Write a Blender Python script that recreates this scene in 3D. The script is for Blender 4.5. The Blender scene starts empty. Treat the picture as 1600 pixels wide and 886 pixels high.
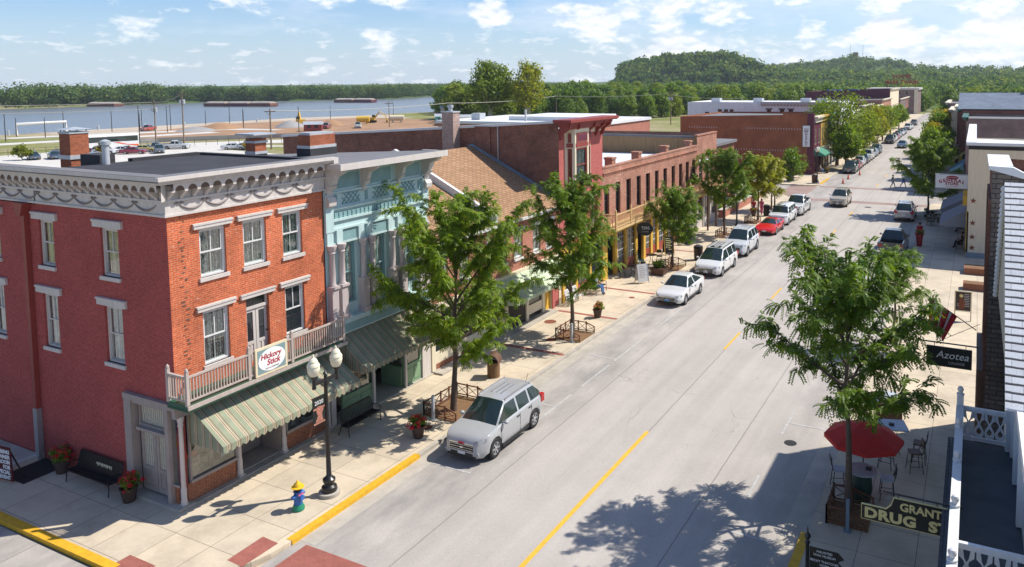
import bpy, bmesh, math, random
import numpy as np
from mathutils import Vector, Matrix
R = math.radians
PI = math.pi
SC = bpy.context.scene
COL = SC.collection

# ------------------------------------------------------------------ camera
cam_d = bpy.data.cameras.new('camera')
cam = bpy.data.objects.new('camera', cam_d)
COL.objects.link(cam)
yaw, pitch, roll = 0.465053, 0.079559, -0.00743
cam_d.sensor_width = 36.0
cam_d.lens = 36.0 * 1196.72 / 1600.0
cam_d.shift_x = (800 - 925.33) / 1600.0
cam_d.shift_y = (222.04 - 443.0) / 1600.0
cam_d.clip_start, cam_d.clip_end = 0.3, 12000
f_ = Vector((-math.sin(yaw) * math.cos(pitch), math.cos(yaw) * math.cos(pitch), -math.sin(pitch)))
r_ = Vector((math.cos(yaw), math.sin(yaw), 0))
u_ = r_.cross(f_)
r2 = math.cos(roll) * r_ + math.sin(roll) * u_
u2 = r2.cross(f_)
m3 = Matrix((r2, u2, -f_)).transposed()
cam.matrix_world = Matrix.Translation((0, 0, 14.0)) @ m3.to_4x4()
SC.camera = cam

# ------------------------------------------------------------------ sky, sun, exposure
SUN_EL, SUN_DIR = R(50.5), Vector((0.745, 0.667, 0)).normalized()
sun_d = bpy.data.lights.new('sun', 'SUN')
sun_d.energy = 5.0
sun_d.angle = R(0.53)
sun_d.color = (1.0, 0.945, 0.86)
sun = bpy.data.objects.new('sun', sun_d)
COL.objects.link(sun)
sv = Vector((SUN_DIR.x * math.cos(SUN_EL), SUN_DIR.y * math.cos(SUN_EL), math.sin(SUN_EL)))
sun.rotation_euler = sv.to_track_quat('Z', 'Y').to_euler()
sun.location = (30, 30, 60)


def nd(nt, typ, props=None, **inp):
    n = nt.nodes.new('ShaderNode' + typ)
    for k, v in (props or {}).items():
        setattr(n, k, v)
    for k, v in inp.items():
        key = int(k[1:]) if k[0] == '_' else k.replace('__', ' ')
        s = n.inputs[key]
        if isinstance(v, bpy.types.NodeSocket):
            nt.links.new(v, s)
        elif isinstance(v, bpy.types.Node):
            nt.links.new(v.outputs[0], s)
        else:
            if s.type == 'RGBA' and len(v) == 3:
                v = (*v, 1)
            s.default_value = v
    return n


def ramp(nt, fac, *stops):
    n = nt.nodes.new('ShaderNodeValToRGB')
    nt.links.new(fac if isinstance(fac, bpy.types.NodeSocket) else fac.outputs[0], n.inputs[0])
    e = n.color_ramp.elements
    while len(e) < len(stops):
        e.new(0.5)
    for i, (p, c) in enumerate(stops):
        e[i].position = p
        if isinstance(c, (int, float)):
            c = (c, c, c)
        e[i].color = (*c, 1)
    return n


def mix(nt, fac, a, b, mode='MIX'):
    n = nt.nodes.new('ShaderNodeMix')
    n.data_type = 'RGBA'
    n.blend_type = mode
    for s, v in ((n.inputs[0], fac), (n.inputs[6], a), (n.inputs[7], b)):
        if isinstance(v, bpy.types.NodeSocket):
            nt.links.new(v, s)
        elif isinstance(v, bpy.types.Node):
            nt.links.new(v.outputs[0], s)
        elif s.type == 'RGBA':
            s.default_value = (*v, 1) if len(v) == 3 else v
        else:
            s.default_value = v
    return n.outputs[2]


def math_(nt, op, a, b=0.0, c=0.0):
    n = nt.nodes.new('ShaderNodeMath')
    n.operation = op
    for i, v in enumerate((a, b, c)):
        if isinstance(v, bpy.types.NodeSocket):
            nt.links.new(v, n.inputs[i])
        elif isinstance(v, bpy.types.Node):
            nt.links.new(v.outputs[0], n.inputs[i])
        else:
            n.inputs[i].default_value = v
    return n.outputs[0]


W = bpy.data.worlds.new('World')
SC.world = W
W.use_nodes = True
wt = W.node_tree
wt.nodes.clear()
sky = nd(wt, 'TexSky', dict(sky_type='NISHITA', sun_disc=False, sun_elevation=SUN_EL,
                            sun_rotation=math.atan2(SUN_DIR.x, SUN_DIR.y), air_density=1.0, dust_density=0.6, ozone_density=1.6))
tc = nd(wt, 'TexCoord')
sep = nd(wt, 'SeparateXYZ', _0=tc.outputs['Generated'])
dz = sep.outputs[2]
def cloudvec(kz, s, off):
    v = nd(wt, 'CombineXYZ', _0=sep.outputs[0], _1=sep.outputs[1], _2=math_(wt, 'MULTIPLY', dz, kz))
    return nd(wt, 'Mapping', None, Vector=v, Scale=(s, s, s), Location=off).outputs[0]
right = math_(wt, 'MULTIPLY', math_(wt, 'ADD', math_(wt, 'MULTIPLY', sep.outputs[0], 0.894), math_(wt, 'MULTIPLY', sep.outputs[1], 0.449)), 1.0)   # to the right of the view
n1 = nd(wt, 'TexNoise', None, Vector=cloudvec(2.2, 15.0, (3.1, 0.4, 0.0)), Scale=1.0, Detail=10.0, Roughness=0.55)
n1b = nd(wt, 'TexNoise', None, Vector=cloudvec(2.2, 15.0, (3.1, 0.4, -0.16)), Scale=1.0, Detail=10.0, Roughness=0.55)
n2 = nd(wt, 'TexNoise', None, Vector=cloudvec(3.6, 34.0, (1.7, 5.2, 0.0)), Scale=1.0, Detail=8.0, Roughness=0.55)
big = nd(wt, 'TexNoise', None, Vector=cloudvec(3.0, 4.0, (0.0, 2.2, 0.0)), Scale=1.0, Detail=3.0)
bias = math_(wt, 'ADD', math_(wt, 'MULTIPLY', math_(wt, 'SUBTRACT', big.outputs[0], 0.5), 0.45), math_(wt, 'MULTIPLY', right, 0.10))
m1 = ramp(wt, math_(wt, 'ADD', n1.outputs[0], bias), (0.53, 0.0), (0.62, 0.8), (0.72, 1.0))
lowband = ramp(wt, dz, (0.0, 1.0), (0.045, 0.8), (0.075, 0.0))
m2 = math_(wt, 'MULTIPLY', ramp(wt, math_(wt, 'ADD', n2.outputs[0], math_(wt, 'MULTIPLY', right, 0.05)), (0.56, 0.0), (0.64, 0.7)).outputs[0], lowband.outputs[0])
veil_n = nd(wt, 'TexNoise', None, Vector=cloudvec(5.0, 5.0, (7.0, 1.0, 0.0)), Scale=1.0, Detail=7.0, Roughness=0.6)
veil = ramp(wt, math_(wt, 'ADD', veil_n.outputs[0], math_(wt, 'MULTIPLY', right, 0.28)), (0.36, 0.0), (0.68, 0.85))
low = ramp(wt, dz, (0.0, 0.62), (0.04, 0.34), (0.09, 0.08), (0.2, 0.0))
upper = ramp(wt, dz, (0.12, 1.0), (0.30, 0.12))
veil2 = math_(wt, 'MULTIPLY', math_(wt, 'MAXIMUM', veil.outputs[0], low.outputs[0]), upper.outputs[0])
lit = math_(wt, 'SUBTRACT', n1.outputs[0], n1b.outputs[0])          # brighter towards the tops, greyer below
ccol = ramp(wt, math_(wt, 'ADD', math_(wt, 'MULTIPLY', lit, 1.6), 0.5), (0.30, (6.9, 7.4, 8.4)), (0.52, (9.6, 9.8, 10.1)), (0.7, (11.2, 11.1, 10.9)))
skyb = mix(wt, 1.0, sky.outputs[0], (0.83, 1.04, 1.36), 'MULTIPLY')
c1 = mix(wt, veil2, skyb, (7.0, 8.0, 9.3))
c1 = mix(wt, m2, c1, (9.0, 9.3, 9.7))
c2 = mix(wt, math_(wt, 'MULTIPLY', m1.outputs[0], upper.outputs[0]), c1, ccol.outputs[0])
bg = nd(wt, 'Background', None, Color=c2, Strength=0.092)
wo = wt.nodes.new('ShaderNodeOutputWorld')
wt.links.new(bg.outputs[0], wo.inputs[0])

vs = SC.view_settings
vs.view_transform = 'Standard'
vs.look = 'None'
vs.exposure = 0.33
vs.gamma = 1.0
vs.use_curve_mapping = False
SC.cycles.max_bounces = 8
SC.cycles.transparent_max_bounces = 12
SC.cycles.use_denoising = True

# ------------------------------------------------------------------ helpers
MATS = {}


def newmat(name):
    m = bpy.data.materials.new(name)
    m.use_nodes = True
    nt = m.node_tree
    nt.nodes.clear()
    out = nt.nodes.new('ShaderNodeOutputMaterial')
    bs = nt.nodes.new('ShaderNodeBsdfPrincipled')
    nt.links.new(bs.outputs[0], out.inputs[0])
    MATS[name] = m
    return m, nt, bs


def setin(nt, bs, **kw):
    for k, v in kw.items():
        s = bs.inputs[k.replace('__', ' ')]
        if isinstance(v, bpy.types.NodeSocket):
            nt.links.new(v, s)
        else:
            s.default_value = (*v, 1) if s.type == 'RGBA' and len(v) == 3 else v


def wallvec(nt):
    """2-D coordinates that lie in the face: horizontal run and height on walls, x and y on flat faces (world metres)"""
    g = nd(nt, 'NewGeometry')
    p = nd(nt, 'SeparateXYZ', _0=g.outputs['Position'])
    n = nd(nt, 'SeparateXYZ', _0=g.outputs['True Normal'])
    ax = math_(nt, 'GREATER_THAN', math_(nt, 'ABSOLUTE', n.outputs[0]), 0.6)
    az = math_(nt, 'GREATER_THAN', math_(nt, 'ABSOLUTE', n.outputs[2]), 0.6)
    a = nd(nt, 'CombineXYZ', _0=p.outputs[0], _1=p.outputs[2])
    b = nd(nt, 'CombineXYZ', _0=p.outputs[1], _1=p.outputs[2])
    c = nd(nt, 'CombineXYZ', _0=p.outputs[0], _1=p.outputs[1])
    return mix(nt, az, mix(nt, ax, a.outputs[0], b.outputs[0]), c.outputs[0]), g.outputs['Position']


def plain(name, col, rough=0.6, metal=0.0, var=0.18, vs=2.5, bump=0.12, bs=30.0, spec=0.4, streak=False, coat=0.0, obcol=False):
    m, nt, b = newmat(name)
    g = nd(nt, 'NewGeometry')
    vec = g.outputs['Position']
    if streak:
        vec = nd(nt, 'Mapping', None, Vector=vec, Scale=(3.0, 3.0, 0.35)).outputs[0]
    n = nd(nt, 'TexNoise', None, Vector=vec, Scale=vs, Detail=6.0, Roughness=0.65)
    v = ramp(nt, n, (0.25, 1 - var), (0.75, 1 + var * 0.6))
    base = col
    if obcol:
        base = nd(nt, 'ObjectInfo').outputs['Color']
    c = mix(nt, 1.0, base, v.outputs[0], 'MULTIPLY')
    setin(nt, b, Base__Color=c, Roughness=rough, Metallic=metal, Specular__IOR__Level=spec, Coat__Weight=coat)
    if coat:
        setin(nt, b, Coat__Roughness=0.04)
    if bump:
        n2 = nd(nt, 'TexNoise', None, Vector=g.outputs['Position'], Scale=bs, Detail=4.0)
        bp = nd(nt, 'Bump', None, Strength=bump, Distance=0.02, Height=n2.outputs[0])
        nt.links.new(bp.outputs[0], b.inputs['Normal'])
    return m


def brick(name, c1, c2, mortar, bw=0.215, bh=0.072, ms=0.008, spots=0.0, spotcol=(0.6, 0.5, 0.45), rough=0.85, dark=0.0, contrast=0.35, msmooth=0.1):
    m, nt, b = newmat(name)
    vec, pos = wallvec(nt)
    br = nd(nt, 'TexBrick', dict(offset=0.5, squash=1.0), Vector=vec, Color1=c1, Color2=c2, Mortar=mortar, Scale=1.0,
            Mortar__Size=ms, Mortar__Smooth=msmooth, Bias=0.0, Brick__Width=bw, Row__Height=bh)
    n = nd(nt, 'TexNoise', None, Vector=pos, Scale=0.7, Detail=8.0, Roughness=0.7)
    v = ramp(nt, n, (0.3, 1 - contrast), (0.7, 1 + contrast * 0.5))
    c = mix(nt, 1.0, br.outputs['Color'], v.outputs[0], 'MULTIPLY')
    n3 = nd(nt, 'TexNoise', None, Vector=vec, Scale=9.0, Detail=3.0)
    c = mix(nt, 1.0, c, ramp(nt, n3, (0.3, 0.8), (0.7, 1.15)).outputs[0], 'MULTIPLY')
    if spots:
        mp = nd(nt, 'Mapping', None, Vector=vec, Scale=(1.0, 2.6, 1.0))
        s = nd(nt, 'TexNoise', None, Vector=mp.outputs[0], Scale=3.4, Detail=9.0, Roughness=0.72)
        s2 = nd(nt, 'TexNoise', None, Vector=pos, Scale=0.55, Detail=2.0)
        f = ramp(nt, math_(nt, 'ADD', s.outputs[0], math_(nt, 'MULTIPLY', math_(nt, 'SUBTRACT', s2.outputs[0], 0.5), 0.25)), (0.66 - spots, 0.0), (0.72 - spots, 0.85))
        c = mix(nt, f.outputs[0], c, spotcol)
    setin(nt, b, Base__Color=c, Roughness=rough, Specular__IOR__Level=0.25)
    bp = nd(nt, 'Bump', dict(invert=True), Strength=0.35, Distance=0.012, Height=br.outputs['Fac'])
    nt.links.new(bp.outputs[0], b.inputs['Normal'])
    return m


def tiles(name, c1, c2, gap, w, h, ms=0.006, rough=0.9, stain=0.3, off=0.5, bump=0.5, streak=0.0, slope=True, vec=None, hl=0.0):
    """shingles, slabs, boards: a brick pattern laid in the face"""
    m, nt, b = newmat(name)
    g = nd(nt, 'NewGeometry')
    pos = g.outputs['Position']
    if slope == 'y':      # rows along x, courses up the slope in y
        p = nd(nt, 'SeparateXYZ', _0=pos)
        v = nd(nt, 'CombineXYZ', _0=p.outputs[0], _1=p.outputs[1]).outputs[0]
    elif slope == 'x':    # rows along y, courses up the slope in x
        p = nd(nt, 'SeparateXYZ', _0=pos)
        v = nd(nt, 'CombineXYZ', _0=p.outputs[1], _1=p.outputs[0]).outputs[0]
    else:
        v, _ = wallvec(nt)
    br = nd(nt, 'TexBrick', dict(offset=off), Vector=v, Color1=c1, Color2=c2, Mortar=gap, Scale=1.0, Mortar__Size=ms, Mortar__Smooth=0.2, Brick__Width=w, Row__Height=h)
    n = nd(nt, 'TexNoise', None, Vector=pos, Scale=0.45, Detail=9.0, Roughness=0.7)
    c = mix(nt, 1.0, br.outputs['Color'], ramp(nt, n, (0.3, 1 - stain), (0.72, 1 + stain * 0.35)).outputs[0], 'MULTIPLY')
    if hl:
        wv = nd(nt, 'TexNoise', None, Vector=pos, Scale=5.0, Detail=3.0)
        cy_ = math_(nt, 'ADD', nd(nt, 'SeparateXYZ', _0=v).outputs[1], math_(nt, 'MULTIPLY', math_(nt, 'SUBTRACT', wv.outputs[0], 0.5), 0.025))
        ln = ramp(nt, math_(nt, 'FRACT', math_(nt, 'DIVIDE', cy_, h)), (0.0, 1.0), (hl, 0.9), (hl + 0.06, 0.0))
        c = mix(nt, ln.outputs[0], c, (0.04, 0.04, 0.045))  # shadow line along each course, put into the colour
    n2 = nd(nt, 'TexNoise', None, Vector=pos, Scale=24.0, Detail=3.0)
    c = mix(nt, 1.0, c, ramp(nt, n2, (0.3, 0.9), (0.7, 1.08)).outputs[0], 'MULTIPLY')
    setin(nt, b, Base__Color=c, Roughness=rough, Specular__IOR__Level=0.25)
    bp = nd(nt, 'Bump', dict(invert=True), Strength=bump, Distance=0.02, Height=br.outputs['Fac'])
    nt.links.new(bp.outputs[0], b.inputs['Normal'])
    return m


# ------------------------------------------------------------------ mesh builder
class MB:
    def __init__(s):
        s.v, s.f, s.m = [], [], []

    def add(s, verts, faces, mi=0):
        o = len(s.v)
        s.v += [tuple(p) for p in verts]
        for f in faces:
            s.f.append([i + o for i in f])
            s.m.append(mi)
        return s

    def box(s, x0, x1, y0, y1, z0, z1, mi=0):
        if x1 < x0: x0, x1 = x1, x0
        if y1 < y0: y0, y1 = y1, y0
        if z1 < z0: z0, z1 = z1, z0
        v = [(x0, y0, z0), (x1, y0, z0), (x1, y1, z0), (x0, y1, z0), (x0, y0, z1), (x1, y0, z1), (x1, y1, z1), (x0, y1, z1)]
        return s.add(v, [(3, 2, 1, 0), (4, 5, 6, 7), (0, 1, 5, 4), (1, 2, 6, 5), (2, 3, 7, 6), (3, 0, 4, 7)], mi)

    def bar(s, a, b, w, h=None, mi=0, up=(0, 0, 1)):
        """box of section w x h from a to b"""
        a, b = Vector(a), Vector(b)
        h = h or w
        d = (b - a).normalized()
        u = Vector(up)
        if abs(d.dot(u)) > 0.97: u = Vector((1, 0, 0))
        sd = d.cross(u).normalized() * w / 2
        uu = sd.cross(d).normalized() * h / 2
        v = [a - sd - uu, a + sd - uu, a + sd + uu, a - sd + uu, b - sd - uu, b + sd - uu, b + sd + uu, b - sd + uu]
        return s.add(v, [(3, 2, 1, 0), (4, 5, 6, 7), (0, 1, 5, 4), (1, 2, 6, 5), (2, 3, 7, 6), (3, 0, 4, 7)], mi)

    def tube(s, pts, r, n=8, mi=0, cap=True):
        pts = [Vector(p) for p in pts]
        rs = r if isinstance(r, (list, tuple)) else [r] * len(pts)
        o = len(s.v)
        prev = None
        for i, p in enumerate(pts):
            d = (pts[min(i + 1, len(pts) - 1)] - pts[max(i - 1, 0)])
            if d.length < 1e-9: d = Vector((0, 0, 1))
            d.normalize()
            if prev is None:
                a = Vector((0, 0, 1)) if abs(d.z) < 0.9 else Vector((1, 0, 0))
                e1 = d.cross(a).normalized()
            else:
                e1 = (prev - d * prev.dot(d))
                e1 = e1.normalized() if e1.length > 1e-6 else d.orthogonal().normalized()
            prev = e1
            e2 = d.cross(e1)
            for k in range(n):
                t = 2 * PI * k / n
                s.v.append(tuple(p + (e1 * math.cos(t) + e2 * math.sin(t)) * rs[i]))
        for i in range(len(pts) - 1):
            for k in range(n):
                a, b = o + i * n + k, o + i * n + (k + 1) % n
                s.f.append([a, b, b + n, a + n]); s.m.append(mi)
        if cap:
            s.f.append([o + k for k in range(n)][::-1]); s.m.append(mi)
            e = o + (len(pts) - 1) * n
            s.f.append([e + k for k in range(n)]); s.m.append(mi)
        return s

    def lathe(s, prof, c=(0, 0, 0), n=16, mi=0):
        """profile [(r, z), ...] turned about the vertical through c"""
        return s.tube([(c[0], c[1], c[2] + z) for r, z in prof], [max(r, 1e-4) for r, z in prof], n, mi) if False else s._lathe(prof, c, n, mi)

    def _lathe(s, prof, c, n, mi):
        o = len(s.v)
        for r, z in prof:
            for k in range(n):
                t = 2 * PI * k / n
                s.v.append((c[0] + r * math.cos(t), c[1] + r * math.sin(t), c[2] + z))
        for i in range(len(prof) - 1):
            for k in range(n):
                a, b = o + i * n + k, o + i * n + (k + 1) % n
                s.f.append([a, b, b + n, a + n]); s.m.append(mi)
        s.f.append([o + k for k in range(n)][::-1]); s.m.append(mi)
        e = o + (len(prof) - 1) * n
        s.f.append([e + k for k in range(n)]); s.m.append(mi)
        return s

    def prism(s, poly, axis, a, b, mi=0):
        """closed 2-D polygon extruded along axis 'x' (poly = y,z), 'y' (x,z) or 'z' (x,y) from a to b"""
        def P(p, t):
            return {'x': (t, p[0], p[1]), 'y': (p[0], t, p[1]), 'z': (p[0], p[1], t)}[axis]
        n = len(poly)
        v = [P(p, a) for p in poly] + [P(p, b) for p in poly]
        f = [tuple(range(n))[::-1], tuple(range(n, 2 * n))] + [(i, (i + 1) % n, (i + 1) % n + n, i + n) for i in range(n)]
        return s.add(v, f, mi)

    def sphere(s, c, r, n=12, m=8, mi=0, sz=1.0):
        prof = [(max(1e-4, r * math.sin(PI * i / m)), -r * sz * math.cos(PI * i / m)) for i in range(m + 1)]
        return s._lathe(prof, c, n, mi)

    def quad(s, a, b, c, d, mi=0):
        return s.add([a, b, c, d], [(0, 1, 2, 3)], mi)

    def mesh(s, name, mats, smooth=None):
        me = bpy.data.meshes.new(name)
        me.from_pydata(s.v, [], s.f)
        for m in (mats if isinstance(mats, (list, tuple)) else [mats]):
            me.materials.append(M(m))
        if len(me.materials) > 1:
            me.polygons.foreach_set('material_index', s.m)
        bm = bmesh.new(); bm.from_mesh(me)
        bmesh.ops.recalc_face_normals(bm, faces=bm.faces)
        bm.to_mesh(me); bm.free()
        if smooth:
            me.shade_smooth()
            me.set_sharp_from_angle(angle=R(smooth))
        me.update()
        return me

    def obj(s, name, mats, parent=None, loc=None, rz=0.0, smooth=None):
        o = bpy.data.objects.new(name, s.mesh(name, mats, smooth))
        COL.objects.link(o)
        if parent: o.parent = parent
        if loc: o.location = loc
        if rz: o.rotation_euler = (0, 0, rz)
        return o


def M(m):
    return MATS[m] if isinstance(m, str) else m


def tag(o, label=None, cat=None, group=None, kind=None):
    if label: o['label'] = label
    if cat: o['category'] = cat
    if group: o['group'] = group
    if kind: o['kind'] = kind
    return o


def thing(name, label, cat, loc=(0, 0, 0), rz=0.0, group=None):
    o = bpy.data.objects.new(name, None)
    COL.objects.link(o)
    o.location = loc
    o.rotation_euler = (0, 0, rz)
    o.empty_display_size = 0.3
    return tag(o, label, cat, group)


def cpy(o, parent=None, loc=None, rz=None):
    c = o.copy()
    COL.objects.link(c)
    if parent: c.parent = parent
    if loc is not None: c.location = loc
    if rz is not None: c.rotation_euler = (0, 0, rz)
    return c


CH = {}


def kids(o):
    return [c for c in bpy.data.objects if c.parent == o]


def dup(root, loc, rz=None, label=None, group=None, scale=None, color=None):
    if root.name not in CH:
        CH[root.name] = [(c, kids(c)) for c in kids(root)]
    r = cpy(root, None, loc, rz)
    if label: r['label'] = label
    if group: r['group'] = group
    if scale: r.scale = scale if not isinstance(scale, (int, float)) else (scale,) * 3
    if color: r.color = (*color, 1)
    for ch, gs in CH[root.name]:
        c = cpy(ch, r)
        if color: c.color = (*color, 1)
        for g in gs:
            d = cpy(g, c)
            if color: d.color = (*color, 1)
    return r


def struct(o):
    return tag(o, kind='structure')


def text_mesh(txt, size, depth=0.012, bold=0.0, align='CENTER', spacing=1.0, shear=0.0, line=1.0):
    c = bpy.data.curves.new('lettering', 'FONT')
    c.body = txt
    c.size = size
    c.extrude = depth / 2
    c.offset = bold
    c.align_x = align
    c.align_y = 'CENTER'
    c.space_character = spacing
    c.space_line = line
    c.shear = shear
    c.resolution_u = 3
    o = bpy.data.objects.new('lettering', c)
    COL.objects.link(o)
    dg = bpy.context.evaluated_depsgraph_get()
    me = bpy.data.meshes.new_from_object(o.evaluated_get(dg))
    bpy.data.objects.remove(o)
    bpy.data.curves.remove(c)
    return me


def text(txt, size, loc, parent, mat, face=0.0, depth=0.012, name='lettering', sx=1.0, **kw):
    """lettering that stands upright and faces -y turned by face about z; loc in the parent's space"""
    me = text_mesh(txt, size, depth, **kw)
    me.materials.clear()
    me.materials.append(M(mat))
    o = bpy.data.objects.new(name, me)
    COL.objects.link(o)
    o.parent = parent
    o.location = loc
    o.rotation_euler = (PI / 2, 0, face)
    o.scale = (sx, 1, 1)
    return o
# ------------------------------------------------------------------ materials
brick('brick_orange', (0.62, 0.135, 0.045), (0.50, 0.10, 0.035), (0.56, 0.27, 0.17), ms=0.010, spots=0.045, spotcol=(0.66, 0.42, 0.31), contrast=0.34)
brick('brick_rose', (0.40, 0.072, 0.064), (0.34, 0.060, 0.054), (0.36, 0.115, 0.10), ms=0.010, spots=-0.07, spotcol=(0.45, 0.25, 0.22), contrast=0.18)
brick('brick_brown', (0.27, 0.085, 0.05), (0.16, 0.055, 0.038), (0.33, 0.22, 0.17), ms=0.011, contrast=0.45, spots=-0.06, spotcol=(0.3, 0.2, 0.16))
brick('brick_salmon', (0.43, 0.125, 0.065), (0.29, 0.085, 0.05), (0.50, 0.36, 0.27), ms=0.012, spots=0.085, spotcol=(0.58, 0.45, 0.36), contrast=0.35)
brick('brick_pink', (0.45, 0.17, 0.12), (0.40, 0.145, 0.10), (0.48, 0.28, 0.2), ms=0.008, spots=-0.02, contrast=0.2)
brick('brick_redpaint', (0.46, 0.13, 0.11), (0.42, 0.11, 0.095), (0.44, 0.14, 0.12), ms=0.006, contrast=0.15)
brick('brick_depot', (0.36, 0.105, 0.04), (0.29, 0.08, 0.036), (0.36, 0.19, 0.11), ms=0.01, contrast=0.35)
brick('brick_far', (0.26, 0.07, 0.045), (0.2, 0.055, 0.04), (0.3, 0.18, 0.13), ms=0.012, contrast=0.3)
brick('brick_mauve', (0.25, 0.17, 0.155), (0.20, 0.14, 0.13), (0.27, 0.2, 0.18), ms=0.012, contrast=0.35)
brick('brick_base', (0.36, 0.10, 0.04), (0.27, 0.07, 0.03), (0.30, 0.2, 0.13), ms=0.012, contrast=0.2)
brick('brick_chimney', (0.42, 0.13, 0.06), (0.34, 0.1, 0.045), (0.26, 0.12, 0.08), bw=0.3, bh=0.09, ms=0.012, contrast=0.3)
brick('brick_oldstack', (0.36, 0.24, 0.2), (0.3, 0.16, 0.12), (0.5, 0.43, 0.38), ms=0.012, spots=0.1, spotcol=(0.5, 0.44, 0.41))
brick('stone_dark', (0.20, 0.165, 0.135), (0.13, 0.11, 0.10), (0.05, 0.045, 0.045), bw=0.46, bh=0.17, ms=0.016, contrast=0.4)
brick('brick_dim', (0.20, 0.075, 0.045), (0.15, 0.06, 0.04), (0.2, 0.13, 0.1), contrast=0.4, spots=0.0, spotcol=(0.3, 0.13, 0.08))
tiles('paver_worn', (0.37, 0.25, 0.21), (0.34, 0.235, 0.20), (0.33, 0.25, 0.22), 0.2, 0.1, ms=0.006, stain=0.3)
tiles('paver_red', (0.36, 0.12, 0.09), (0.31, 0.10, 0.075), (0.30, 0.16, 0.13), 0.2, 0.1, ms=0.006, stain=0.25)
tiles('shingle_tan', (0.41, 0.245, 0.14), (0.32, 0.19, 0.105), (0.20, 0.11, 0.06), 0.42, 0.15, ms=0.016, slope='x', stain=0.16, bump=0.9)
tiles('shingle_white', (0.80, 0.80, 0.79), (0.70, 0.70, 0.70), (0.45, 0.45, 0.46), 0.46, 0.168, ms=0.006, hl=0.22, slope='y', stain=0.2, bump=0.9)
tiles('shingle_grey', (0.20, 0.24, 0.30), (0.15, 0.19, 0.25), (0.08, 0.09, 0.11), 0.5, 0.2, ms=0.012, slope='y', stain=0.3)
tiles('shingle_dark', (0.10, 0.10, 0.11), (0.08, 0.08, 0.09), (0.04, 0.04, 0.04), 0.5, 0.2, ms=0.012, slope='y', stain=0.2)
tiles('clapboard_white', (0.72, 0.74, 0.76), (0.72, 0.74, 0.76), (0.30, 0.32, 0.35), 6.0, 0.14, ms=0.008, stain=0.1)
tiles('clapboard_cream', (0.66, 0.60, 0.46), (0.66, 0.60, 0.46), (0.35, 0.31, 0.24), 0.16, 9.0, ms=0.006, stain=0.15, off=0.0)
tiles('mortar_white', (0.86, 0.86, 0.84), (0.83, 0.83, 0.82), (0.76, 0.76, 0.76), 0.4, 0.2, stain=0.15)
tiles('slab_paving', (0.43, 0.375, 0.295), (0.40, 0.35, 0.28), (0.17, 0.145, 0.115), 2.35, 1.62, ms=0.014, stain=0.26, off=0.0, bump=0.35)

plain('stucco_beige', (0.68, 0.585, 0.42), 0.9, var=0.12, streak=True)
plain('stucco_tan', (0.30, 0.20, 0.10), 0.9, var=0.3, streak=True)
plain('paint_greige', (0.57, 0.52, 0.48), 0.55, var=0.16, streak=True)
plain('paint_greige_dark', (0.33, 0.28, 0.255), 0.6, var=0.15)
plain('paint_rail', (0.44, 0.375, 0.33), 0.6, var=0.2, streak=True)
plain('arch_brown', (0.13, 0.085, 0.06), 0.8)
plain('paint_swag', (0.23, 0.195, 0.185), 0.7, var=0.15)
plain('paint_white', (0.74, 0.74, 0.72), 0.55, var=0.12, streak=True)
plain('paint_white_worn', (0.66, 0.66, 0.64), 0.6, var=0.22, vs=6, streak=True)
plain('paint_aqua', (0.48, 0.62, 0.615), 0.6, var=0.18, streak=True)
plain('paint_aqua_dark', (0.22, 0.36, 0.37), 0.6, var=0.15)
plain('paint_mauve', (0.50, 0.43, 0.42), 0.6, var=0.2, streak=True)
plain('paint_sage', (0.19, 0.31, 0.185), 0.5, var=0.12)
plain('paint_green_dark', (0.03, 0.10, 0.06), 0.45, var=0.2)
plain('paint_cream', (0.68, 0.60, 0.44), 0.55, var=0.12, streak=True)
plain('paint_balcony', (0.60, 0.42, 0.20), 0.55, var=0.15, streak=True)
plain('paint_yellow_shop', (0.66, 0.40, 0.06), 0.5, var=0.12, streak=True)
plain('paint_crimson', (0.27, 0.05, 0.04), 0.5, var=0.15)
plain('paint_maroon', (0.12, 0.025, 0.045), 0.55, var=0.2)
plain('paint_blue', (0.07, 0.16, 0.25), 0.5, var=0.15)
plain('paint_gold', (0.55, 0.36, 0.08), 0.5, var=0.15)
plain('paint_grey_blue', (0.19, 0.24, 0.28), 0.7, var=0.15)
plain('wood_brown', (0.12, 0.06, 0.035), 0.6, var=0.3, vs=6)
plain('wood_rust', (0.17, 0.065, 0.03), 0.7, var=0.35, vs=9)
plain('wood_dark', (0.045, 0.03, 0.025), 0.5, var=0.3, vs=6)
plain('wood_pole', (0.22, 0.16, 0.11), 0.85, var=0.3, vs=4)
plain('bark', (0.14, 0.10, 0.07), 0.9, var=0.4, vs=12, bump=0.6, bs=40)
plain('bark_pale', (0.42, 0.38, 0.31), 0.9, var=0.45, vs=3, bump=0.3)
plain('black_metal', (0.014, 0.014, 0.015), 0.32, var=0.2, bump=0.05, spec=0.5)
plain('black_matt', (0.02, 0.02, 0.021), 0.6, var=0.3)
plain('grey_metal', (0.42, 0.43, 0.44), 0.4, 0.6, var=0.15, bump=0.05)
plain('galv', (0.50, 0.52, 0.54), 0.45, 0.3, var=0.2, bump=0.05)
plain('rust_metal', (0.22, 0.07, 0.035), 0.8, var=0.4, vs=3)
plain('chrome', (0.75, 0.76, 0.77), 0.14, 0.95, var=0.05, bump=0)
plain('roof_black', (0.042, 0.042, 0.046), 0.85, var=0.35, vs=0.9, bump=0.2)
plain('roof_grey', (0.17, 0.17, 0.175), 0.85, var=0.2, vs=0.8)
plain('roof_white', (0.68, 0.69, 0.69), 0.6, var=0.14, vs=0.5)
plain('deck_grey', (0.075, 0.09, 0.10), 0.8, var=0.3, vs=1.6, bump=0.25, bs=60)
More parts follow.
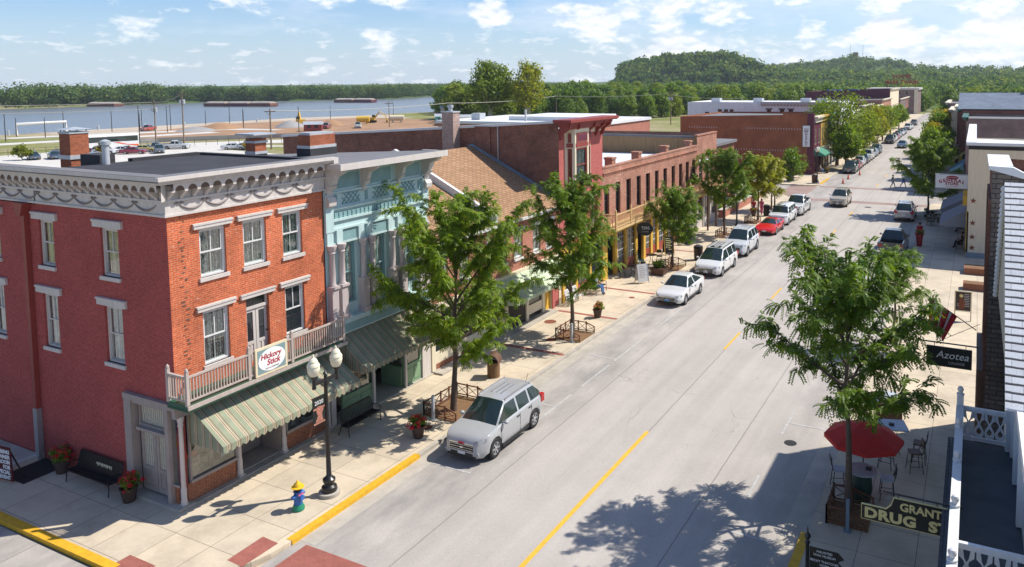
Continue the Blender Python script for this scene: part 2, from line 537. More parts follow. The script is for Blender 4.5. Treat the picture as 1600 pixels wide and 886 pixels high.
plain('concrete', (0.42, 0.38, 0.32), 0.9, var=0.25, vs=1.2, bump=0.2)
plain('concrete_pale', (0.56, 0.53, 0.48), 0.9, var=0.2, vs=0.6)
plain('curb_yellow', (0.66, 0.37, 0.02), 0.7, var=0.25, vs=5)
plain('marking_yellow', (0.72, 0.40, 0.04), 0.8, var=0.22, vs=7)
plain('marking_white', (0.44, 0.43, 0.41), 0.8, var=0.35, vs=5)
plain('soil_mulch', (0.22, 0.125, 0.06), 0.95, var=0.5, vs=18, bump=0.8, bs=60)
plain('dirt', (0.34, 0.20, 0.11), 0.95, var=0.3, vs=0.12, bump=0)
plain('dirt_pale', (0.46, 0.38, 0.29), 0.95, var=0.25, vs=0.1, bump=0)
plain('gravel_grey', (0.30, 0.29, 0.28), 0.95, var=0.2, vs=0.3)
plain('rubber', (0.018, 0.018, 0.019), 0.75, var=0.2)
plain('plastic_black', (0.02, 0.02, 0.021), 0.5, var=0.1)
plain('alloy', (0.55, 0.56, 0.58), 0.28, 0.75, var=0.08, bump=0)
plain('carpaint', (0.8, 0.8, 0.8), 0.3, var=0.03, bump=0, coat=1.0, obcol=True, spec=0.5)
plain('cloth_any', (0.8, 0.8, 0.8), 0.9, var=0.2, vs=14, obcol=True)
plain('car_glass', (0.018, 0.032, 0.03), 0.03, var=0.1, bump=0, spec=0.8)
plain('lamp_head', (0.30, 0.32, 0.33), 0.06, var=0.2, vs=12, bump=0, spec=0.7)
plain('lamp_amber', (0.55, 0.16, 0.03), 0.15, bump=0)
plain('lamp_red', (0.42, 0.012, 0.012), 0.15, var=0.1, bump=0, spec=0.6)
plain('globe', (0.74, 0.70, 0.52), 0.22, var=0.12, vs=9, bump=0.05)
plain('plate_white', (0.62, 0.63, 0.66), 0.5, var=0.1)
plain('plate_blue', (0.12, 0.36, 0.62), 0.5, var=0.1)
plain('cone_orange', (0.72, 0.10, 0.02), 0.5, var=0.1)
plain('umbrella_red', (0.55, 0.03, 0.025), 0.8, var=0.15)
plain('oak_barrel', (0.02, 0.055, 0.04), 0.5, var=0.3)
plain('table_pale', (0.42, 0.46, 0.50), 0.45, var=0.25, vs=4)
plain('tank_yellow', (0.65, 0.40, 0.04), 0.5, var=0.15)
plain('sign_black', (0.012, 0.016, 0.013), 0.35, var=0.2, bump=0.04)
plain('sign_gold', (0.62, 0.55, 0.24), 0.5, var=0.15)
plain('sign_cream', (0.72, 0.62, 0.42), 0.6, var=0.1)
plain('sign_red', (0.32, 0.015, 0.02), 0.5, var=0.2)
plain('sign_maroon', (0.10, 0.006, 0.008), 0.6, var=0.3)
plain('letter_white', (0.82, 0.82, 0.80), 0.5, var=0.06, bump=0)
plain('letter_red', (0.38, 0.02, 0.035), 0.5, var=0.1, bump=0)
plain('letter_grey', (0.50, 0.50, 0.50), 0.6, var=0.1, bump=0)
plain('floral_blue', (0.22, 0.32, 0.33), 0.6, var=0.5, vs=40)
plain('flower_red', (0.62, 0.012, 0.03), 0.7, var=0.3, vs=20)
plain('flower_orange', (0.70, 0.22, 0.10), 0.7, var=0.3, vs=20)
plain('flower_white', (0.75, 0.68, 0.62), 0.7, var=0.2, vs=20)
plain('pot_brown', (0.07, 0.04, 0.03), 0.6, var=0.3)
plain('hydrant_blue', (0.03, 0.13, 0.40), 0.4, var=0.2)
plain('hydrant_green', (0.02, 0.22, 0.12), 0.4, var=0.2)
plain('hydrant_yellow', (0.75, 0.45, 0.02), 0.4, var=0.1)
plain('skin', (0.50, 0.28, 0.19), 0.6, var=0.1)
plain('skin_dark', (0.10, 0.05, 0.035), 0.6, var=0.1)
plain('hair_brown', (0.05, 0.028, 0.018), 0.7)
plain('hair_grey', (0.4, 0.38, 0.36), 0.7)
plain('cloth_red', (0.42, 0.015, 0.03), 0.9)
plain('cloth_pink', (0.62, 0.10, 0.22), 0.9)
plain('cloth_blue', (0.05, 0.15, 0.42), 0.9)
plain('cloth_denim', (0.08, 0.20, 0.42), 0.9)
plain('cloth_teal', (0.02, 0.2, 0.14), 0.9)
plain('cloth_black', (0.02, 0.02, 0.022), 0.9)
plain('cloth_white', (0.75, 0.76, 0.76), 0.9)
plain('cloth_grey', (0.28, 0.29, 0.31), 0.9)
plain('awning_grey', (0.20, 0.21, 0.23), 0.85, var=0.2)
plain('awning_green', (0.05, 0.22, 0.14), 0.8)
plain('awning_yellow', (0.6, 0.5, 0.15), 0.8)
plain('awning_blue', (0.12, 0.25, 0.33), 0.8)
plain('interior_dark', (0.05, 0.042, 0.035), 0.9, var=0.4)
plain('display_goods', (0.35, 0.30, 0.22), 0.8, var=0.6, vs=7)
plain('turquoise', (0.1, 0.5, 0.42), 0.6)
plain('barge_rust', (0.17, 0.065, 0.045), 0.8, var=0.35, vs=0.3)
plain('barge_deck', (0.42, 0.36, 0.30), 0.8, var=0.3, vs=0.2)
plain('hill_rock', (0.27, 0.23, 0.16), 0.95, var=0.3, vs=0.05, bump=0)
plain('wire_grey', (0.45, 0.42, 0.36), 0.6, bump=0)
plain('bus_white', (0.75, 0.75, 0.74), 0.3, coat=0.6, bump=0)
plain('neon_red', (0.30, 0.02, 0.02), 0.5)


def m_glass():
    m = bpy.data.materials.new('window_glass'); m.use_nodes = True; MATS['window_glass'] = m
    nt = m.node_tree; nt.nodes.clear()
    out = nt.nodes.new('ShaderNodeOutputMaterial')
    fr = nd(nt, 'LayerWeight', None, Blend=0.28)
    n = nd(nt, 'TexNoise', None, Vector=nd(nt, 'NewGeometry').outputs['Position'], Scale=1.6, Detail=2.0)
    bp = nd(nt, 'Bump', None, Strength=0.06, Distance=0.05, Height=n.outputs[0])
    gl = nd(nt, 'BsdfGlossy', None, Color=(0.9, 0.93, 0.95), Roughness=0.02, Normal=bp.outputs[0])
    tr = nd(nt, 'BsdfTransparent', None, Color=(0.80, 0.86, 0.85))
    fac = math_(nt, 'ADD', math_(nt, 'MULTIPLY', fr.outputs['Facing'], 0.55), 0.10)
    mx = nd(nt, 'MixShader', None, _0=fac, _1=tr.outputs[0], _2=gl.outputs[0])
    nt.links.new(mx.outputs[0], out.inputs[0])


m_glass()
plain('far_glass', (0.02, 0.026, 0.032), 0.06, var=0.3, vs=1.5, bump=0, spec=0.8)


def m_curtain(name, base, lace):
    m, nt, b = newmat(name)
    tcn = nd(nt, 'TexCoord')
    w = nd(nt, 'TexWave', dict(wave_type='BANDS', bands_direction='X'), Vector=tcn.outputs['Object'], Scale=3.0, Distortion=2.5, Detail=2.0)
    n = nd(nt, 'TexVoronoi', None, Vector=nd(nt, 'Mapping', None, Vector=tcn.outputs['Object'], Scale=(16, 16, 9)).outputs[0], Scale=1.0)
    c = mix(nt, 1.0, base, ramp(nt, w.outputs['Fac'], (0.1, 0.55), (0.7, 1.1)).outputs[0], 'MULTIPLY')
    c = mix(nt, math_(nt, 'MULTIPLY', ramp(nt, n, (0.25, 0.0), (0.5, 1.0)).outputs[0], lace), c, (0.06, 0.07, 0.07))
    setin(nt, b, Base__Color=c, Roughness=0.95, Specular__IOR__Level=0.1)
    nt.links.new(nd(nt, 'Bump', None, Strength=0.5, Distance=0.03, Height=w.outputs['Fac']).outputs[0], b.inputs['Normal'])


m_curtain('curtain_lace', (0.66, 0.68, 0.64), 0.55)
m_curtain('curtain_white', (0.72, 0.72, 0.66), 0.12)
m_curtain('curtain_cream', (0.55, 0.52, 0.42), 0.2)


def m_awning(name, cols, period, axis=1):
    """striped cloth: stripes run down the awning, spaced along world axis"""
    m, nt, b = newmat(name)
    g = nd(nt, 'NewGeometry')
    p = nd(nt, 'SeparateXYZ', _0=g.outputs['Position'])
    nn = nd(nt, 'SeparateXYZ', _0=g.outputs['True Normal'])
    cheek = math_(nt, 'GREATER_THAN', math_(nt, 'ABSOLUTE', nn.outputs[axis]), 0.7)
    run = math_(nt, 'ADD', math_(nt, 'MULTIPLY', p.outputs[axis], math_(nt, 'SUBTRACT', 1.0, cheek)), math_(nt, 'MULTIPLY', p.outputs[1 - axis], cheek))
    u = math_(nt, 'FRACT', math_(nt, 'DIVIDE', math_(nt, 'ADD', run, 100.0), period))
    rp = ramp(nt, u, *cols)
    rp.color_ramp.interpolation = 'CONSTANT'
    n = nd(nt, 'TexNoise', None, Vector=g.outputs['Position'], Scale=2.0, Detail=6.0)
    c = mix(nt, 1.0, rp.outputs[0], ramp(nt, n, (0.3, 0.82), (0.7, 1.08)).outputs[0], 'MULTIPLY')
    setin(nt, b, Base__Color=c, Roughness=0.9, Specular__IOR__Level=0.15)


GRN, CRM, MRN = (0.27, 0.295, 0.205), (0.50, 0.43, 0.31), (0.23, 0.11, 0.075)
m_awning('awning_stripe', [(0, GRN), (0.5, CRM), (0.58, MRN), (0.66, CRM), (0.74, GRN), (0.86, MRN), (0.93, GRN)], 0.36)
m_awning('awning_pale', [(0, (0.62, 0.66, 0.50)), (0.5, (0.36, 0.47, 0.31))], 0.16)
m_awning('awning_yell', [(0, (0.6, 0.45, 0.08)), (0.5, (0.06, 0.06, 0.06))], 0.9)


def m_road():
    m, nt, b = newmat('road_asphalt')
    g = nd(nt, 'NewGeometry'); pos = g.outputs['Position']
    n = nd(nt, 'TexNoise', None, Vector=pos, Scale=0.16, Detail=8.0, Roughness=0.7)
    base = ramp(nt, n, (0.3, (0.385, 0.35, 0.312)), (0.7, (0.46, 0.422, 0.378)))
    st = nd(nt, 'TexNoise', None, Vector=nd(nt, 'Mapping', None, Vector=pos, Scale=(1.3, 0.035, 1)).outputs[0], Scale=1.0, Detail=5.0, Roughness=0.6)
    c = mix(nt, 1.0, base.outputs[0], ramp(nt, st, (0.32, 0.91), (0.66, 1.04)).outputs[0], 'MULTIPLY')
    fine = nd(nt, 'TexNoise', None, Vector=pos, Scale=26.0, Detail=5.0, Roughness=0.8)
    c = mix(nt, 1.0, c, ramp(nt, fine, (0.3, 0.82), (0.7, 1.14)).outputs[0], 'MULTIPLY')
    # longitudinal joints between the paving lanes and worn transverse cracks
    p = nd(nt, 'SeparateXYZ', _0=pos)
    wob = nd(nt, 'TexNoise', None, Vector=pos, Scale=1.4, Detail=4.0)
    xw = math_(nt, 'ADD', p.outputs[0], math_(nt, 'MULTIPLY', math_(nt, 'SUBTRACT', wob.outputs[0], 0.5), 0.06))
    fx = math_(nt, 'ABSOLUTE', math_(nt, 'SUBTRACT', math_(nt, 'FRACT', math_(nt, 'DIVIDE', math_(nt, 'ADD', xw, 11.45 + 35.2), 3.52)), 0.5))
    jn = ramp(nt, fx, (0.4915, 0.0), (0.497, 1.0))
    vor = nd(nt, 'TexVoronoi', dict(feature='DISTANCE_TO_EDGE'), Vector=nd(nt, 'Mapping', None, Vector=nd(nt, 'VectorMath', dict(operation='ADD'), _0=pos, _1=nd(nt, 'TexNoise', None, Vector=pos, Scale=0.8, Detail=4.0).outputs[1]).outputs[0], Scale=(0.16, 0.12, 1)).outputs[0], Scale=1.0)
    crk = ramp(nt, vor, (0.0, 0.45), (0.0045, 0.0))
    pat = nd(nt, 'TexNoise', None, Vector=pos, Scale=0.22, Detail=2.0)
    crk2 = math_(nt, 'MULTIPLY', crk.outputs[0], ramp(nt, pat, (0.5, 0.0), (0.62, 1.0)).outputs[0])
    c = mix(nt, math_(nt, 'MULTIPLY', jn.outputs[0], 0.6), c, (0.12, 0.11, 0.10))
    c = mix(nt, crk2, c, (0.11, 0.105, 0.10))
    # darker parking lane next to the left kerb (oil and old tyre marks)
    oil = nd(nt, 'TexNoise', None, Vector=nd(nt, 'Mapping', None, Vector=pos, Scale=(0.9, 0.32, 1)).outputs[0], Scale=1.0, Detail=7.0, Roughness=0.65)
    lane = ramp(nt, nd(nt, 'MapRange', None, Value=p.outputs[0], _1=-18.4, _2=-4.4), (0.0, 1.0), (0.2, 0.9), (0.26, 0.1), (0.78, 0.0), (0.86, 0.55), (1.0, 0.6))
    c = mix(nt, math_(nt, 'MULTIPLY', ramp(nt, oil, (0.36, 0.0), (0.66, 0.75)).outputs[0], lane.outputs[0]), c, (0.20, 0.19, 0.18))
    setin(nt, b, Base__Color=c, Roughness=0.92, Specular__IOR__Level=0.2)
    nt.links.new(nd(nt, 'Bump', None, Strength=0.35, Distance=0.012, Height=fine.outputs[0]).outputs[0], b.inputs['Normal'])


m_road()


def m_pave():
    m, nt, b = newmat('sidewalk_concrete')
    g = nd(nt, 'NewGeometry'); pos = g.outputs['Position']
    p = nd(nt, 'SeparateXYZ', _0=pos)
    v = nd(nt, 'CombineXYZ', _0=math_(nt, 'ADD', p.outputs[1], 0.33), _1=math_(nt, 'ADD', p.outputs[0], 18.4 + 16.4)).outputs[0]
    br = nd(nt, 'TexBrick', dict(offset=0.0), Vector=v, Color1=(0.60, 0.50, 0.365), Color2=(0.52, 0.445, 0.335), Mortar=(0.17, 0.14, 0.11), Scale=1.0,
            Mortar__Size=0.010, Mortar__Smooth=0.3, Brick__Width=1.66, Row__Height=1.6)
    n = nd(nt, 'TexNoise', None, Vector=pos, Scale=0.5, Detail=10.0, Roughness=0.72)
    c = mix(nt, 1.0, br.outputs['Color'], ramp(nt, n, (0.28, 0.68), (0.55, 1.0), (0.8, 1.1)).outputs[0], 'MULTIPLY')
    s = nd(nt, 'TexNoise', None, Vector=pos, Scale=3.5, Detail=8.0, Roughness=0.75)
    c = mix(nt, ramp(nt, s, (0.60, 0.0), (0.75, 0.45)).outputs[0], c, (0.20, 0.17, 0.135))
    f = nd(nt, 'TexNoise', None, Vector=pos, Scale=45.0, Detail=3.0)
    c = mix(nt, 1.0, c, ramp(nt, f, (0.3, 0.9), (0.7, 1.08)).outputs[0], 'MULTIPLY')
    setin(nt, b, Base__Color=c, Roughness=0.92, Specular__IOR__Level=0.2)
    nt.links.new(nd(nt, 'Bump', dict(invert=True), Strength=0.4, Distance=0.01, Height=br.outputs['Fac']).outputs[0], b.inputs['Normal'])


m_pave()


def m_leaf(name, c1, c2, c3, trans=0.45):
    m, nt, b = newmat(name)
    g = nd(nt, 'NewGeometry')
    rp = ramp(nt, g.outputs['Random Per Island'], (0.0, c1), (0.55, c2), (0.93, c2), (1.0, c3))
    n = nd(nt, 'TexNoise', None, Vector=nd(nt, 'TexCoord').outputs['Object'], Scale=0.6, Detail=3.0)
    c = mix(nt, 1.0, rp.outputs[0], ramp(nt, n, (0.3, 0.75), (0.7, 1.25)).outputs[0], 'MULTIPLY')
    oi = nd(nt, 'ObjectInfo')
    c = mix(nt, 1.0, c, ramp(nt, oi.outputs['Random'], (0.0, (0.82, 0.86, 0.9)), (1.0, (1.18, 1.1, 1.0))).outputs[0], 'MULTIPLY')
    setin(nt, b, Base__Color=c, Roughness=0.5, Specular__IOR__Level=0.35)
    tr = nd(nt, 'BsdfTranslucent', None, Color=mix(nt, 1.0, c, (1.5, 1.5, 0.5), 'MULTIPLY'))
    mx = nd(nt, 'MixShader', None, _0=trans, _1=b.outputs[0], _2=tr.outputs[0])
    nt.links.new(mx.outputs[0], nt.nodes['Material Output'].inputs[0])


m_leaf('leaf_locust', (0.085, 0.16, 0.012), (0.175, 0.272, 0.018), (0.42, 0.36, 0.02))
m_leaf('leaf_locust_dark', (0.068, 0.138, 0.013), (0.14, 0.235, 0.02), (0.34, 0.34, 0.03))
m_leaf('leaf_yellowish', (0.15, 0.20, 0.015), (0.28, 0.30, 0.022), (0.38, 0.27, 0.03))
m_leaf('leaf_mid', (0.075, 0.14, 0.02), (0.145, 0.23, 0.03), (0.22, 0.28, 0.035))
m_leaf('leaf_deep', (0.05, 0.11, 0.03), (0.10, 0.18, 0.038), (0.15, 0.21, 0.04))
m_leaf('leaf_bright', (0.12, 0.18, 0.018), (0.22, 0.28, 0.028), (0.30, 0.32, 0.04))
m_leaf('leaf_shrub', (0.08, 0.15, 0.018), (0.165, 0.255, 0.026), (0.26, 0.30, 0.04))
m_leaf('leaf_gold', (0.26, 0.22, 0.02), (0.38, 0.29, 0.03), (0.45, 0.28, 0.03))


def m_forest(name, c1, c2, c3):
    m, nt, b = newmat(name)
    g = nd(nt, 'NewGeometry')
    n = nd(nt, 'TexNoise', None, Vector=g.outputs['Position'], Scale=0.085, Detail=4.0)
    a = math_(nt, 'ADD', math_(nt, 'MULTIPLY', n.outputs[0], 0.7), math_(nt, 'MULTIPLY', g.outputs['Random Per Island'], 0.35))
    c = ramp(nt, a, (0.34, c1), (0.52, c2), (0.70, c3))
    setin(nt, b, Base__Color=c.outputs[0], Roughness=0.8, Specular__IOR__Level=0.1)
    tr = nd(nt, 'BsdfTranslucent', None, Color=mix(nt, 1.0, c.outputs[0], (1.3, 1.3, 0.6), 'MULTIPLY'))
    nt.links.new(nd(nt, 'MixShader', None, _0=0.35, _1=b.outputs[0], _2=tr.outputs[0]).outputs[0], nt.nodes['Material Output'].inputs[0])


m_forest('forest_hill', (0.035, 0.09, 0.035), (0.10, 0.18, 0.04), (0.26, 0.30, 0.05))
m_forest('forest_bank', (0.04, 0.09, 0.035), (0.09, 0.155, 0.04), (0.16, 0.21, 0.05))


def m_water():
    m, nt, b = newmat('river_water')
    g = nd(nt, 'NewGeometry'); pos = g.outputs['Position']
    n1 = nd(nt, 'TexNoise', None, Vector=nd(nt, 'Mapping', None, Vector=pos, Scale=(0.5, 0.9, 1)).outputs[0], Scale=1.0, Detail=6.0, Roughness=0.6)
    n2 = nd(nt, 'TexNoise', None, Vector=nd(nt, 'Mapping', None, Vector=pos, Scale=(0.03, 0.008, 1)).outputs[0], Scale=1.0, Detail=4.0, Distortion=0.6)
    st = ramp(nt, n2, (0.38, 0.05), (0.6, 0.8))
    bp = nd(nt, 'Bump', None, Strength=math_(nt, 'MULTIPLY', st.outputs[0], 0.14), Distance=0.4, Height=n1.outputs[0])
    setin(nt, b, Base__Color=(0.17, 0.18, 0.18), Roughness=0.26, Specular__IOR__Level=0.5)
    nt.links.new(bp.outputs[0], b.inputs['Normal'])


m_water()


def m_ground():
    m, nt, b = newmat('ground_grass')
    g = nd(nt, 'NewGeometry'); pos = g.outputs['Position']
    n = nd(nt, 'TexNoise', None, Vector=pos, Scale=0.035, Detail=8.0, Roughness=0.65)
    c = ramp(nt, n, (0.30, (0.12, 0.16, 0.04)), (0.48, (0.22, 0.22, 0.08)), (0.62, (0.36, 0.30, 0.19)))
    yy_ = nd(nt, 'SeparateXYZ', _0=pos).outputs[1]
    under = ramp(nt, nd(nt, 'MapRange', None, Value=yy_, _1=300.0, _2=440.0), (0.0, 0.0), (1.0, 1.0))
    c = nd(nt, 'Mix', dict(data_type='RGBA'), _0=under.outputs[0], _6=c.outputs[0], _7=(0.07, 0.12, 0.03, 1))
    f = nd(nt, 'TexNoise', None, Vector=pos, Scale=1.6, Detail=6.0)
    cc = mix(nt, 1.0, c.outputs[2], ramp(nt, f, (0.3, 0.75), (0.7, 1.2)).outputs[0], 'MULTIPLY')
    setin(nt, b, Base__Color=cc, Roughness=0.95, Specular__IOR__Level=0.1)


m_ground()
# ------------------------------------------------------------------ terrain, river, roads
def interp(x, tab):
    if x <= tab[0][0]: return tab[0][1]
    for (a, b), (c, d) in zip(tab, tab[1:]):
        if x <= c:
            t = (x - a) / (c - a)
            t = t * t * (3 - 2 * t)
            return b + (d - b) * t
    return tab[-1][1]


def sstep(a, b, x):
    t = min(1, max(0, (x - a) / (b - a)))
    return t * t * (3 - 2 * t)


BLUFF = [(-438, 0), (-424, 13), (-410, 24), (-382, 30), (-345, 34), (-310, 36), (-275, 37), (-242, 30), (-218, 17), (-180, 12), (-60, 10), (0, 6), (100, 4)]
RIDGE = [(-700, 10), (-480, 22), (-370, 25), (-325, 30), (-296, 35), (-255, 37), (-195, 44), (-150, 39), (-120, 33), (-74, 25), (0, 21), (66, 19), (220, 17), (500, 15), (900, 14)]


def bank_x(y):
    return interp(y, [(0, -262), (200, -262), (270, -250), (330, -235), (420, -262), (520, -330), (700, -420), (900, -470), (1600, -640)])


def ground_z(x, y):
    z = -0.22
    bx = bank_x(y)
    if x < bx + 12:
        z = -0.22 - 6.0 * sstep(bx + 12, bx - 18, x)
    fb = interp(y, [(-300, -600), (300, -640), (480, -655), (560, -600), (650, -560), (800, -610), (2500, -900)])
    if x < fb:
        z = -6.2 + 4.6 * sstep(fb, fb - 14, x)
    h1 = interp(x + 0.468 * (y - 900), BLUFF) * sstep(800, 915, y) * (1 - 0.5 * sstep(1050, 1500, y))
    h2 = interp(x, RIDGE) * sstep(1000, 1420, y)
    h3 = 10 * sstep(500, 950, y) * sstep(-350, 50, x)
    return z + max(h1, h2, h3)


def axis(parts):
    out = []
    for a, b, s in parts:
        n = max(1, round((b - a) / s))
        out += [a + (b - a) * i / n for i in range(n)]
    return out + [parts[-1][1]]


xs = axis([(-1900, -1400, 250), (-1400, -700, 70), (-700, -540, 14), (-540, -280, 16), (-280, -220, 6), (-220, 100, 20), (100, 900, 50), (900, 1500, 200)])
ys = axis([(-300, 0, 60), (0, 340, 20), (340, 780, 22), (780, 1460, 16), (1460, 2200, 60), (2200, 2500, 150)])
V = [(x, y, ground_z(x, y)) for y in ys for x in xs]
nx = len(xs)
F = [(j * nx + i, j * nx + i + 1, (j + 1) * nx + i + 1, (j + 1) * nx + i) for j in range(len(ys) - 1) for i in range(nx - 1)]
g = MB().add(V, F).obj('ground', 'ground_grass', smooth=60)
struct(g)
struct(MB().quad((-1900, -300, -3.6), (-215, -300, -3.6), (-215, 2500, -3.6), (-1900, 2500, -3.6)).obj('river', 'river_water'))


def sheet(name, mat, pts, z, kind='structure'):
    o = MB().add([(x, y, z) for x, y in pts], [tuple(range(len(pts)))]).obj(name, mat)
    if o.data.polygons[0].normal.z < 0: o.data.flip_normals()
    return tag(o, kind=kind)


def rect(x0, x1, y0, y1):
    return [(x0, y0), (x1, y0), (x1, y1), (x0, y1)]


# town blocks get packed earth and pavement behind the houses
sheet('town_ground', 'dirt_pale', rect(-62, 40, -20, 330), -0.20)
sheet('main_road', 'road_asphalt', rect(-18.4, -4.45, -10, 345), -0.13)
sheet('cross_road', 'road_asphalt', rect(-70, -18.4, -2, 12.5), -0.13)
sheet('cross_road', 'road_asphalt', rect(-4.45, 30, -2, 12.5), -0.13)
sheet('second_cross_road', 'road_asphalt', rect(-120, -18.4, 93.5, 103), -0.13)
sheet('second_cross_road', 'road_asphalt', rect(-4.45, 40, 93.5, 103), -0.13)
sheet('road_gutter', 'concrete', rect(-18.4, -17.75, 16.2, 92), -0.126)
sheet('road_gutter', 'concrete', rect(-5.05, -4.45, 16.5, 92), -0.126)

# pavements: raised slabs with a rounded street corner
def arc(cx, cy, r, a0, a1, n=8):
    return [(cx + r * math.cos(R(a0 + (a1 - a0) * i / n)), cy + r * math.sin(R(a0 + (a1 - a0) * i / n))) for i in range(n + 1)]


def slab(name, pts, z0=-0.2, z1=0.0, mat='sidewalk_concrete'):
    return struct(MB().prism(pts, 'z', z0, z1).obj(name, mat))


slab('left_sidewalk', [(-70, 12.6)] + arc(-21.6, 15.8, 3.2, -90, 0) + [(-18.4, 92)] + arc(-21.6, 92, 1.6, 0, 90)[1:] + [(-24.2, 93.4), (-24.2, 15.62), (-70, 15.62)])
slab('left_sidewalk', [(-23.4, 103)] + arc(-20.4, 105, 2, -90, 0) + [(-18.4, 330), (-23.4, 330)])
slab('right_sidewalk', arc(-1.4, 15.6, 3.05, 180, 270)[::-1] + [(-4.45, 92), (-4.0, 93.4), (0.9, 93.4), (0.9, 12.6)])
slab('right_sidewalk', [(-4.45, 103.6), (-4.45, 330), (0.2, 330), (0.2, 103.6)])
# crossings of red brick, tactile pads, painted kerbs
sheet('road_crossing', 'paver_red', [(-18.0, 12.8), (-4.6, 12.8), (-4.6, 16.1), (-18.0, 16.1)], -0.122)
for y in (91.0, 102.9):
    sheet('road_crossing', 'paver_worn', rect(-18.3, -4.5, y, y + (1.5 if y < 100 else 1.2)), -0.122)
sheet('road_crossing', 'paver_worn', rect(-21.8, -18.4, 93.6, 102.8), -0.118)
for pts in ([(-19.38, 15.67), (-18.67, 15.63), (-18.69, 14.35), (-19.36, 14.38)], [(-22.2, 13.28), (-21.0, 13.28), (-21.0, 12.66), (-22.2, 12.66)]):
    sheet('pavement_tactile', 'paver_red', pts, 0.004)
for y in (33.55, 40.1, 46.0, 52.4, 58.9):
    sheet('pavement_band', 'paver_red', rect(-22.6, -18.55, y - 0.14, y + 0.14), 0.004)
# painted kerbs
struct(MB().box(-18.62, -18.37, 15.9, 21.95, -0.14, 0.012).obj('pavement_kerb', 'curb_yellow'))
struct(MB().box(-30.5, -22.0, 12.57, 12.86, -0.14, 0.012).obj('pavement_kerb', 'curb_yellow'))
struct(MB().box(-4.475, -4.2, 15.9, 23.2, -0.14, 0.012).obj('pavement_kerb', 'curb_yellow'))
struct(MB().box(-18.62, -18.37, 105.2, 111.5, -0.14, 0.012).obj('pavement_kerb', 'curb_yellow'))
# kerb stones: a slightly different strip along the edge of each pavement
for nm, x0, x1, y0, y1 in (('pavement_kerb', -18.56, -18.385, 21.97, 92, ), ('pavement_kerb', -4.465, -4.29, 23.22, 92), ('pavement_kerb', -18.56, -18.385, 111.52, 330)):
    struct(MB().box(x0, x1, y0, y1, -0.14, 0.006).obj(nm, 'concrete'))
# lane paint
mk = MB()
y = 14.5
mk.quad((-11.57, 17.0, -0.122), (-11.41, 17.0, -0.122), (-11.41, 27.7, -0.122), (-11.57, 27.7, -0.122))
for y in (38.2, 48.5, 60.0, 71.0, 82.0, 106, 117, 128, 139, 150, 161, 172, 183, 194, 206, 218):
    mk.quad((-11.55, y, -0.122), (-11.43, y, -0.122), (-11.43, y + 3.0, -0.122), (-11.55, y + 3.0, -0.122))
struct(mk.obj('road_marking', 'marking_yellow'))
pk = MB()
for y in (21.8, 28.1, 34.4, 41.7, 48.9, 57.6, 66.0, 73.2, 79.0):
    pk.quad((-17.7, y, -0.122), (-16.0, y, -0.122), (-16.0, y + 0.1, -0.122), (-17.7, y + 0.1, -0.122))
for y0, y1 in ((26.2, 29.6), (30.6, 33.6), (34.2, 37.6), (40, 44)):
    pk.quad((-16.05, y0, -0.1205), (-15.96, y0, -0.1205), (-15.96, y1, -0.1205), (-16.05, y1, -0.1205))
for y in (22.4, 30.9, 38.6, 46.3, 54.0, 61.7):
    pk.quad((-6.5, y, -0.122), (-5.1, y, -0.122), (-5.1, y + 0.1, -0.122), (-6.5, y + 0.1, -0.122))
for y0, y1 in ((24.6, 26.2), (29.8, 32.2), (37.6, 39.5)):
    pk.quad((-6.62, y0, -0.1205), (-6.53, y0, -0.1205), (-6.53, y1, -0.1205), (-6.62, y1, -0.1205))
struct(pk.obj('road_marking', 'marking_white'))
# iron covers in the pavement
cv_ = MB()
for x, y, r in ((-21.9, 38.0, 0.36), (-19.6, 44.6, 0.2), (-19.6, 23.9, 0.22), (-20.3, 35.3, 0.3)):
    cv_.lathe([(r, 0.003), (r, 0.006)], (x, y, 0), 18)
struct(cv_.obj('pavement_covers', 'rust_metal'))
rc = random.Random(12)
cv_ = MB()
for x, y, r in ((-6.1, 29.2, 0.24), (-10.4, 88.5, 0.36)): cv_.lathe([(r, -0.122), (r, -0.118)], (x, y, 0), 18)
struct(cv_.obj('road_covers', 'rubber'))

# riverside: car park, works site, paths
sheet('parking_ground', 'concrete_pale', [(-166, 72), (-118, 74), (-112, 132), (-150, 122), (-167, 100)], -0.17)
sheet('riverfront_street', 'concrete_pale', [(-178, 60), (-170, 60), (-150, 128), (-120, 150), (-100, 160), (-104, 168), (-150, 146), (-172, 118)], -0.16)
sheet('worksite_ground', 'dirt', [(-215, 128), (-176, 128), (-150, 150), (-150, 230), (-225, 236), (-238, 180)], -0.18)
sheet('path', 'concrete_pale', [(-236, 112), (-228, 112), (-206, 160), (-190, 164), (-190, 168), (-212, 166)], -0.15)
sheet('path', 'concrete_pale', [(-214, 98), (-206, 98), (-196, 150), (-203, 152)], -0.15)
sheet('lawn', 'ground_grass', [(-146, 112), (-118, 108), (-114, 124), (-140, 122)], -0.155)
sheet('riverside_lawn', 'ground_grass', [(-235, 70), (-190, 70), (-178, 110), (-215, 128)], -0.185)
sheet('riverbank_sand', 'dirt_pale', [(-250, 128), (-215, 128), (-238, 180), (-225, 236), (-200, 240), (-232, 262), (-250, 230)], -0.19)
struct(MB().box(-12.5, -11.2, 0, 0.01, -0.3, -0.2).obj('manhole_shaft', 'concrete')) if False else None
# ------------------------------------------------------------------ building kit
def P2(o, th, u, d=0.0):
    """point at run u along a wall that starts at o and d metres in front of it; the wall faces -y turned by th"""
    c, s = math.cos(th), math.sin(th)
    return (o[0] + u * c + d * s, o[1] + u * s - d * c)


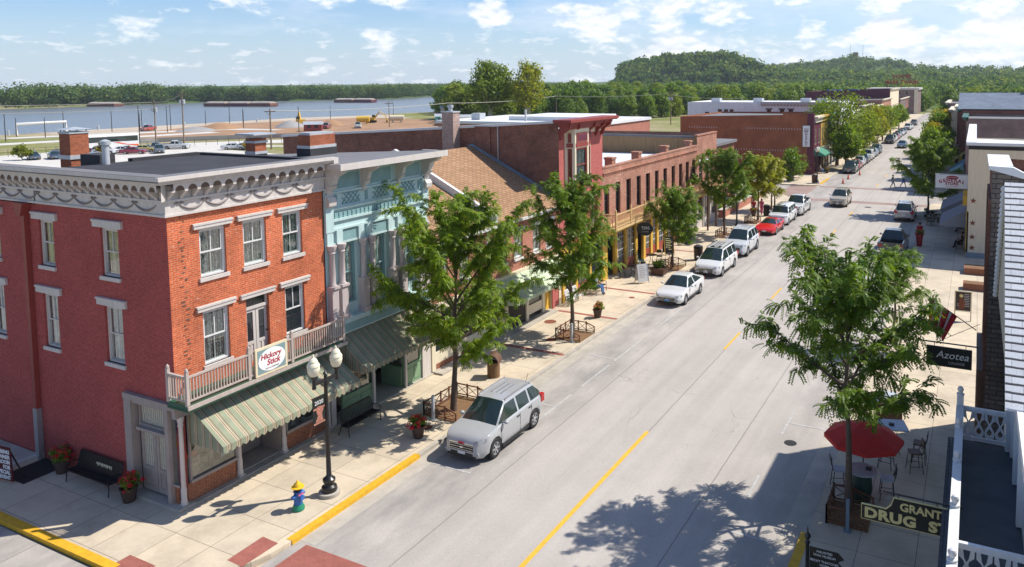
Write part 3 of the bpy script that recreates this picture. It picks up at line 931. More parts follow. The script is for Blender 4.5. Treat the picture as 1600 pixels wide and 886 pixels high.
def wall(mb, o, th, width, z0, z1, holes=(), depth=0.28, mi=0):
    us = sorted({0, width} | {h[0] for h in holes} | {h[1] for h in holes})
    zs = sorted({z0, z1} | {h[2] for h in holes} | {h[3] for h in holes})
    def pt(u, z, d=0.0):
        x, y = P2(o, th, u, d)
        return (x, y, z)
    for a, b in zip(us, us[1:]):
        for c, d in zip(zs, zs[1:]):
            m, n = (a + b) / 2, (c + d) / 2
            if any(h[0] < m < h[1] and h[2] < n < h[3] for h in holes): continue
            mb.quad(pt(a, c), pt(b, c), pt(b, d), pt(a, d), mi)
    for h in holes:
        a, b, c, d = h[:4]
        e = -depth
        mb.quad(pt(a, c), pt(a, c, e), pt(a, d, e), pt(a, d), mi)
        mb.quad(pt(b, c), pt(b, d), pt(b, d, e), pt(b, c, e), mi)
        mb.quad(pt(a, d), pt(a, d, e), pt(b, d, e), pt(b, d), mi)
        mb.quad(pt(a, c), pt(b, c), pt(b, c, e), pt(a, c, e), mi)
    return mb


WC = {}


def window(parent, o, th, u0, u1, z0, z1, style='sash', frame='paint_white_worn', curtain='curtain_lace', lintel=None, sill=None, recess=0.10, lh=0.2, lover=0.23, name='window'):
    """a window in the hole u0..u1, z0..z1 of a wall: frame mesh > pane, curtain, lintel, sill"""
    w, h = u1 - u0, z1 - z0
    key = (round(w, 2), round(h, 2), style, frame, curtain, lintel, sill, recess, lh, name)
    x, y = P2(o, th, (u0 + u1) / 2)
    if key not in WC:
        fr = MB()
        t = 0.075
        W2 = w / 2
        # outer casing
        for a, b, c, d in ((-W2, -W2 + t, 0, h), (W2 - t, W2, 0, h), (-W2 + t, W2 - t, h - t, h), (-W2 + t, W2 - t, 0, t * 0.9)):
            fr.box(a, b, recess - 0.02, recess + 0.08, c, d)
        s = 0.05
        if style in ('sash', 'sash1', 'sash6'):
            # upper sash proud, lower sash behind, meeting rail, one vertical bar each
            for z_0, z_1, yy in ((h / 2 - 0.02, h - t, recess + 0.015), (t * 0.9, h / 2 + 0.02, recess + 0.05)):
                for a, b, c, d in ((-W2 + t, -W2 + t + s, z_0, z_1), (W2 - t - s, W2 - t, z_0, z_1), (-W2 + t + s, W2 - t - s, z_0, z_0 + s), (-W2 + t + s, W2 - t - s, z_1 - s, z_1)):
                    fr.box(a, b, yy, yy + 0.03, c, d)
                if style != 'sash1': fr.box(-0.016, 0.016, yy + 0.003, yy + 0.027, z_0 + s, z_1 - s)
        elif style == 'multi':
            nxm, nzm = max(2, round(w / 0.45)), max(2, round(h / 0.5))
            for i in range(1, nxm):
                q = -W2 + w * i / nxm
                fr.box(q - 0.015, q + 0.015, recess + 0.01, recess + 0.04, t, h - t)
            for i in range(1, nzm):
                q = h * i / nzm
                fr.box(-W2 + t, W2 - t, recess + 0.012, recess + 0.038, q - 0.015, q + 0.015)
        elif style == 'dark':
            fr.box(-W2 + t, W2 - t, recess + 0.01, recess + 0.05, h * 0.5 - 0.025, h * 0.5 + 0.025)
        o_ = fr.obj(name, frame)
        pane = MB().quad((-W2 + t, recess + 0.045, t), (W2 - t, recess + 0.045, t), (W2 - t, recess + 0.045, h - t), (-W2 + t, recess + 0.045, h - t))
        if curtain:
            pane.obj('pane', 'window_glass', o_)
            if curtain == 'shop':
                cu = MB()
                cu.box(-W2, W2, recess + 0.12, recess + 1.0, 0.0, 0.05)
                rng = random.Random(int(w * 100 + h * 7))
                q = -W2 + 0.2
                while q < W2 - 0.2:
                    hh = rng.uniform(0.2, min(0.9, h * 0.5))
                    cu.box(q, q + rng.uniform(0.12, 0.35), recess + 0.3, recess + 0.6, 0.05, 0.05 + hh)
                    q += rng.uniform(0.3, 0.6)
                cu.obj('display', 'display_goods', o_)
            else:
                cu = MB()
                n = 24
                for sd in ((-W2 + 0.02, W2 - 0.02),) if curtain != 'curtain_lace' else ((-W2 + 0.02, -0.02), (0.02, W2 - 0.02)):
                    vv = []
                    for i in range(n + 1):
                        q = sd[0] + (sd[1] - sd[0]) * i / n
                        yy = recess + 0.14 + 0.025 * math.sin(i * 1.6)
                        vv += [(q, yy, 0.03), (q, yy, h - 0.02)]
                    cu.add(vv, [(2 * i, 2 * i + 2, 2 * i + 3, 2 * i + 1) for i in range(n)])
                cu.obj('curtain', curtain, o_)
        else:
            pane.obj('pane', 'far_glass', o_)
        if lintel:
            MB().box(-W2 - lover, W2 + lover, -0.09, 0.02, h + 0.02, h + 0.02 + lh).box(-W2 - lover - 0.03, W2 + lover + 0.03, -0.115, -0.09, h + 0.02 + lh - 0.05, h + 0.02 + lh + 0.012).box(-W2 - lover - 0.03, W2 + lover + 0.03, -0.09, 0.02, h + 0.022 + lh, h + 0.022 + lh + 0.02).obj('lintel', lintel, o_)
        if sill:
            MB().box(-W2 - 0.07, W2 + 0.07, -0.07, recess - 0.022, -0.13, 0.0).obj('sill', sill, o_)
        WC[key] = (o_, kids(o_))
        c = o_
    else:
        p, ks = WC[key]
        c = cpy(p)
        for k in ks: cpy(k, c)
    c.parent = parent
    c.location = (x, y, z0)
    c.rotation_euler = (0, 0, th)
    return c


def win_row(parent, o, th, spec, z0, z1, **kw):
    for a, b in spec: window(parent, o, th, a, b, z0, z1, **kw)


def rail(mb, a, b, z, h=0.9, post_at=(), balus=0.11, bw=0.035, base=0.1, postw=0.1, ph=1.05, toph=0.06, topw=0.09):
    """balustrade from a to b (x, y)"""
    a, b = Vector((*a, 0)), Vector((*b, 0))
    L = (b - a).length
    d = (b - a) / L
    mb.bar(a + Vector((0, 0, z + h)), b + Vector((0, 0, z + h)), topw, toph)
    mb.bar(a + Vector((0, 0, z + base)), b + Vector((0, 0, z + base)), 0.07, 0.05)
    n = int(L / balus)
    for i in range(1, n):
        p = a + d * (L * i / n)
        mb.bar(p + Vector((0, 0, z + base + 0.02)), p + Vector((0, 0, z + h - 0.03)), bw)
    for t in post_at:
        p = a + d * (L * t)
        mb.bar(p + Vector((0, 0, z - 0.05)), p + Vector((0, 0, z + ph)), postw)
        mb.lathe([(postw * 0.35, 0), (postw * 0.62, 0.03), (postw * 0.5, 0.09), (0.005, 0.15)], (p.x, p.y, z + ph - 0.005), 8)
    return mb


def awning(name, parent, o, th, u0, u1, ztop, zbot, out, mat, d0=0.06, valance=0.25, scallop=0.2, sides=True, sag=0.04, frame_mat='grey_metal', solid=False):
    mb = MB()
    n = max(2, int((u1 - u0) / scallop))
    rows = 5
    grid = []
    for j in range(rows + 1):
        t = j / rows
        row = []
        for i in range(n + 1):
            u = u0 + (u1 - u0) * i / n
            z = ztop + (zbot - ztop) * t - sag * math.sin(PI * t) * (0.6 + 0.4 * math.cos(2 * PI * i / 6))
            row.append((*P2(o, th, u, d0 + (out - d0) * t), z))
        grid.append(row)
    vv = [p for r in grid for p in r]
    mb.add(vv, [(j * (n + 1) + i, j * (n + 1) + i + 1, (j + 1) * (n + 1) + i + 1, (j + 1) * (n + 1) + i) for j in range(rows) for i in range(n)])
    vv, ff = [], []
    for i in range(n):          # scalloped valance
        b = len(vv)
        for k in range(5):
            u = u0 + (u1 - u0) * (i + k / 4) / n
            dz = valance * (0.62 + 0.38 * math.sin(PI * k / 4))
            x, y = P2(o, th, u, out + 0.006)
            vv += [(x, y, zbot), (x, y, zbot - dz)]
        ff += [(b + 2 * k, b + 2 * k + 2, b + 2 * k + 3, b + 2 * k + 1) for k in range(4)]
    mb.add(vv, ff)
    if sides:
        for u in (u0, u1):
            a, b = P2(o, th, u, d0), P2(o, th, u, out)
            mb.add([(*a, ztop), (*b, zbot), (*b, zbot - valance * 0.8), (*a, zbot - valance * 0.8)], [(0, 1, 2, 3)])
    a = mb.obj(name, mat, parent)
    fr = MB()
    for u in (u0 + 0.02, (u0 + u1) / 2, u1 - 0.02):
        fr.bar((*P2(o, th, u, d0), ztop - 0.12), (*P2(o, th, u, out - 0.05), zbot - 0.05), 0.03)
    fr.bar((*P2(o, th, u0 + 0.03, out - 0.05), zbot - 0.05), (*P2(o, th, u1 - 0.03, out - 0.05), zbot - 0.05), 0.03)
    fr.obj('awning_frame', frame_mat, a)
    return a


def turned_column(mb, x, y, z0, z1, r=0.09, pl=0.0):
    h = z1 - z0
    mb.box(x - r * 1.5, x + r * 1.5, y - r * 1.5, y + r * 1.5, z0, z0 + 0.12)
    mb.lathe([(r * 1.35, 0.12), (r * 1.5, 0.2), (r * 1.2, 0.28), (r * 1.28, h * 0.2), (r * 1.05, h * 0.2 + 0.05), (r, h * 0.24), (r * 0.92, h * 0.88), (r * 1.25, h * 0.9), (r * 1.0, h * 0.92), (r * 1.5, h * 0.97), (r * 1.5, h)], (x, y, z0), 14)
    return mb


EAST = PI / 2     # walls of the left side that face the street (+x)
WEST = -PI / 2    # walls of the right side that face the street (-x)
# ------------------------------------------------------------------ red corner building
FX = -23.15
b = thing('corner_building', 'three storey red brick corner building with white arcaded cornice, balcony and striped awning', 'building', (-28, 19, 0))
b.location = (0, 0, 0)
RED = b
o, os_ = (FX, 15.6), (-42.0, 15.6)
upf = [(16.72 - 15.6, 17.73 - 15.6), (18.43 - 15.6, 19.42 - 15.6), (20.16 - 15.6, 21.08 - 15.6)]
hf = [(a, c, 7.48, 9.15) for a, c in upf] + [(upf[0][0], upf[0][1], 4.45, 6.33), (upf[1][0], upf[1][1], 3.92, 6.32), (upf[2][0], upf[2][1], 4.45, 6.33)]
wall(MB(), o, EAST, 6.55, 3.35, 9.85, hf).obj('front_wall', 'brick_orange', b)
sx = [(-37.6, -36.7), (-33.95, -33.05), (-30.42, -29.51), (-26.72, -25.74)]
hs = [(p + 42, q + 42, 7.45, 9.14) for p, q in sx] + [(p + 42, q + 42, 4.42, 6.42) for p, q in sx] + [(-25.66 + 42, -23.15 + 42, 0.0, 3.45)]
m_ = wall(MB(), os_, 0, 18.85, 0.0, 9.85, hs)
m_.quad((-42, 22.15, 0), (-42, 15.6, 0), (-42, 15.6, 9.7), (-42, 22.15, 9.7))
m_.quad((FX, 22.15, 0), (-30.4, 22.15, 0), (-30.4, 22.15, 10.5), (FX, 22.15, 10.5)).quad((-30.4, 22.16, 0), (-42, 22.16, 0), (-42, 22.16, 9.75), (-30.4, 22.16, 9.75))
m_.obj('side_wall', 'brick_rose', b)
kw = dict(lintel='paint_greige', sill='paint_greige')
win_row(b, o, EAST, upf, 7.48, 9.15, curtain='curtain_lace', lh=0.17, **kw)
window(b, o, EAST, *upf[0], 4.45, 6.33, curtain='curtain_lace', lh=0.17, **kw)
window(b, o, EAST, *upf[2], 4.45, 6.33, curtain=None, lh=0.17, **kw)
win_row(b, os_, 0, [(p + 42, q + 42) for p, q in sx], 7.45, 9.14, curtain='curtain_cream', frame='paint_greige', lh=0.24, lover=0.3, **kw)
win_row(b, os_, 0, [(p + 42, q + 42) for p, q in sx], 4.42, 6.42, curtain='curtain_white', frame='paint_greige', lh=0.24, lover=0.3, **kw)


def door(name, parent, o, th, u0, u1, z0, z1, mat, panes=2, recess=0.14, transom=0.0, glass='far_glass', handle=True, plinth=0.35):
    """panelled door leaf with glass in its upper part and an optional transom light"""
    x, y = P2(o, th, (u0 + u1) / 2)
    w, h = u1 - u0, z1 - z0
    W2 = w / 2
    d = MB()
    hd = h - transom
    if transom:
        d.box(-W2, W2, recess - 0.05, recess + 0.06, hd - 0.04, hd + 0.06)
        d.box(-W2, -W2 + 0.06, recess - 0.03, recess + 0.06, hd + 0.06, h)
        d.box(W2 - 0.06, W2, recess - 0.03, recess + 0.06, hd + 0.06, h)
        d.box(-W2 + 0.06, W2 - 0.06, recess - 0.03, recess + 0.06, h - 0.06, h)
    lw = w / panes
    gl = MB()
    for i in range(panes):
        a, c = -W2 + lw * i + 0.012, -W2 + lw * (i + 1) - 0.012
        s = min(0.13, lw * 0.22)
        zt, zm = hd - 0.05, z0 * 0 + hd * plinth
        d.box(a, a + s, recess, recess + 0.05, 0.02, zt)
        d.box(c - s, c, recess, recess + 0.05, 0.02, zt)
        d.box(a + s, c - s, recess, recess + 0.05, zt - s, zt)
        d.box(a + s, c - s, recess, recess + 0.05, zm - s * 0.5, zm + s * 0.5)
        d.box(a + s, c - s, recess, recess + 0.05, 0.02, 0.2)
        d.box(a + s, c - s, recess + 0.025, recess + 0.045, 0.2, zm - s * 0.5)
        mid = (a + c) / 2
        d.box(mid - 0.03, mid + 0.03, recess, recess + 0.024, 0.2, zm - s * 0.5)
        gl.quad((a + s, recess + 0.03, zm + s * 0.5), (c - s, recess + 0.03, zm + s * 0.5), (c - s, recess + 0.03, zt - s), (a + s, recess + 0.03, zt - s))
    if transom:
        gl.quad((-W2 + 0.06, recess + 0.03, hd + 0.06), (W2 - 0.06, recess + 0.03, hd + 0.06), (W2 - 0.06, recess + 0.03, h - 0.06), (-W2 + 0.06, recess + 0.03, h - 0.06))
    q = d.obj(name, mat, parent, (x, y, z0), th)
    gl.obj('pane', glass, q)
    if handle: MB().sphere((W2 - 0.07, recess - 0.03, 1.0), 0.035, 8, 6).obj('handle', 'black_metal', q)
    return q


dq = door('door', b, o, EAST, *upf[1], 3.92, 6.32, 'paint_greige', panes=2, transom=0.42)
MB().box(-0.73, 0.73, -0.09, 0.02, 2.42, 2.59).box(-0.76, 0.76, -0.115, -0.09, 2.55, 2.61).obj('lintel', 'paint_greige', dq)

# cornice: frieze board, corbels under an arcade, crown moulding, swags
cn = MB()
CX1, CY0, CY1 = FX, 15.6, 22.22
for (x0, x1, y0, y1) in ((-42, FX + 0.07, CY0 - 0.07, CY0 + 0.05), (FX - 0.05, FX + 0.07, CY0 + 0.05, CY1)):
    cn.box(x0, x1, y0, y1, 9.80, 10.75)
def ring(mb, e0, e1, z0, z1):
    mb.box(-42, FX + e1, CY0 - e1, CY0 - e0, z0, z1)
    mb.box(FX + e0, FX + e1, CY0 - e0, CY1 + 0.05, z0, z1)
ring(cn, 0.072, 0.12, 9.74, 9.815)
ring(cn, 0.072, 0.15, 10.22, 10.29)
ring(cn, 0.0, 0.46, 10.84, 10.90)
ring(cn, 0.0, 0.54, 10.905, 10.97)
ring(cn, 0.0, 0.62, 10.975, 11.10)
pit = 0.452
RECESS, RECESS2 = MB(), MB()
def bay(mb, P):
    """one arch of the arcade; P(u, d, z) maps run, projection and height"""
    n = 8
    hw, d0 = pit / 2, 0.40
    rr = 0.165
    zs_ = 10.60
    pts = [P(-rr, d0, zs_)] + [P(-rr * math.cos(PI * i / n), d0, zs_ + rr * math.sin(PI * i / n)) for i in range(1, n)] + [P(rr, d0, zs_)]
    top = [P(-hw + pit * i / n, d0, 10.838) for i in range(n + 1)]
    vv = pts + top
    mb.add(vv, [(i, i + 1, n + 2 + i, n + 1 + i) for i in range(n)])
    mb.add([P(-hw, d0, zs_), pts[0], top[0]], [(0, 1, 2)])
    mb.add([pts[-1], P(hw, d0, zs_), top[-1]], [(0, 1, 2)])
    back = [P(-rr, 0.09, zs_)] + [P(-rr * math.cos(PI * i / n), 0.09, zs_ + rr * math.sin(PI * i / n)) for i in range(1, n)] + [P(rr, 0.09, zs_)]
    mb.add(pts + back, [(i, i + 1, n + 2 + i, n + 1 + i) for i in range(n)])
    lun = [P(0, 0.385, zs_)] + [P(-rr * math.cos(PI * i / n), 0.385, zs_ + rr * math.sin(PI * i / n)) for i in range(n + 1)]  # brown painted panel near the arch face, standing in for the dark recess
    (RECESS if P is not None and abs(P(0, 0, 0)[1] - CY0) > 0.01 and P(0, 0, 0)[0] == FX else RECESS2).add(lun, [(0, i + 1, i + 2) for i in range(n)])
    # corbel between two arches
    for sgn in (-1,):
        u0, u1 = sgn * hw - 0.058, sgn * hw + 0.058
        pr = [(0.09, 10.29), (0.13, 10.29), (0.16, 10.36), (0.40, 10.56), (0.40, 10.60), (0.09, 10.60)]
        va = [P(u0, d, z) for d, z in pr] + [P(u1, d, z) for d, z in pr]
        k = len(pr)
        mb.add(va, [tuple(range(k)), tuple(range(k, 2 * k))[::-1]] + [(i, (i + 1) % k, (i + 1) % k + k, i + k) for i in range(k)])
for i in range(14):
    yc = CY0 + 0.22 + pit * (i + 0.5) - 0.2
    bay(cn, lambda u, d, z, yc=yc: (FX + d, yc + u, z))
for i in range(41):
    xc = FX - 0.02 - pit * (i + 0.5) + 0.2
    bay(cn, lambda u, d, z, xc=xc: (xc + u, CY0 - d, z))
for x, y in ((FX + 0.28, CY0 - 0.28),):
    cn.prism([(x - 0.32, y + 0.32), (x - 0.1, y + 0.2), (x + 0.12, y - 0.12), (x - 0.2, y + 0.1)], 'z', 10.3, 10.84)
cn.box(FX + 0.06, FX + 0.58, CY1 + 0.052, CY1 + 0.30, 10.2, 11.06)
cor = cn.obj('cornice', 'paint_greige', b, smooth=35)
RECESS.obj('arch_dark_panel', 'arch_brown', cor)
RECESS2.obj('arch_dark_panel', 'arch_brown', cor)
sg = MB()
def swag(P, wdt):
    pts = [P(-wdt / 2 + wdt * t, 10.115 - 0.20 * math.sin(PI * t) ** 0.8) for t in [i / 12 for i in range(13)]]
    sg.tube(pts, [0.012 + 0.03 * math.sin(PI * i / 12) for i in range(13)], 6)
    for s_, a_ in ((-1, 0.5), (1, 0.5), (-1, 1.1), (1, 1.1)):
        c_ = P(-wdt / 2 + s_ * 0.09 * a_ * 1.5, 10.12 + 0.03 * (2 - a_))
        pts2 = [P(-wdt / 2 + s_ * (0.03 + 0.13 * a_ * t), 10.08 + 0.10 * math.sin(PI * t * 0.8) * (1.4 - 0.5 * a_)) for t in [i / 5 for i in range(6)]]
        sg.tube(pts2, [0.012, 0.02, 0.022, 0.022, 0.02, 0.008], 5)
for i in range(7):
    yc = CY0 + 0.4 + 0.95 * (i + 0.5)
    if yc < CY1 - 0.3: swag(lambda u, z, yc=yc: (FX + 0.09, yc + u, z), 0.93)
for i in range(16):
    xc = FX - 0.35 - 1.12 * (i + 0.5)
    swag(lambda u, z, xc=xc: (xc + u, CY0 - 0.09, z), 1.10)
sg.obj('swag_ornament', 'paint_swag', cor)
# roof: dark membrane, raised edge, curbs, vents
rf = MB()
rf.quad((-30.4, 15.2, 10.93), (FX + 0.45, 15.2, 10.93), (FX + 0.45, 22.2, 10.93), (-30.4, 22.2, 10.93))
rf.quad((-42, 15.5, 9.7), (-30.4, 15.5, 9.7), (-30.4, 22.15, 9.7), (-42, 22.15, 9.7)).quad((-30.4, 15.5, 9.7), (-30.4, 22.2, 9.7), (-30.4, 22.2, 10.93), (-30.4, 15.5, 10.93))
rf.box(-30.4, -23.4, 22.0, 22.3, 10.8, 11.02)
rf.box(-30.4, -30.1, 19.0, 22.0, 10.93, 11.05)
roof = rf.obj('roof', 'roof_black', b)
MB().box(-42, FX + 0.5, 15.0, 15.5, 10.93, 11.115).box(FX + 0.02, FX + 0.5, 15.5, 22.3, 10.93, 11.112).obj('roof_edge', 'roof_grey', roof)
ch = MB().box(-34.05, -33.3, 18.45, 19.2, 9.7, 11.98).obj('chimney', 'brick_chimney', roof)
MB().box(-34.4, -33.4, 18.05, 18.95, 10.92, 11.15).box(-34.38, -33.42, 18.07, 18.93, 12.75, 12.83).obj('flashing', 'galv', ch) if False else None
cp = MB().box(-34.08, -33.27, 18.42, 19.23, 11.985, 12.06)
for x in (-34.0, -33.35):
    for y in (18.5, 19.15): cp.bar((x, y, 12.06), (x, y, 12.16), 0.03)
cp.add([(-34.15, 18.35, 12.16), (-33.2, 18.35, 12.16), (-33.2, 19.3, 12.16), (-34.15, 19.3, 12.16), (-33.67, 18.83, 12.26)], [(0, 1, 4), (1, 2, 4), (2, 3, 4), (3, 0, 4), (3, 2, 1, 0)])
cp2 = MB().box(-34.1, -33.25, 18.4, 19.25, 10.93, 11.1)
cp2.obj('flashing', 'galv', roof)
cp.obj('chimney_cap', 'galv', roof)
MB().lathe([(0.13, 0), (0.13, 0.75), (0.19, 0.76), (0.19, 0.9), (0.05, 0.96)], (-30.0, 17.9, 10.93), 14).obj('vent_pipe', 'galv', roof, smooth=40)
MB().box(-32.2, -30.9, 18.2, 18.8, 9.7, 11.22).obj('roof_curb', 'roof_black', roof)
# downspout with hopper head
dsp = MB()
dsp.prism([(-31.42, 9.72), (-30.78, 9.72), (-30.98, 9.25), (-31.22, 9.25)], 'y', 15.28, 15.59).box(-31.2, -31.0, 15.42, 15.59, 1.95, 9.26)
dn = dsp.obj('downspout', 'paint_crimson', b)
MB().box(-31.22, -30.98, 15.40, 15.59, 0.0, 1.96).obj('lower_pipe', 'grey_metal', dn)
# shop front: turned columns, brick aprons, big panes, recessed entrance
sf = MB()
sf.box(FX - 0.05, FX + 0.14, 15.46, 22.15, 3.10, 3.36)                     # beam
sf.box(-25.75, FX + 0.14, 15.44, 15.62, 3.36, 3.55)
sf.box(-25.72, -25.36, 15.45, 15.75, 0, 3.36)                              # side door jambs
sf.box(-25.36, -23.62, 15.5, 15.75, 3.24, 3.36)
sf.box(-23.62, -23.45, 15.47, 15.75, 0, 3.36)
sf.box(-25.2, -23.62, 15.52, 15.75, 2.32, 2.42)
for a, c in ((15.95, 17.78), (19.92, 21.9)):
    sf.box(FX - 0.02, FX + 0.1, a, c, 0.70, 0.80)
    sf.box(FX - 0.02, FX + 0.06, a, a + 0.07, 0.8, 3.1)
    sf.box(FX - 0.02, FX + 0.06, c - 0.07, c, 0.8, 3.1)
    sf.box(FX - 0.015, FX + 0.055, a + 0.07, c - 0.07, 2.5, 2.57)
sf.box(-23.45, FX, 15.56, 15.62, 0.70, 0.78)
sf.box(-24.3, FX - 0.03, 17.80, 17.9, 0, 3.1)
sf.box(-24.3, FX - 0.03, 19.72, 19.8, 0, 3.1)
sfo = sf.obj('shop_front', 'paint_greige_dark', b)
c0 = turned_column(MB(), 0, 0, 0, 3.12, 0.075).obj('column', 'paint_greige', sfo, (FX + 0.06, 15.68, 0), smooth=40)
for y in (17.84, 19.80, 22.02): cpy(c0, sfo, (FX + 0.06, y, 0))
MB().box(FX - 0.1, FX + 0.03, 15.85, 17.72, 0.06, 0.70).box(-23.45, FX - 0.1, 15.62, 15.7, 0.06, 0.70).obj('brick_apron', 'brick_base', sfo)
MB().box(FX - 0.1, FX + 0.03, 19.95, 21.95, 0.06, 0.70).obj('brick_apron', 'brick_base', sfo)
for a, c in ((15.95, 17.78), (19.92, 21.9)): MB().quad((FX + 0.01, a, 0.8), (FX + 0.01, c, 0.8), (FX + 0.01, c, 3.1), (FX + 0.01, a, 3.1)).obj('pane', 'window_glass', sfo)
MB().quad((-23.45, 15.6, 0.78), (FX, 15.6, 0.78), (FX, 15.6, 3.1), (-23.45, 15.6, 3.1)).obj('pane', 'window_glass', sfo)
crk = MB()
rc = random.Random(3)
for k in range(34):
    z = 4.2 + k * 0.165 + rc.uniform(-0.05, 0.05)
    y = 16.05 + rc.uniform(-0.09, 0.09)
    crk.box(FX, FX + 0.012, y, y + rc.uniform(0.03, 0.16), z, z + rc.uniform(0.02, 0.06))
crk.obj('toothing_marks', 'arch_brown', b)  # raised dark marks drawn for the gaps in the toothed brick edge
dg_ = MB().box(-25.2, FX - 0.05, 15.76, 17.75, 0.6, 0.66).box(-25.2, -24.3, 19.9, 21.9, 0.6, 0.66).box(-24.9, FX - 0.2, 19.95, 21.85, 0.55, 0.62)
rng = random.Random(5)
for i in range(26):
    y, x = (rng.uniform(16.0, 17.6) if i < 13 else rng.uniform(20.1, 21.7)), FX - rng.uniform(0.25, 1.2)
    s_ = rng.uniform(0.08, 0.2)
    dg_.box(x - s_, x + s_, y - s_, y + s_, 0.66, 0.66 + rng.uniform(0.15, 0.8))
dg_.obj('display', 'display_goods', sfo)
MB().box(FX - 0.4, FX - 0.36, 16.1, 16.5, 0.66, 1.5).box(FX - 0.9, FX - 0.5, 15.85, 16.1, 0.66, 2.3).obj('display_orange', 'cone_orange', sfo)
MB().box(FX - 0.005, FX + 0.005, 17.15, 17.68, 1.05, 1.75).obj('window_poster', 'floral_blue', sfo)
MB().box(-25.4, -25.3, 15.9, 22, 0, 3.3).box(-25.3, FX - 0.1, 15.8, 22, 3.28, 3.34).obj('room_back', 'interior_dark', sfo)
door('entrance_door', b, (-24.28, 17.9), EAST, 0.02, 1.8, 0.1, 3.0, 'paint_greige_dark', panes=2, transom=0.6, recess=0.0)
door('side_door', b, (-25.36, 15.6), 0, 0.08, 1.70, 0.14, 3.24, 'paint_greige_dark', panes=2, transom=0.8, recess=0.12, glass='curtain_cream')
MB().box(-26.0, FX + 0.24, 15.36, 15.95, 0.0, 0.10).box(FX - 0.1, FX + 0.24, 15.95, 22.1, 0.0, 0.055).box(-24.3, FX - 0.1, 17.9, 19.72, 0.0, 0.098).obj('door_step', 'concrete', b)
# balcony
bl = MB().box(FX, -22.15, 15.32, 22.2, 3.62, 3.78).box(FX, -22.12, 15.3, 22.2, 3.56, 3.62)
bal = bl.obj('balcony', 'paint_green_dark', b)
rl = MB()
rail(rl, (-22.2, 15.36), (-22.2, 22.1), 3.8, 0.88, (0.0, 0.345, 0.62, 1.0))
rail(rl, (FX + 0.02, 15.36), (-22.26, 15.36), 3.8, 0.88, (0.0,))
rl.box(-22.14, -22.09, 15.3, 22.2, 3.63, 3.76)
rl.obj('balustrade', 'paint_rail', bal)
awning('awning', b, (FX, 15.6), EAST, 0.35, 6.5, 3.42, 2.30, 1.75, 'awning_stripe', scallop=0.24)

# shop sign on the balustrade
s = thing('shop_sign', 'white oval lettered signboard with floral corners hung on the red building balcony', 'sign', (-22.12, 18.55, 4.28), EAST)
MB().box(-0.68, 0.68, -0.03, 0.03, -0.5, 0.5).obj('board', 'sign_cream', s)
MB().box(-0.6, 0.6, -0.036, -0.03, -0.42, 0.42).obj('floral_panel', 'floral_blue', s)
el = [(0.58 * math.cos(t * PI / 16), 0.40 * math.sin(t * PI / 16)) for t in range(32)]
MB().prism(el, 'y', -0.046, -0.036).obj('oval', 'letter_white', s)
text('Hickory', 0.27, (-0.05, -0.048, 0.15), s, 'letter_red', bold=0.006, shear=0.2)
text('Stick', 0.29, (0.05, -0.048, -0.09), s, 'letter_red', bold=0.006, shear=0.2)
text('ART & COMPANY', 0.075, (0, -0.048, -0.29), s, 'paint_swag')

# ------------------------------------------------------------------ aqua cast-iron front
b = thing('aqua_storefront_building', 'pale aqua iron fronted building with heavy bracketed cornice and paired columns', 'building')
o = (FX, 22.2)
cols = [22.41, 22.94, 24.17, 24.69, 25.99, 26.60, 27.83, 28.28]
wn = [(23.17, 23.92), (24.96, 25.72), (26.84, 27.60)]
hw_ = [(a - 22.2, c - 22.2, 4.85, 7.42) for a, c in wn]
m_ = wall(MB(), o, EAST, 6.4, 3.75, 10.5, hw_)
m_.quad((FX, 28.6, 0), (-38, 28.6, 0), (-38, 28.6, 9.3), (FX, 28.6, 10.5))
m_.quad((-38, 22.2, 0), (-38, 28.6, 0), (-38, 28.6, 9.3), (-38, 22.2, 9.3))
for z0, z1, e in ((8.02, 8.10, 0.09), (8.40, 8.50, 0.10), (8.88, 8.96, 0.10), (9.55, 9.62, 0.12), (7.44, 7.52, 0.05)):
    m_.box(FX, FX + e, 22.22, 28.58, z0, z1)
m_.box(FX, FX + 0.12, 22.2, 22.62, 8.0, 9.72).box(FX, FX + 0.12, 28.2, 28.6, 8.0, 9.72)
for y in cols: m_.box(FX, FX + 0.1, y - 0.16, y + 0.16, 7.46, 8.02)
m_.obj('front_wall', 'paint_aqua', b)
win_row(b, o, EAST, [(a - 22.2, c - 22.2) for a, c in wn], 4.85, 7.42, frame='paint_aqua_dark', curtain='curtain_white', recess=0.12)
for a, c in wn: MB().box(FX, FX + 0.02, a - 0.05, c + 0.05, 7.54, 7.98).obj('window_panel', 'paint_aqua_dark', b)
for i in range(3): MB().box(FX + 0.0, FX + 0.03, 22.95 + i * 1.95, 24.2 + i * 1.95, 9.72, 10.3).obj('frieze_panel', 'paint_aqua_dark', b)
pn = MB()
for i in range(23):
    y = 22.72 + i * 0.245
    pn.prism([(y, 8.55), (y + 0.06, 8.50), (y + 0.12, 8.55), (y + 0.06, 8.60)], 'x', FX, FX + 0.05)
    pn.box(FX, FX + 0.045, y + 0.03, y + 0.09, 8.62, 8.74)
pn.box(FX, FX + 0.012, 22.65, 28.4, 8.5, 8.78)
pn.obj('dentil_band', 'paint_aqua_dark', b)
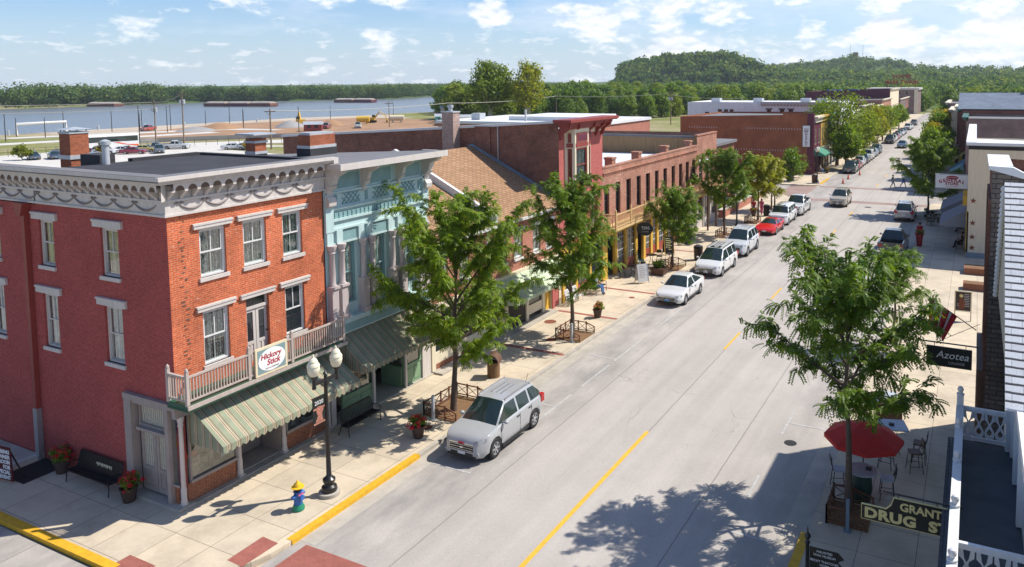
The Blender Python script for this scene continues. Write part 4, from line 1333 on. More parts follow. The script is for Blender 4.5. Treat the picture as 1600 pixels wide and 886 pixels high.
for y0, y1 in ((23.2, 24.2), (25.0, 26.0), (26.75, 27.75)):     # lattice panels
    pn = MB()
    pn.box(FX, FX + 0.025, y0, y1, 9.03, 9.07).box(FX, FX + 0.025, y0, y1, 9.46, 9.50)
    n_ = 4
    for i in range(n_ + 1):
        for sg_ in (-1, 1):
            ya = y0 + (y1 - y0) * i / n_
            yb = ya + sg_ * 0.38
            yb = min(max(yb, y0), y1)
            if abs(yb - ya) > 0.05: pn.bar((FX + 0.02, ya, 9.07), (FX + 0.02, yb, 9.07 + 0.39 * abs(yb - ya) / 0.38), 0.035)
    pn.obj('lattice_panel', 'paint_aqua_dark', b)
for y in (22.85, 24.6, 26.38, 28.05): MB().box(FX, FX + 0.05, y - 0.06, y + 0.06, 9.06, 9.46).obj('small_panel', 'paint_aqua_dark', b)
for i, y_ in enumerate(cols):
    x, y, cl = 0, 0, MB()
    if i:
        cpy(c0, b, (FX + 0.16, y_, 0))
        continue
    cl.box(x - 0.16, x + 0.14, y - 0.17, y + 0.17, 4.55, 5.72)
    cl.box(x - 0.16, x + 0.2, y - 0.2, y + 0.2, 5.72, 5.82).box(x - 0.16, x + 0.2, y - 0.2, y + 0.2, 4.35, 4.55)
    cl.lathe([(0.15, 0), (0.15, 0.05), (0.115, 0.1), (0.12, 0.5), (0.105, 1.3), (0.14, 1.35), (0.12, 1.4), (0.2, 1.6), (0.2, 1.66)], (x, y, 5.82), 14)
    c0 = cl.obj('column', 'paint_mauve', b, (FX + 0.16, y_, 0), smooth=40)
cn = MB()
cn.box(FX - 0.3, FX + 1.05, 22.12, 28.75, 10.66, 10.72).box(FX + 1.0, FX + 1.14, 22.06, 28.82, 10.58, 10.84).box(FX - 0.3, FX + 1.1, 28.70, 28.84, 10.6, 10.82).box(FX - 0.3, FX + 1.1, 22.1, 22.2, 10.6, 10.82)
for i in range(34):
    y = 22.5 + i * 0.18
    cn.box(FX + 0.25, FX + 0.42, y - 0.045, y + 0.045, 10.56, 10.66)
for y, w_ in ((22.42, 0.16), (24.38, 0.09), (26.55, 0.09), (28.45, 0.16)):
    pr = [(FX + 0.0, 9.45), (FX + 0.16, 9.5), (FX + 0.2, 9.75), (FX + 0.42, 10.0), (FX + 0.5, 10.25), (FX + 0.92, 10.45), (FX + 0.95, 10.66), (FX, 10.66)]
    cn.prism(pr, 'y', y - w_, y + w_)
    cn.prism([(FX + 0.1, 9.7), (FX + 0.3, 9.75), (FX + 0.4, 9.9), (FX + 0.2, 9.95)], 'y', y - w_ - 0.03, y + w_ + 0.03)
for y in (22.42, 28.45):
    cn.prism([(FX + 0.1, 9.0), (FX + 0.3, 9.1), (FX + 0.32, 9.3), (FX + 0.22, 9.45), (FX, 9.45), (FX, 9.0)], 'y', y - 0.2, y + 0.2)
for y in (23.4, 25.4, 27.5): cn.prism([(FX, 10.4), (FX + 0.3, 10.5), (FX + 0.5, 10.66), (FX, 10.66)], 'y', y - 0.08, y + 0.08)
cor = cn.obj('cornice', 'paint_greige', b)
r_o = MB().add([(FX + 1.08, 22.15, 10.845), (FX + 1.08, 28.78, 10.845), (-38, 28.6, 10.0), (-38, 22.2, 10.0)], [(0, 1, 2, 3)]).obj('roof', 'roof_grey', b)
ck = MB().box(-29.25, -28.45, 26.6, 28.2, 10.2, 11.5).obj('chimney', 'brick_chimney', r_o)
MB().box(-29.3, -28.4, 26.55, 28.25, 10.2, 10.85).obj('flashing', 'roof_black', r_o)
MB().box(-29.29, -28.41, 26.56, 28.24, 10.86, 11.0).box(-29.2, -28.5, 26.65, 28.15, 11.502, 11.62).obj('chimney_cap', 'galv', r_o)
MB().box(-29.2, -28.6, 23.6, 24.2, 10.2, 11.55).obj('chimney', 'brick_chimney', r_o)
MB().box(-29.22, -28.58, 23.58, 24.22, 10.2, 10.85).obj('flashing', 'roof_black', r_o)
MB().box(-29.24, -28.56, 23.56, 24.24, 10.86, 10.98).box(-29.25, -28.55, 23.55, 24.25, 11.35, 11.45).box(-29.5, -28.3, 23.3, 24.5, 11.72, 11.78).bar((-29.1, 23.7, 11.5), (-29.1, 23.7, 11.74), 0.03).bar((-28.7, 24.1, 11.5), (-28.7, 24.1, 11.74), 0.03).obj('chimney_cap', 'galv', r_o)
# lower shop front
sf = MB()
sf.box(FX - 0.05, FX + 0.25, 22.2, 28.6, 3.72, 4.34).box(FX, FX + 0.36, 22.2, 28.6, 4.2, 4.35)
beam = sf.obj('shop_beam', 'paint_aqua', b)
MB().box(FX + 0.25, FX + 0.27, 22.4, 28.4, 3.78, 4.1).obj('beam_face', 'paint_aqua_dark', b)
sf = MB()
for a, c in ((22.85, 24.75), (26.65, 27.85)):
    sf.box(FX - 0.08, FX + 0.02, a, c, 0.05, 0.95)
    for k in range(2):
        w_ = (c - a) / 2
        sf.box(FX + 0.02, FX + 0.045, a + k * w_ + 0.1, a + (k + 1) * w_ - 0.1, 0.2, 0.8)
    sf.box(FX - 0.08, FX + 0.06, a, c, 0.95, 1.03)
    for y in (a, c - 0.09): sf.box(FX - 0.06, FX + 0.05, y, y + 0.09, 1.03, 3.72)
    sf.box(FX - 0.04, FX + 0.04, a, c, 2.75, 2.85)
for y0, y1, s_ in ((24.75, 24.8, 1), (26.55, 26.6, -1)):
    sf.box(-24.4, FX - 0.05, y0, y1, 0.06, 1.0)
sf.box(-24.45, -24.4, 24.8, 26.55, 2.3, 3.7)
sfo = sf.obj('shop_front', 'paint_sage', b)
for a, c in ((22.85, 24.75), (26.65, 27.85)): MB().quad((FX, a, 1.0), (FX, c, 1.0), (FX, c, 3.7), (FX, a, 3.7)).obj('pane', 'window_glass', sfo)
for y in (24.775, 26.575): MB().quad((-24.4, y, 1.0), (FX - 0.05, y, 1.0), (FX - 0.05, y, 3.7), (-24.4, y, 3.7)).obj('pane', 'window_glass', sfo)
MB().box(FX - 0.9, FX - 0.1, 22.9, 24.7, 0.6, 0.95).box(FX - 0.9, FX - 0.1, 26.7, 27.8, 0.6, 0.95).box(FX - 0.6, FX - 0.4, 23.2, 24.4, 0.95, 2.1).box(FX - 0.6, FX - 0.4, 26.9, 27.6, 0.95, 1.9).obj('display', 'display_goods', sfo)
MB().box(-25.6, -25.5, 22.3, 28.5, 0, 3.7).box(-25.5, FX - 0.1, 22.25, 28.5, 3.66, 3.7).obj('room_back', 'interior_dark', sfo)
for y in (22.3, 24.62, 26.7, 28.2):
    pl = MB()
    w_ = 0.3 if y > 28 else 0.12
    pl.box(FX - 0.02, FX + 0.1, y - w_, y + w_, 0, 3.72) if y in (22.3, 28.2) else pl.box(FX + 0.05, FX + 0.14, y - 0.06, y + 0.06, 0, 3.72)
    pl.obj('pilaster', 'paint_greige', sfo)
door('entrance_door', b, (-24.4, 24.8), EAST, 0.3, 1.3, 0.06, 2.3, 'paint_green_dark', panes=1, recess=0.0)
MB().box(-24.4, FX + 0.2, 22.3, 28.6, 0, 0.055).obj('door_step', 'concrete', b)
awning('awning', b, o, EAST, 0.4, 6.25, 3.70, 2.55, 1.55, 'awning_stripe', scallop=0.24)

# ------------------------------------------------------------------ low pink brick houses with tan gable roof
b = thing('gabled_brick_shop', 'low pink brick building with tan shingled gable roof and pale striped awning', 'building')
o = (FX, 28.6)
ws = [(29.2, 30.1), (31.0, 31.9), (34.5, 35.4), (36.2, 37.1), (38.25, 39.1), (39.75, 40.6)]
hh = [(a - 28.6, c - 28.6, 3.95, 5.5) for a, c in ws]
m_ = wall(MB(), o, EAST, 12.85, 3.2, 6.55, hh)
m_.quad((-36.5, 28.6, 0), (-36.5, 41.45, 0), (-36.5, 41.45, 6.5), (-36.5, 28.6, 6.5))
m_.add([(FX, 28.62, 0), (-36.5, 28.62, 0), (-36.5, 28.62, 6.5), (-29.6, 28.62, 9.75), (FX, 28.62, 6.5)], [(0, 1, 2, 3, 4)])
m_.obj('wall', 'brick_pink', b)
win_row(b, o, EAST, [(a - 28.6, c - 28.6) for a, c in ws], 3.95, 5.5, curtain='curtain_cream', lintel='paint_white_worn', sill='paint_white_worn', lover=0.12)
rf = MB()
for ya, yb in ((28.45, 33.78), (34.02, 41.42)):
    ex, ez, rx, rz_ = -22.72, 6.42, -29.6, 9.78
    rf.quad((ex, ya, ez), (ex, yb, ez), (rx, yb, rz_), (rx, ya, rz_))
    rf.quad((-36.8, ya, 6.3), (rx, ya, rz_), (rx, yb, rz_), (-36.8, yb, 6.3))
    rf.quad((ex, ya, ez), (ex, ya, ez - 0.14), (ex, yb, ez - 0.14), (ex, yb, ez))
roof = rf.obj('roof', 'shingle_tan', b)
MB().prism([(-22.75, 6.5), (-22.75, 6.85), (-29.6, 10.2), (-36.8, 6.7), (-36.8, 6.2), (-29.6, 9.7)], 'y', 33.79, 34.01).obj('party_wall', 'paint_white_worn', roof)
MB().prism([(-22.8, 6.45), (-22.8, 6.62), (-29.6, 9.95), (-30.3, 9.6), (-29.6, 9.79)], 'y', 41.30, 41.44).obj('flashing', 'paint_grey_blue', roof)
gt = MB().box(-22.70, -22.58, 28.45, 33.75, 6.22, 6.36).box(-22.70, -22.58, 34.05, 41.4, 6.22, 6.36).bar((-22.66, 33.4, 6.25), (-23.05, 33.4, 5.9), 0.08).bar((-23.05, 33.4, 5.9), (-23.05, 33.4, 0.3), 0.08)
gt.obj('gutter', 'paint_white_worn', roof)
dm = MB().prism([(28.9, 9.2), (30.9, 9.2), (29.9, 9.9)], 'x', -33.2, -31.6)
dm.obj('dormer', 'brick_pink', roof)
MB().bar((-31.4, 28.8, 9.2), (-31.4, 29.95, 10.0), 0.2, 0.08).bar((-31.4, 31.0, 9.2), (-31.4, 29.85, 10.0), 0.2, 0.08).obj('dormer_trim', 'paint_white', roof)
sf = MB().box(FX - 0.06, FX + 0.2, 28.6, 41.45, 2.95, 3.3)
for y in (28.75, 30.8, 33.9, 35.2, 37.4, 39.25, 40.35, 41.3): sf.box(FX - 0.05, FX + 0.1, y - 0.14, y + 0.14, 0, 2.95)
for a, c in ((28.9, 30.65), (30.95, 33.75), (34.05, 35.05), (37.55, 39.1)):
    sf.box(FX - 0.05, FX + 0.06, a, c, 0.35, 0.9)
sfo = sf.obj('shop_front', 'paint_cream', b)
MB().box(FX - 0.03, FX + 0.08, 28.9, 33.7, 0.0, 0.34).obj('brick_apron', 'brick_base', sfo)
for a, c in ((28.9, 30.65), (30.95, 33.75), (34.05, 35.05), (37.55, 39.1)): MB().quad((FX - 0.02, a, 0.9), (FX - 0.02, c, 0.9), (FX - 0.02, c, 2.95), (FX - 0.02, a, 2.95)).obj('pane', 'far_glass', sfo)
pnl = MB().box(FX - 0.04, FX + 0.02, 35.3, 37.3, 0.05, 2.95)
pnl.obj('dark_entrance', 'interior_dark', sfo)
door('entrance_door', b, (FX - 0.05, 35.3), EAST, 0.5, 1.5, 0.05, 2.5, 'paint_green_dark', panes=1, recess=-0.06)
door('yellow_door', b, (FX, 39.4), EAST, 0.0, 0.8, 0.05, 2.6, 'paint_yellow_shop', panes=1, recess=0.02, plinth=0.9)
MB().box(FX + 0.1, FX + 0.16, 40.22, 40.5, 0.0, 2.9).box(FX - 0.03, FX + 0.05, 40.5, 41.2, 0.05, 1.0).box(FX - 0.03, FX + 0.05, 40.5, 41.2, 1.9, 2.9).obj('red_pilaster', 'brick_redpaint', sfo)
MB().box(FX, FX + 0.7, 28.6, 40.0, 0.0, 0.09).obj('door_step', 'concrete', b)
awning('awning', b, o, EAST, 5.3, 12.1, 3.25, 2.25, 1.55, 'awning_pale', scallop=0.2)

# ------------------------------------------------------------------ tall brick building with crimson oriel
b = thing('oriel_brick_building', 'tall dark brick building with red painted front, crimson cornice and oriel window', 'building')
o = (FX, 41.5)
m_ = wall(MB(), o, EAST, 6.2, 0, 11.05, [(0.9, 4.3, 7.3, 10.6), (0.9, 1.9, 4.0, 6.2), (2.5, 3.5, 4.0, 6.2), (4.4, 5.4, 4.0, 6.2)])
m_.quad((FX, 47.7, 6), (-47, 47.7, 6), (-47, 47.7, 9.9), (FX, 47.7, 11.05))
m_.obj('front_wall', 'brick_redpaint', b)
win_row(b, o, EAST, [(0.9, 1.9), (2.5, 3.5), (4.4, 5.4)], 4.0, 6.2, curtain='curtain_white', frame='paint_crimson', lintel='paint_cream', sill='paint_cream')
sd = MB().add([(-47.2, 41.5, 0), (FX, 41.5, 0), (FX, 41.5, 11.45), (-30.8, 41.5, 10.95), (-47.2, 41.5, 9.95)], [(0, 1, 2, 3, 4)])
sd.quad((-47.2, 47.7, 0), (-47.2, 41.5, 0), (-47.2, 41.5, 9.95), (-47.2, 47.7, 9.95))
sd.box(-29.4, -28.2, 41.38, 41.5, 6, 11.1)
sw = sd.obj('side_wall', 'brick_brown', b)
MB().bar((-23.0, 41.62, 11.5), (-30.8, 41.62, 11.0), 0.4, 0.16).bar((-30.8, 41.62, 11.0), (-47.3, 41.62, 10.0), 0.4, 0.16).obj('coping', 'roof_white', sw)
MB().bar((-27.6, 41.42, 11.1), (-27.6, 41.42, 6), 0.07).obj('pipe', 'grey_metal', sw)
st = MB().prism([(-31.55, 6), (-30.65, 6), (-30.65, 12.0), (-31.55, 12.0)], 'y', 40.75, 41.48).obj('chimney', 'brick_oldstack', b)
MB().box(-31.6, -30.6, 40.7, 41.5, 12.0, 12.08).lathe([(0.14, 0.08), (0.14, 0.3), (0.2, 0.32), (0.2, 0.5)], (-31.1, 41.1, 12.0), 10).obj('chimney_pot', 'galv', st)
MB().box(-40.5, -39.6, 41.3, 41.49, 7.3, 9.0).obj('blocked_window', 'paint_greige', b)
MB().add([(FX - 0.1, 41.8, 10.9), (FX - 0.1, 47.6, 10.9), (-47, 47.6, 9.6), (-47, 41.8, 9.6)], [(0, 1, 2, 3)]).obj('roof', 'roof_white', b)
# oriel: canted bay in cream with crimson panels
by = MB()
pl_ = [(FX, 42.25), (FX + 0.55, 42.6), (FX + 0.55, 44.5), (FX, 45.9)]
for (xa, ya), (xb, yb) in zip(pl_, pl_[1:]):
    L = math.hypot(xb - xa, yb - ya)
    th = math.atan2(yb - ya, xb - xa)
    q = MB()
    wall(q, (xa, ya), th, L, 7.1, 11.0, [(0.18, L - 0.18, 7.55, 9.75)], depth=0.15)
    by.v, by.f, by.m = by.v + q.v, by.f + [[i + len(by.v) for i in f] for f in q.f], by.m + q.m
oq = None
bayo = by.obj('oriel', 'paint_cream', b)
for (xa, ya), (xb, yb) in zip(pl_, pl_[1:]):
    L = math.hypot(xb - xa, yb - ya); th = math.atan2(yb - ya, xb - xa)
    window(b, (xa, ya), th, 0.18, L - 0.18, 7.55, 9.75, style='sash1', frame='paint_crimson', curtain='curtain_lace', recess=0.05)
    pq = MB().box(0.12, L - 0.12, -0.04, 0.0, 9.82, 10.08).box(0.22, L - 0.22, -0.05, 0.0, 10.12, 10.72).box(0.12, L - 0.12, -0.05, 0.0, 7.15, 7.5)
    pq.obj('crimson_panel', 'paint_crimson', bayo, (xa, ya, 0), th)
    MB().box(0.32, L - 0.32, -0.06, -0.05, 10.22, 10.62).obj('dark_panel', 'paint_maroon', bayo, (xa, ya, 0), th)
cn = MB().box(FX - 0.2, FX + 1.0, 41.2, 48.1, 11.38, 11.46).box(FX - 0.2, FX + 1.08, 41.12, 48.18, 11.46, 11.62).box(FX, FX + 0.7, 41.4, 47.9, 11.2, 11.38)
for y in (41.65, 43.0, 45.2, 46.6, 47.5):
    cn.prism([(FX, 10.3), (FX + 0.15, 10.35), (FX + 0.3, 10.75), (FX + 0.75, 11.05), (FX + 0.8, 11.38), (FX, 11.38)], 'y', y - 0.09, y + 0.09)
cn.box(FX, FX + 0.6, 42.0, 46.2, 10.98, 11.2)
cn.obj('cornice', 'paint_crimson', b)
MB().box(FX + 0.01, FX + 0.05, 41.75, 47.5, 10.6, 11.2).obj('frieze', 'paint_cream', b)
sf = MB().box(FX - 0.05, FX + 0.25, 41.5, 47.7, 3.0, 3.5)
for y in (41.7, 43.4, 45.4, 47.5): sf.box(FX - 0.05, FX + 0.18, y - 0.15, y + 0.15, 0, 3.0)
sfo = sf.obj('shop_front', 'paint_yellow_shop', b)
MB().box(FX + 0.0, FX + 0.06, 41.85, 43.25, 0.05, 2.9).box(FX, FX + 0.06, 43.55, 45.25, 0.7, 2.9).box(FX, FX + 0.06, 45.55, 47.35, 0.7, 2.9).obj('pane', 'far_glass', sfo)
MB().box(FX + 0.05, FX + 0.55, 42.6, 44.4, 0.02, 1.9).obj('dark_doorway', 'interior_dark', sfo) if False else None
bd = MB().box(-22.3, -22.25, 0, 0.01, 0, 0.01) if False else None

# ------------------------------------------------------------------ long two storey brick block with balcony
b = thing('long_brick_block', 'long two storey salmon brick block with yellow balcony and tall dark windows', 'building')
o = (FX, 47.7)
wl = [(47.97, 48.78), (49.86, 50.68), (51.76, 52.6), (53.7, 54.5), (55.55, 56.4), (57.45, 58.25), (59.32, 60.15), (61.25, 62.05), (63.08, 63.9), (64.84, 65.65), (66.6, 67.4)]
hh = [(a - 47.7, c - 47.7, 4.0 if i in (2, 8) else 4.35, 6.68) for i, (a, c) in enumerate(wl)]
m_ = wall(MB(), o, EAST, 20.2, 3.3, 7.9, hh)
for i in range(60): m_.box(FX, FX + 0.06, 47.85 + i * 0.335, 47.98 + i * 0.335, 7.35, 7.5)
m_.box(FX - 0.02, FX + 0.09, 47.72, 67.88, 7.5, 7.58).box(FX - 0.3, FX + 0.04, 47.72, 67.88, 7.9, 8.0)
MB().quad((-43, 47.7, 0), (-43, 67.9, 0), (-43, 67.9, 7.6), (-43, 47.7, 7.6)).obj('back_wall', 'brick_far', b)
for y in (49.9, 54.7, 60.6, 66.6): m_.box(FX - 0.75, FX - 0.15, y - 0.3, y + 0.3, 7.0, 8.35).box(FX - 0.8, FX - 0.1, y - 0.36, y + 0.36, 8.35, 8.5)
m_.obj('front_wall', 'brick_salmon', b)
for i, (a, c) in enumerate(wl):
    window(b, o, EAST, a - 47.7, c - 47.7, 4.0 if i in (2, 8) else 4.35, 6.68, style='dark', frame='wood_dark', curtain=None, recess=0.16)
MB().quad((FX - 0.3, 47.7, 7.1), (FX - 0.3, 67.9, 7.1), (-43, 67.9, 6.9), (-43, 47.7, 6.9)).obj('roof', 'roof_white', b)
ws = [(68.5, 69.5), (70.4, 71.3), (71.9, 72.8)]
m_ = wall(MB(), (FX, 67.9), EAST, 6.0, 3.3, 8.8, [(a - 67.9, c - 67.9, 4.2, 6.3) for a, c in ws])
m_.box(FX - 0.3, FX + 0.06, 67.92, 73.88, 8.8, 8.92).box(FX, FX + 0.05, 67.95, 73.9, 7.0, 7.1)
m_.quad((FX, 73.9, 0), (-43, 73.9, 0), (-43, 73.9, 8.6), (FX, 73.9, 8.8))
m_.obj('end_wall', 'brick_salmon', b)
MB().quad((-43, 67.9, 6.5), (FX - 0.02, 67.9, 6.5), (FX - 0.02, 67.9, 8.8), (-43, 67.9, 8.6)).obj('parapet_wall', 'stucco_tan', b)
MB().box(-43, FX - 0.3, 67.85, 68.1, 8.62, 8.82).quad((FX - 0.3, 68.1, 8.3), (FX - 0.3, 73.8, 8.3), (-43, 73.8, 8.1), (-43, 68.1, 8.1)).obj('end_roof', 'roof_grey', b)
for a, c in ws: window(b, (FX, 67.9), EAST, a - 67.9, c - 67.9, 4.2, 6.3, style='sash1', frame='paint_greige_dark', curtain=None, lintel='paint_white', sill='paint_white')
bl = MB().box(FX, -21.95, 47.3, 73.2, 3.62, 3.78)
bal = bl.obj('balcony', 'paint_balcony', b)
rl = MB()
n_ = 10
rail(rl, (-22.0, 47.4), (-22.0, 73.1), 3.8, 0.95, [i / n_ for i in range(n_ + 1)], balus=0.2, bw=0.034, ph=1.2, postw=0.12)
rail(rl, (FX, 47.4), (-22.08, 47.4), 3.8, 0.95, (), balus=0.16, bw=0.05)
rail(rl, (FX, 73.1), (-22.08, 73.1), 3.8, 0.95, (), balus=0.16, bw=0.05)
rl.obj('balustrade', 'paint_balcony', bal)
sf = MB().box(FX - 0.05, FX + 0.12, 47.7, 73.9, 3.0, 3.6)
ys_ = [47.9, 49.6, 51.4, 53.3, 54.9, 56.4, 57.7, 59.6, 61.3, 63.2, 64.8]
for y in ys_: sf.box(FX - 0.05, FX + 0.16, y - 0.2, y + 0.2, 0, 3.0)
sfo = sf.obj('shop_front', 'paint_yellow_shop', b)
gp, ap = MB(), MB()
for i, (a, c) in enumerate(zip(ys_, ys_[1:])):
    if i in (0, 3): gp.quad((FX - 0.3, a + 0.2, 0.05), (FX - 0.3, c - 0.2, 0.05), (FX - 0.3, c - 0.2, 3.0), (FX - 0.3, a + 0.2, 3.0)); continue
    gp.quad((FX, a + 0.2, 0.7), (FX, c - 0.2, 0.7), (FX, c - 0.2, 3.0), (FX, a + 0.2, 3.0))
    ap.box(FX - 0.05, FX + 0.05, a + 0.2, c - 0.2, 0.02, 0.7)
gp.obj('pane', 'far_glass', sfo)
ap.obj('red_apron', 'paint_crimson', sfo)
mu = MB()
for i, (a, c) in enumerate(zip(ys_, ys_[1:])):
    if i in (0, 3): continue
    for k in range(1, 4): mu.box(FX + 0.005, FX + 0.03, a + 0.2 + (c - a - 0.4) * k / 4 - 0.015, a + 0.2 + (c - a - 0.4) * k / 4 + 0.015, 0.7, 3.0)
    for k in range(1, 5): mu.box(FX + 0.006, FX + 0.028, a + 0.2, c - 0.2, 0.7 + 2.3 * k / 5 - 0.015, 0.7 + 2.3 * k / 5 + 0.015)
mu.obj('glazing_bars', 'paint_white', sfo)
sf = MB()
for y in (65.6, 67.6, 69.6, 71.6, 73.6): sf.box(FX - 0.05, FX + 0.16, y - 0.18, y + 0.18, 0, 3.0)
sf.box(FX - 0.05, FX + 0.05, 65.7, 73.6, 0, 0.8)
s2 = sf.obj('end_shop_front', 'paint_greige', b)
MB().quad((FX, 65.6, 0.8), (FX, 73.6, 0.8), (FX, 73.6, 3), (FX, 65.6, 3)).obj('pane', 'far_glass', s2)
MB().bar((-22.1, 73.0, 0), (-22.1, 73.0, 3.7), 0.14).bar((-22.1, 70.5, 0), (-22.1, 70.5, 3.7), 0.14).bar((-22.1, 68, 0), (-22.1, 68, 3.7), 0.14).obj('balcony_post', 'wood_brown', bal)
# ------------------------------------------------------------------ white porch house (right, nearest)
b = thing('porch_house', 'white clapboard house with white shingled gable roof and a railed upper porch', 'house')
wx = 1.18
hh = [(29.4 - 20.6, 29.4 - 19.5, 4.75, 6.1), (29.4 - 18.4, 29.4 - 17.3, 4.75, 6.1)]
m_ = wall(MB(), (wx, 29.4), WEST, 19.4, -0.1, 6.55, hh)
m_.quad((wx, 10, 0), (12, 10, 0), (12, 10, 6.5), (wx, 10, 6.5))
m_.quad((wx, 29.4, 0), (12, 29.4, 0), (12, 29.4, 6.5), (wx, 29.4, 6.5))
m_.obj('wall', 'clapboard_white', b)
win_row(b, (wx, 29.4), WEST, [(29.4 - 20.6, 29.4 - 19.5), (29.4 - 18.4, 29.4 - 17.3)], 4.75, 6.1, curtain='curtain_white', recess=0.05)
tr = MB()
for y in (18.9, 20.9, 22.4, 23.3): tr.box(wx - 0.12, wx, y - 0.09, y + 0.09, 4.02, 6.3)
tr.box(wx - 0.16, wx, 10, 23.2, 6.25, 6.52)
tr.obj('wall_trim', 'paint_white', b)
E0, EZ, RY, RZ = 19.2, 6.55, 24.5, 11.05
gm = MB().add([(0.86, E0 + 0.15, EZ), (0.86, 29.45, EZ), (0.86, RY, RZ - 0.1)], [(0, 1, 2)])
gm.box(0.87, wx, E0 + 0.3, 29.4, 6.5, 6.6)
gm.obj('gable_wall', 'clapboard_cream', b)
rf = MB()
rf.quad((0.78, E0, EZ), (14, E0, EZ), (14, RY, RZ), (0.78, RY, RZ))
rf.quad((0.78, RY, RZ), (14, RY, RZ), (14, 29.5, 6.6), (0.78, 29.5, 6.6))
rf.quad((0.78, E0, EZ - 0.06), (14, E0, EZ - 0.06), (14, E0, EZ), (0.78, E0, EZ))
rf.quad((0.92, E0, EZ - 0.06), (14, E0, EZ - 0.06), (14, E0 + 0.6, EZ - 0.06), (0.92, E0 + 0.6, EZ - 0.06))
roof = rf.obj('roof', 'shingle_white', b)
vb = MB()
vb.bar((0.80, E0, EZ - 0.06), (0.80, RY, RZ - 0.06), 0.04, 0.08).bar((0.80, RY, RZ - 0.1), (0.80, 29.45, 6.55), 0.05, 0.12)
n_ = 24
for i in range(n_):
    t = (i + 0.5) / n_
    y, z = RY + (29.4 - RY) * t, RZ + (6.6 - RZ) * t - 0.12
    vb.sphere((0.77, y, z), 0.085, 8, 6)
vb.obj('bargeboard', 'paint_white', roof)
dk = MB().box(-0.36, wx - 0.005, 13.0, 22.95, 3.80, 3.98)
deck = dk.obj('porch_deck', 'deck_grey', b)
MB().box(-0.44, -0.37, 12.95, 23.02, 3.70, 3.97).box(-0.36, wx, 22.96, 23.03, 3.70, 3.97).obj('deck_edge', 'shingle_dark', deck)
ps = MB()
for y in (13.4, 18.2, 22.8): ps.box(-0.3, -0.16, y - 0.07, y + 0.07, 0, 3.8)
ps.obj('porch_post', 'paint_white', b)
rl = MB()
rx = -0.16
rl.box(rx - 0.095, rx + 0.095, 13.2, 22.8, 4.92, 5.03).box(rx - 0.05, rx + 0.05, 13.2, 22.8, 4.1, 4.18)
yy = 13.4
while yy < 22.7:
    rl.box(rx - 0.018, rx + 0.018, yy - 0.06, yy + 0.06, 4.18, 4.92)
    yy += 0.2
for y in (13.25, 15.15, 17.2, 19.35, 21.3, 22.8):
    top = 5.42 if y > 22 else 5.14
    rl.box(rx - 0.085, rx + 0.085, y - 0.085, y + 0.085, 3.985, top - 0.1)
    rl.lathe([(0.10, 0), (0.10, 0.04), (0.05, 0.07), (0.075, 0.12), (0.082, 0.17), (0.06, 0.22), (0.01, 0.25)], (rx, y, top - 0.1), 10)
balr = rl.obj('balustrade', 'paint_white_worn', b, smooth=35)


def fret(mb, y, x0, x1):
    """sawn scroll panel along x: top and bottom rail with heart shaped boards between"""
    mb.box(x0, x1, y - 0.045, y + 0.045, 4.90, 5.02).box(x0, x1, y - 0.035, y + 0.035, 4.1, 4.2)
    n = round((x1 - x0) / 0.29)
    w = (x1 - x0) / n
    for i in range(n):
        c = x0 + w * (i + 0.5)
        L = [(-0.03, 4.2), (-0.11, 4.25), (-0.125, 4.38), (-0.07, 4.5), (-0.03, 4.58), (-0.05, 4.66), (-0.135, 4.74), (-0.14, 4.9)]
        inner = [(0.0, 4.28), (-0.055, 4.33), (-0.06, 4.4), (0.0, 4.5)]
        for s in (1, -1):
            out = [(c + s * x, z) for x, z in L]
            ins = [(c, 4.2), (c, 4.28)] + [(c + s * x, z) for x, z in inner[1:3]] + [(c, 4.5), (c, 4.62), (c + s * -0.04, 4.7), (c + s * -0.07, 4.9)]
            for k in range(7):
                mb.prism([out[k], out[k + 1], ins[k + 1], ins[k]], 'y', y - 0.012, y + 0.012)


fr = MB()
fret(fr, 15.9, rx + 0.09, wx - 0.02)
fr.obj('fretwork_railing', 'paint_white', b)
fr = MB()
fret(fr, 22.8, rx + 0.09, wx - 0.22)
fr.box(wx - 0.22, wx - 0.02, 22.7, 22.9, 3.985, 5.25)
fr.obj('fretwork_railing', 'paint_white', b)

# hanging sign under the porch
s = thing('hanging_sign', 'black stepped signboard with big gold drug store lettering below the white porch', 'sign', (-1.3, 19.0, 3.55))
bd = MB().prism([(-0.92, -0.25), (0.98, -0.25), (0.98, 0.42), (-0.19, 0.42), (-0.25, 0.22), (-0.36, 0.10), (-0.92, 0.10)], 'y', -0.025, 0.025)
bd.obj('board', 'sign_black', s)
MB().prism([(-0.935, -0.265), (0.98, -0.265), (0.98, -0.25), (-0.92, -0.25), (-0.92, 0.10), (-0.36, 0.10), (-0.25, 0.22), (-0.19, 0.42), (0.98, 0.42), (0.98, 0.435), (-0.2, 0.435), (-0.265, 0.23), (-0.37, 0.115), (-0.935, 0.115)], 'y', -0.027, 0.027).obj('gold_edge', 'sign_gold', s)
text("GRANT'S", 0.27, (-0.06, -0.032, 0.235), s, 'sign_gold', bold=0.008, sx=1.0, align='LEFT')
text('DRUG  ST', 0.34, (-0.86, -0.032, -0.085), s, 'sign_gold', bold=0.016, sx=1.18, spacing=1.08, align='LEFT')
MB().bar((-0.45, 0, 0.52), (1.3, 0, 0.52), 0.03).bar((-0.1, 0, 0.42), (-0.1, 0, 0.54), 0.02).bar((0.75, 0, 0.42), (0.75, 0, 0.54), 0.02).obj('bracket', 'black_metal', s)

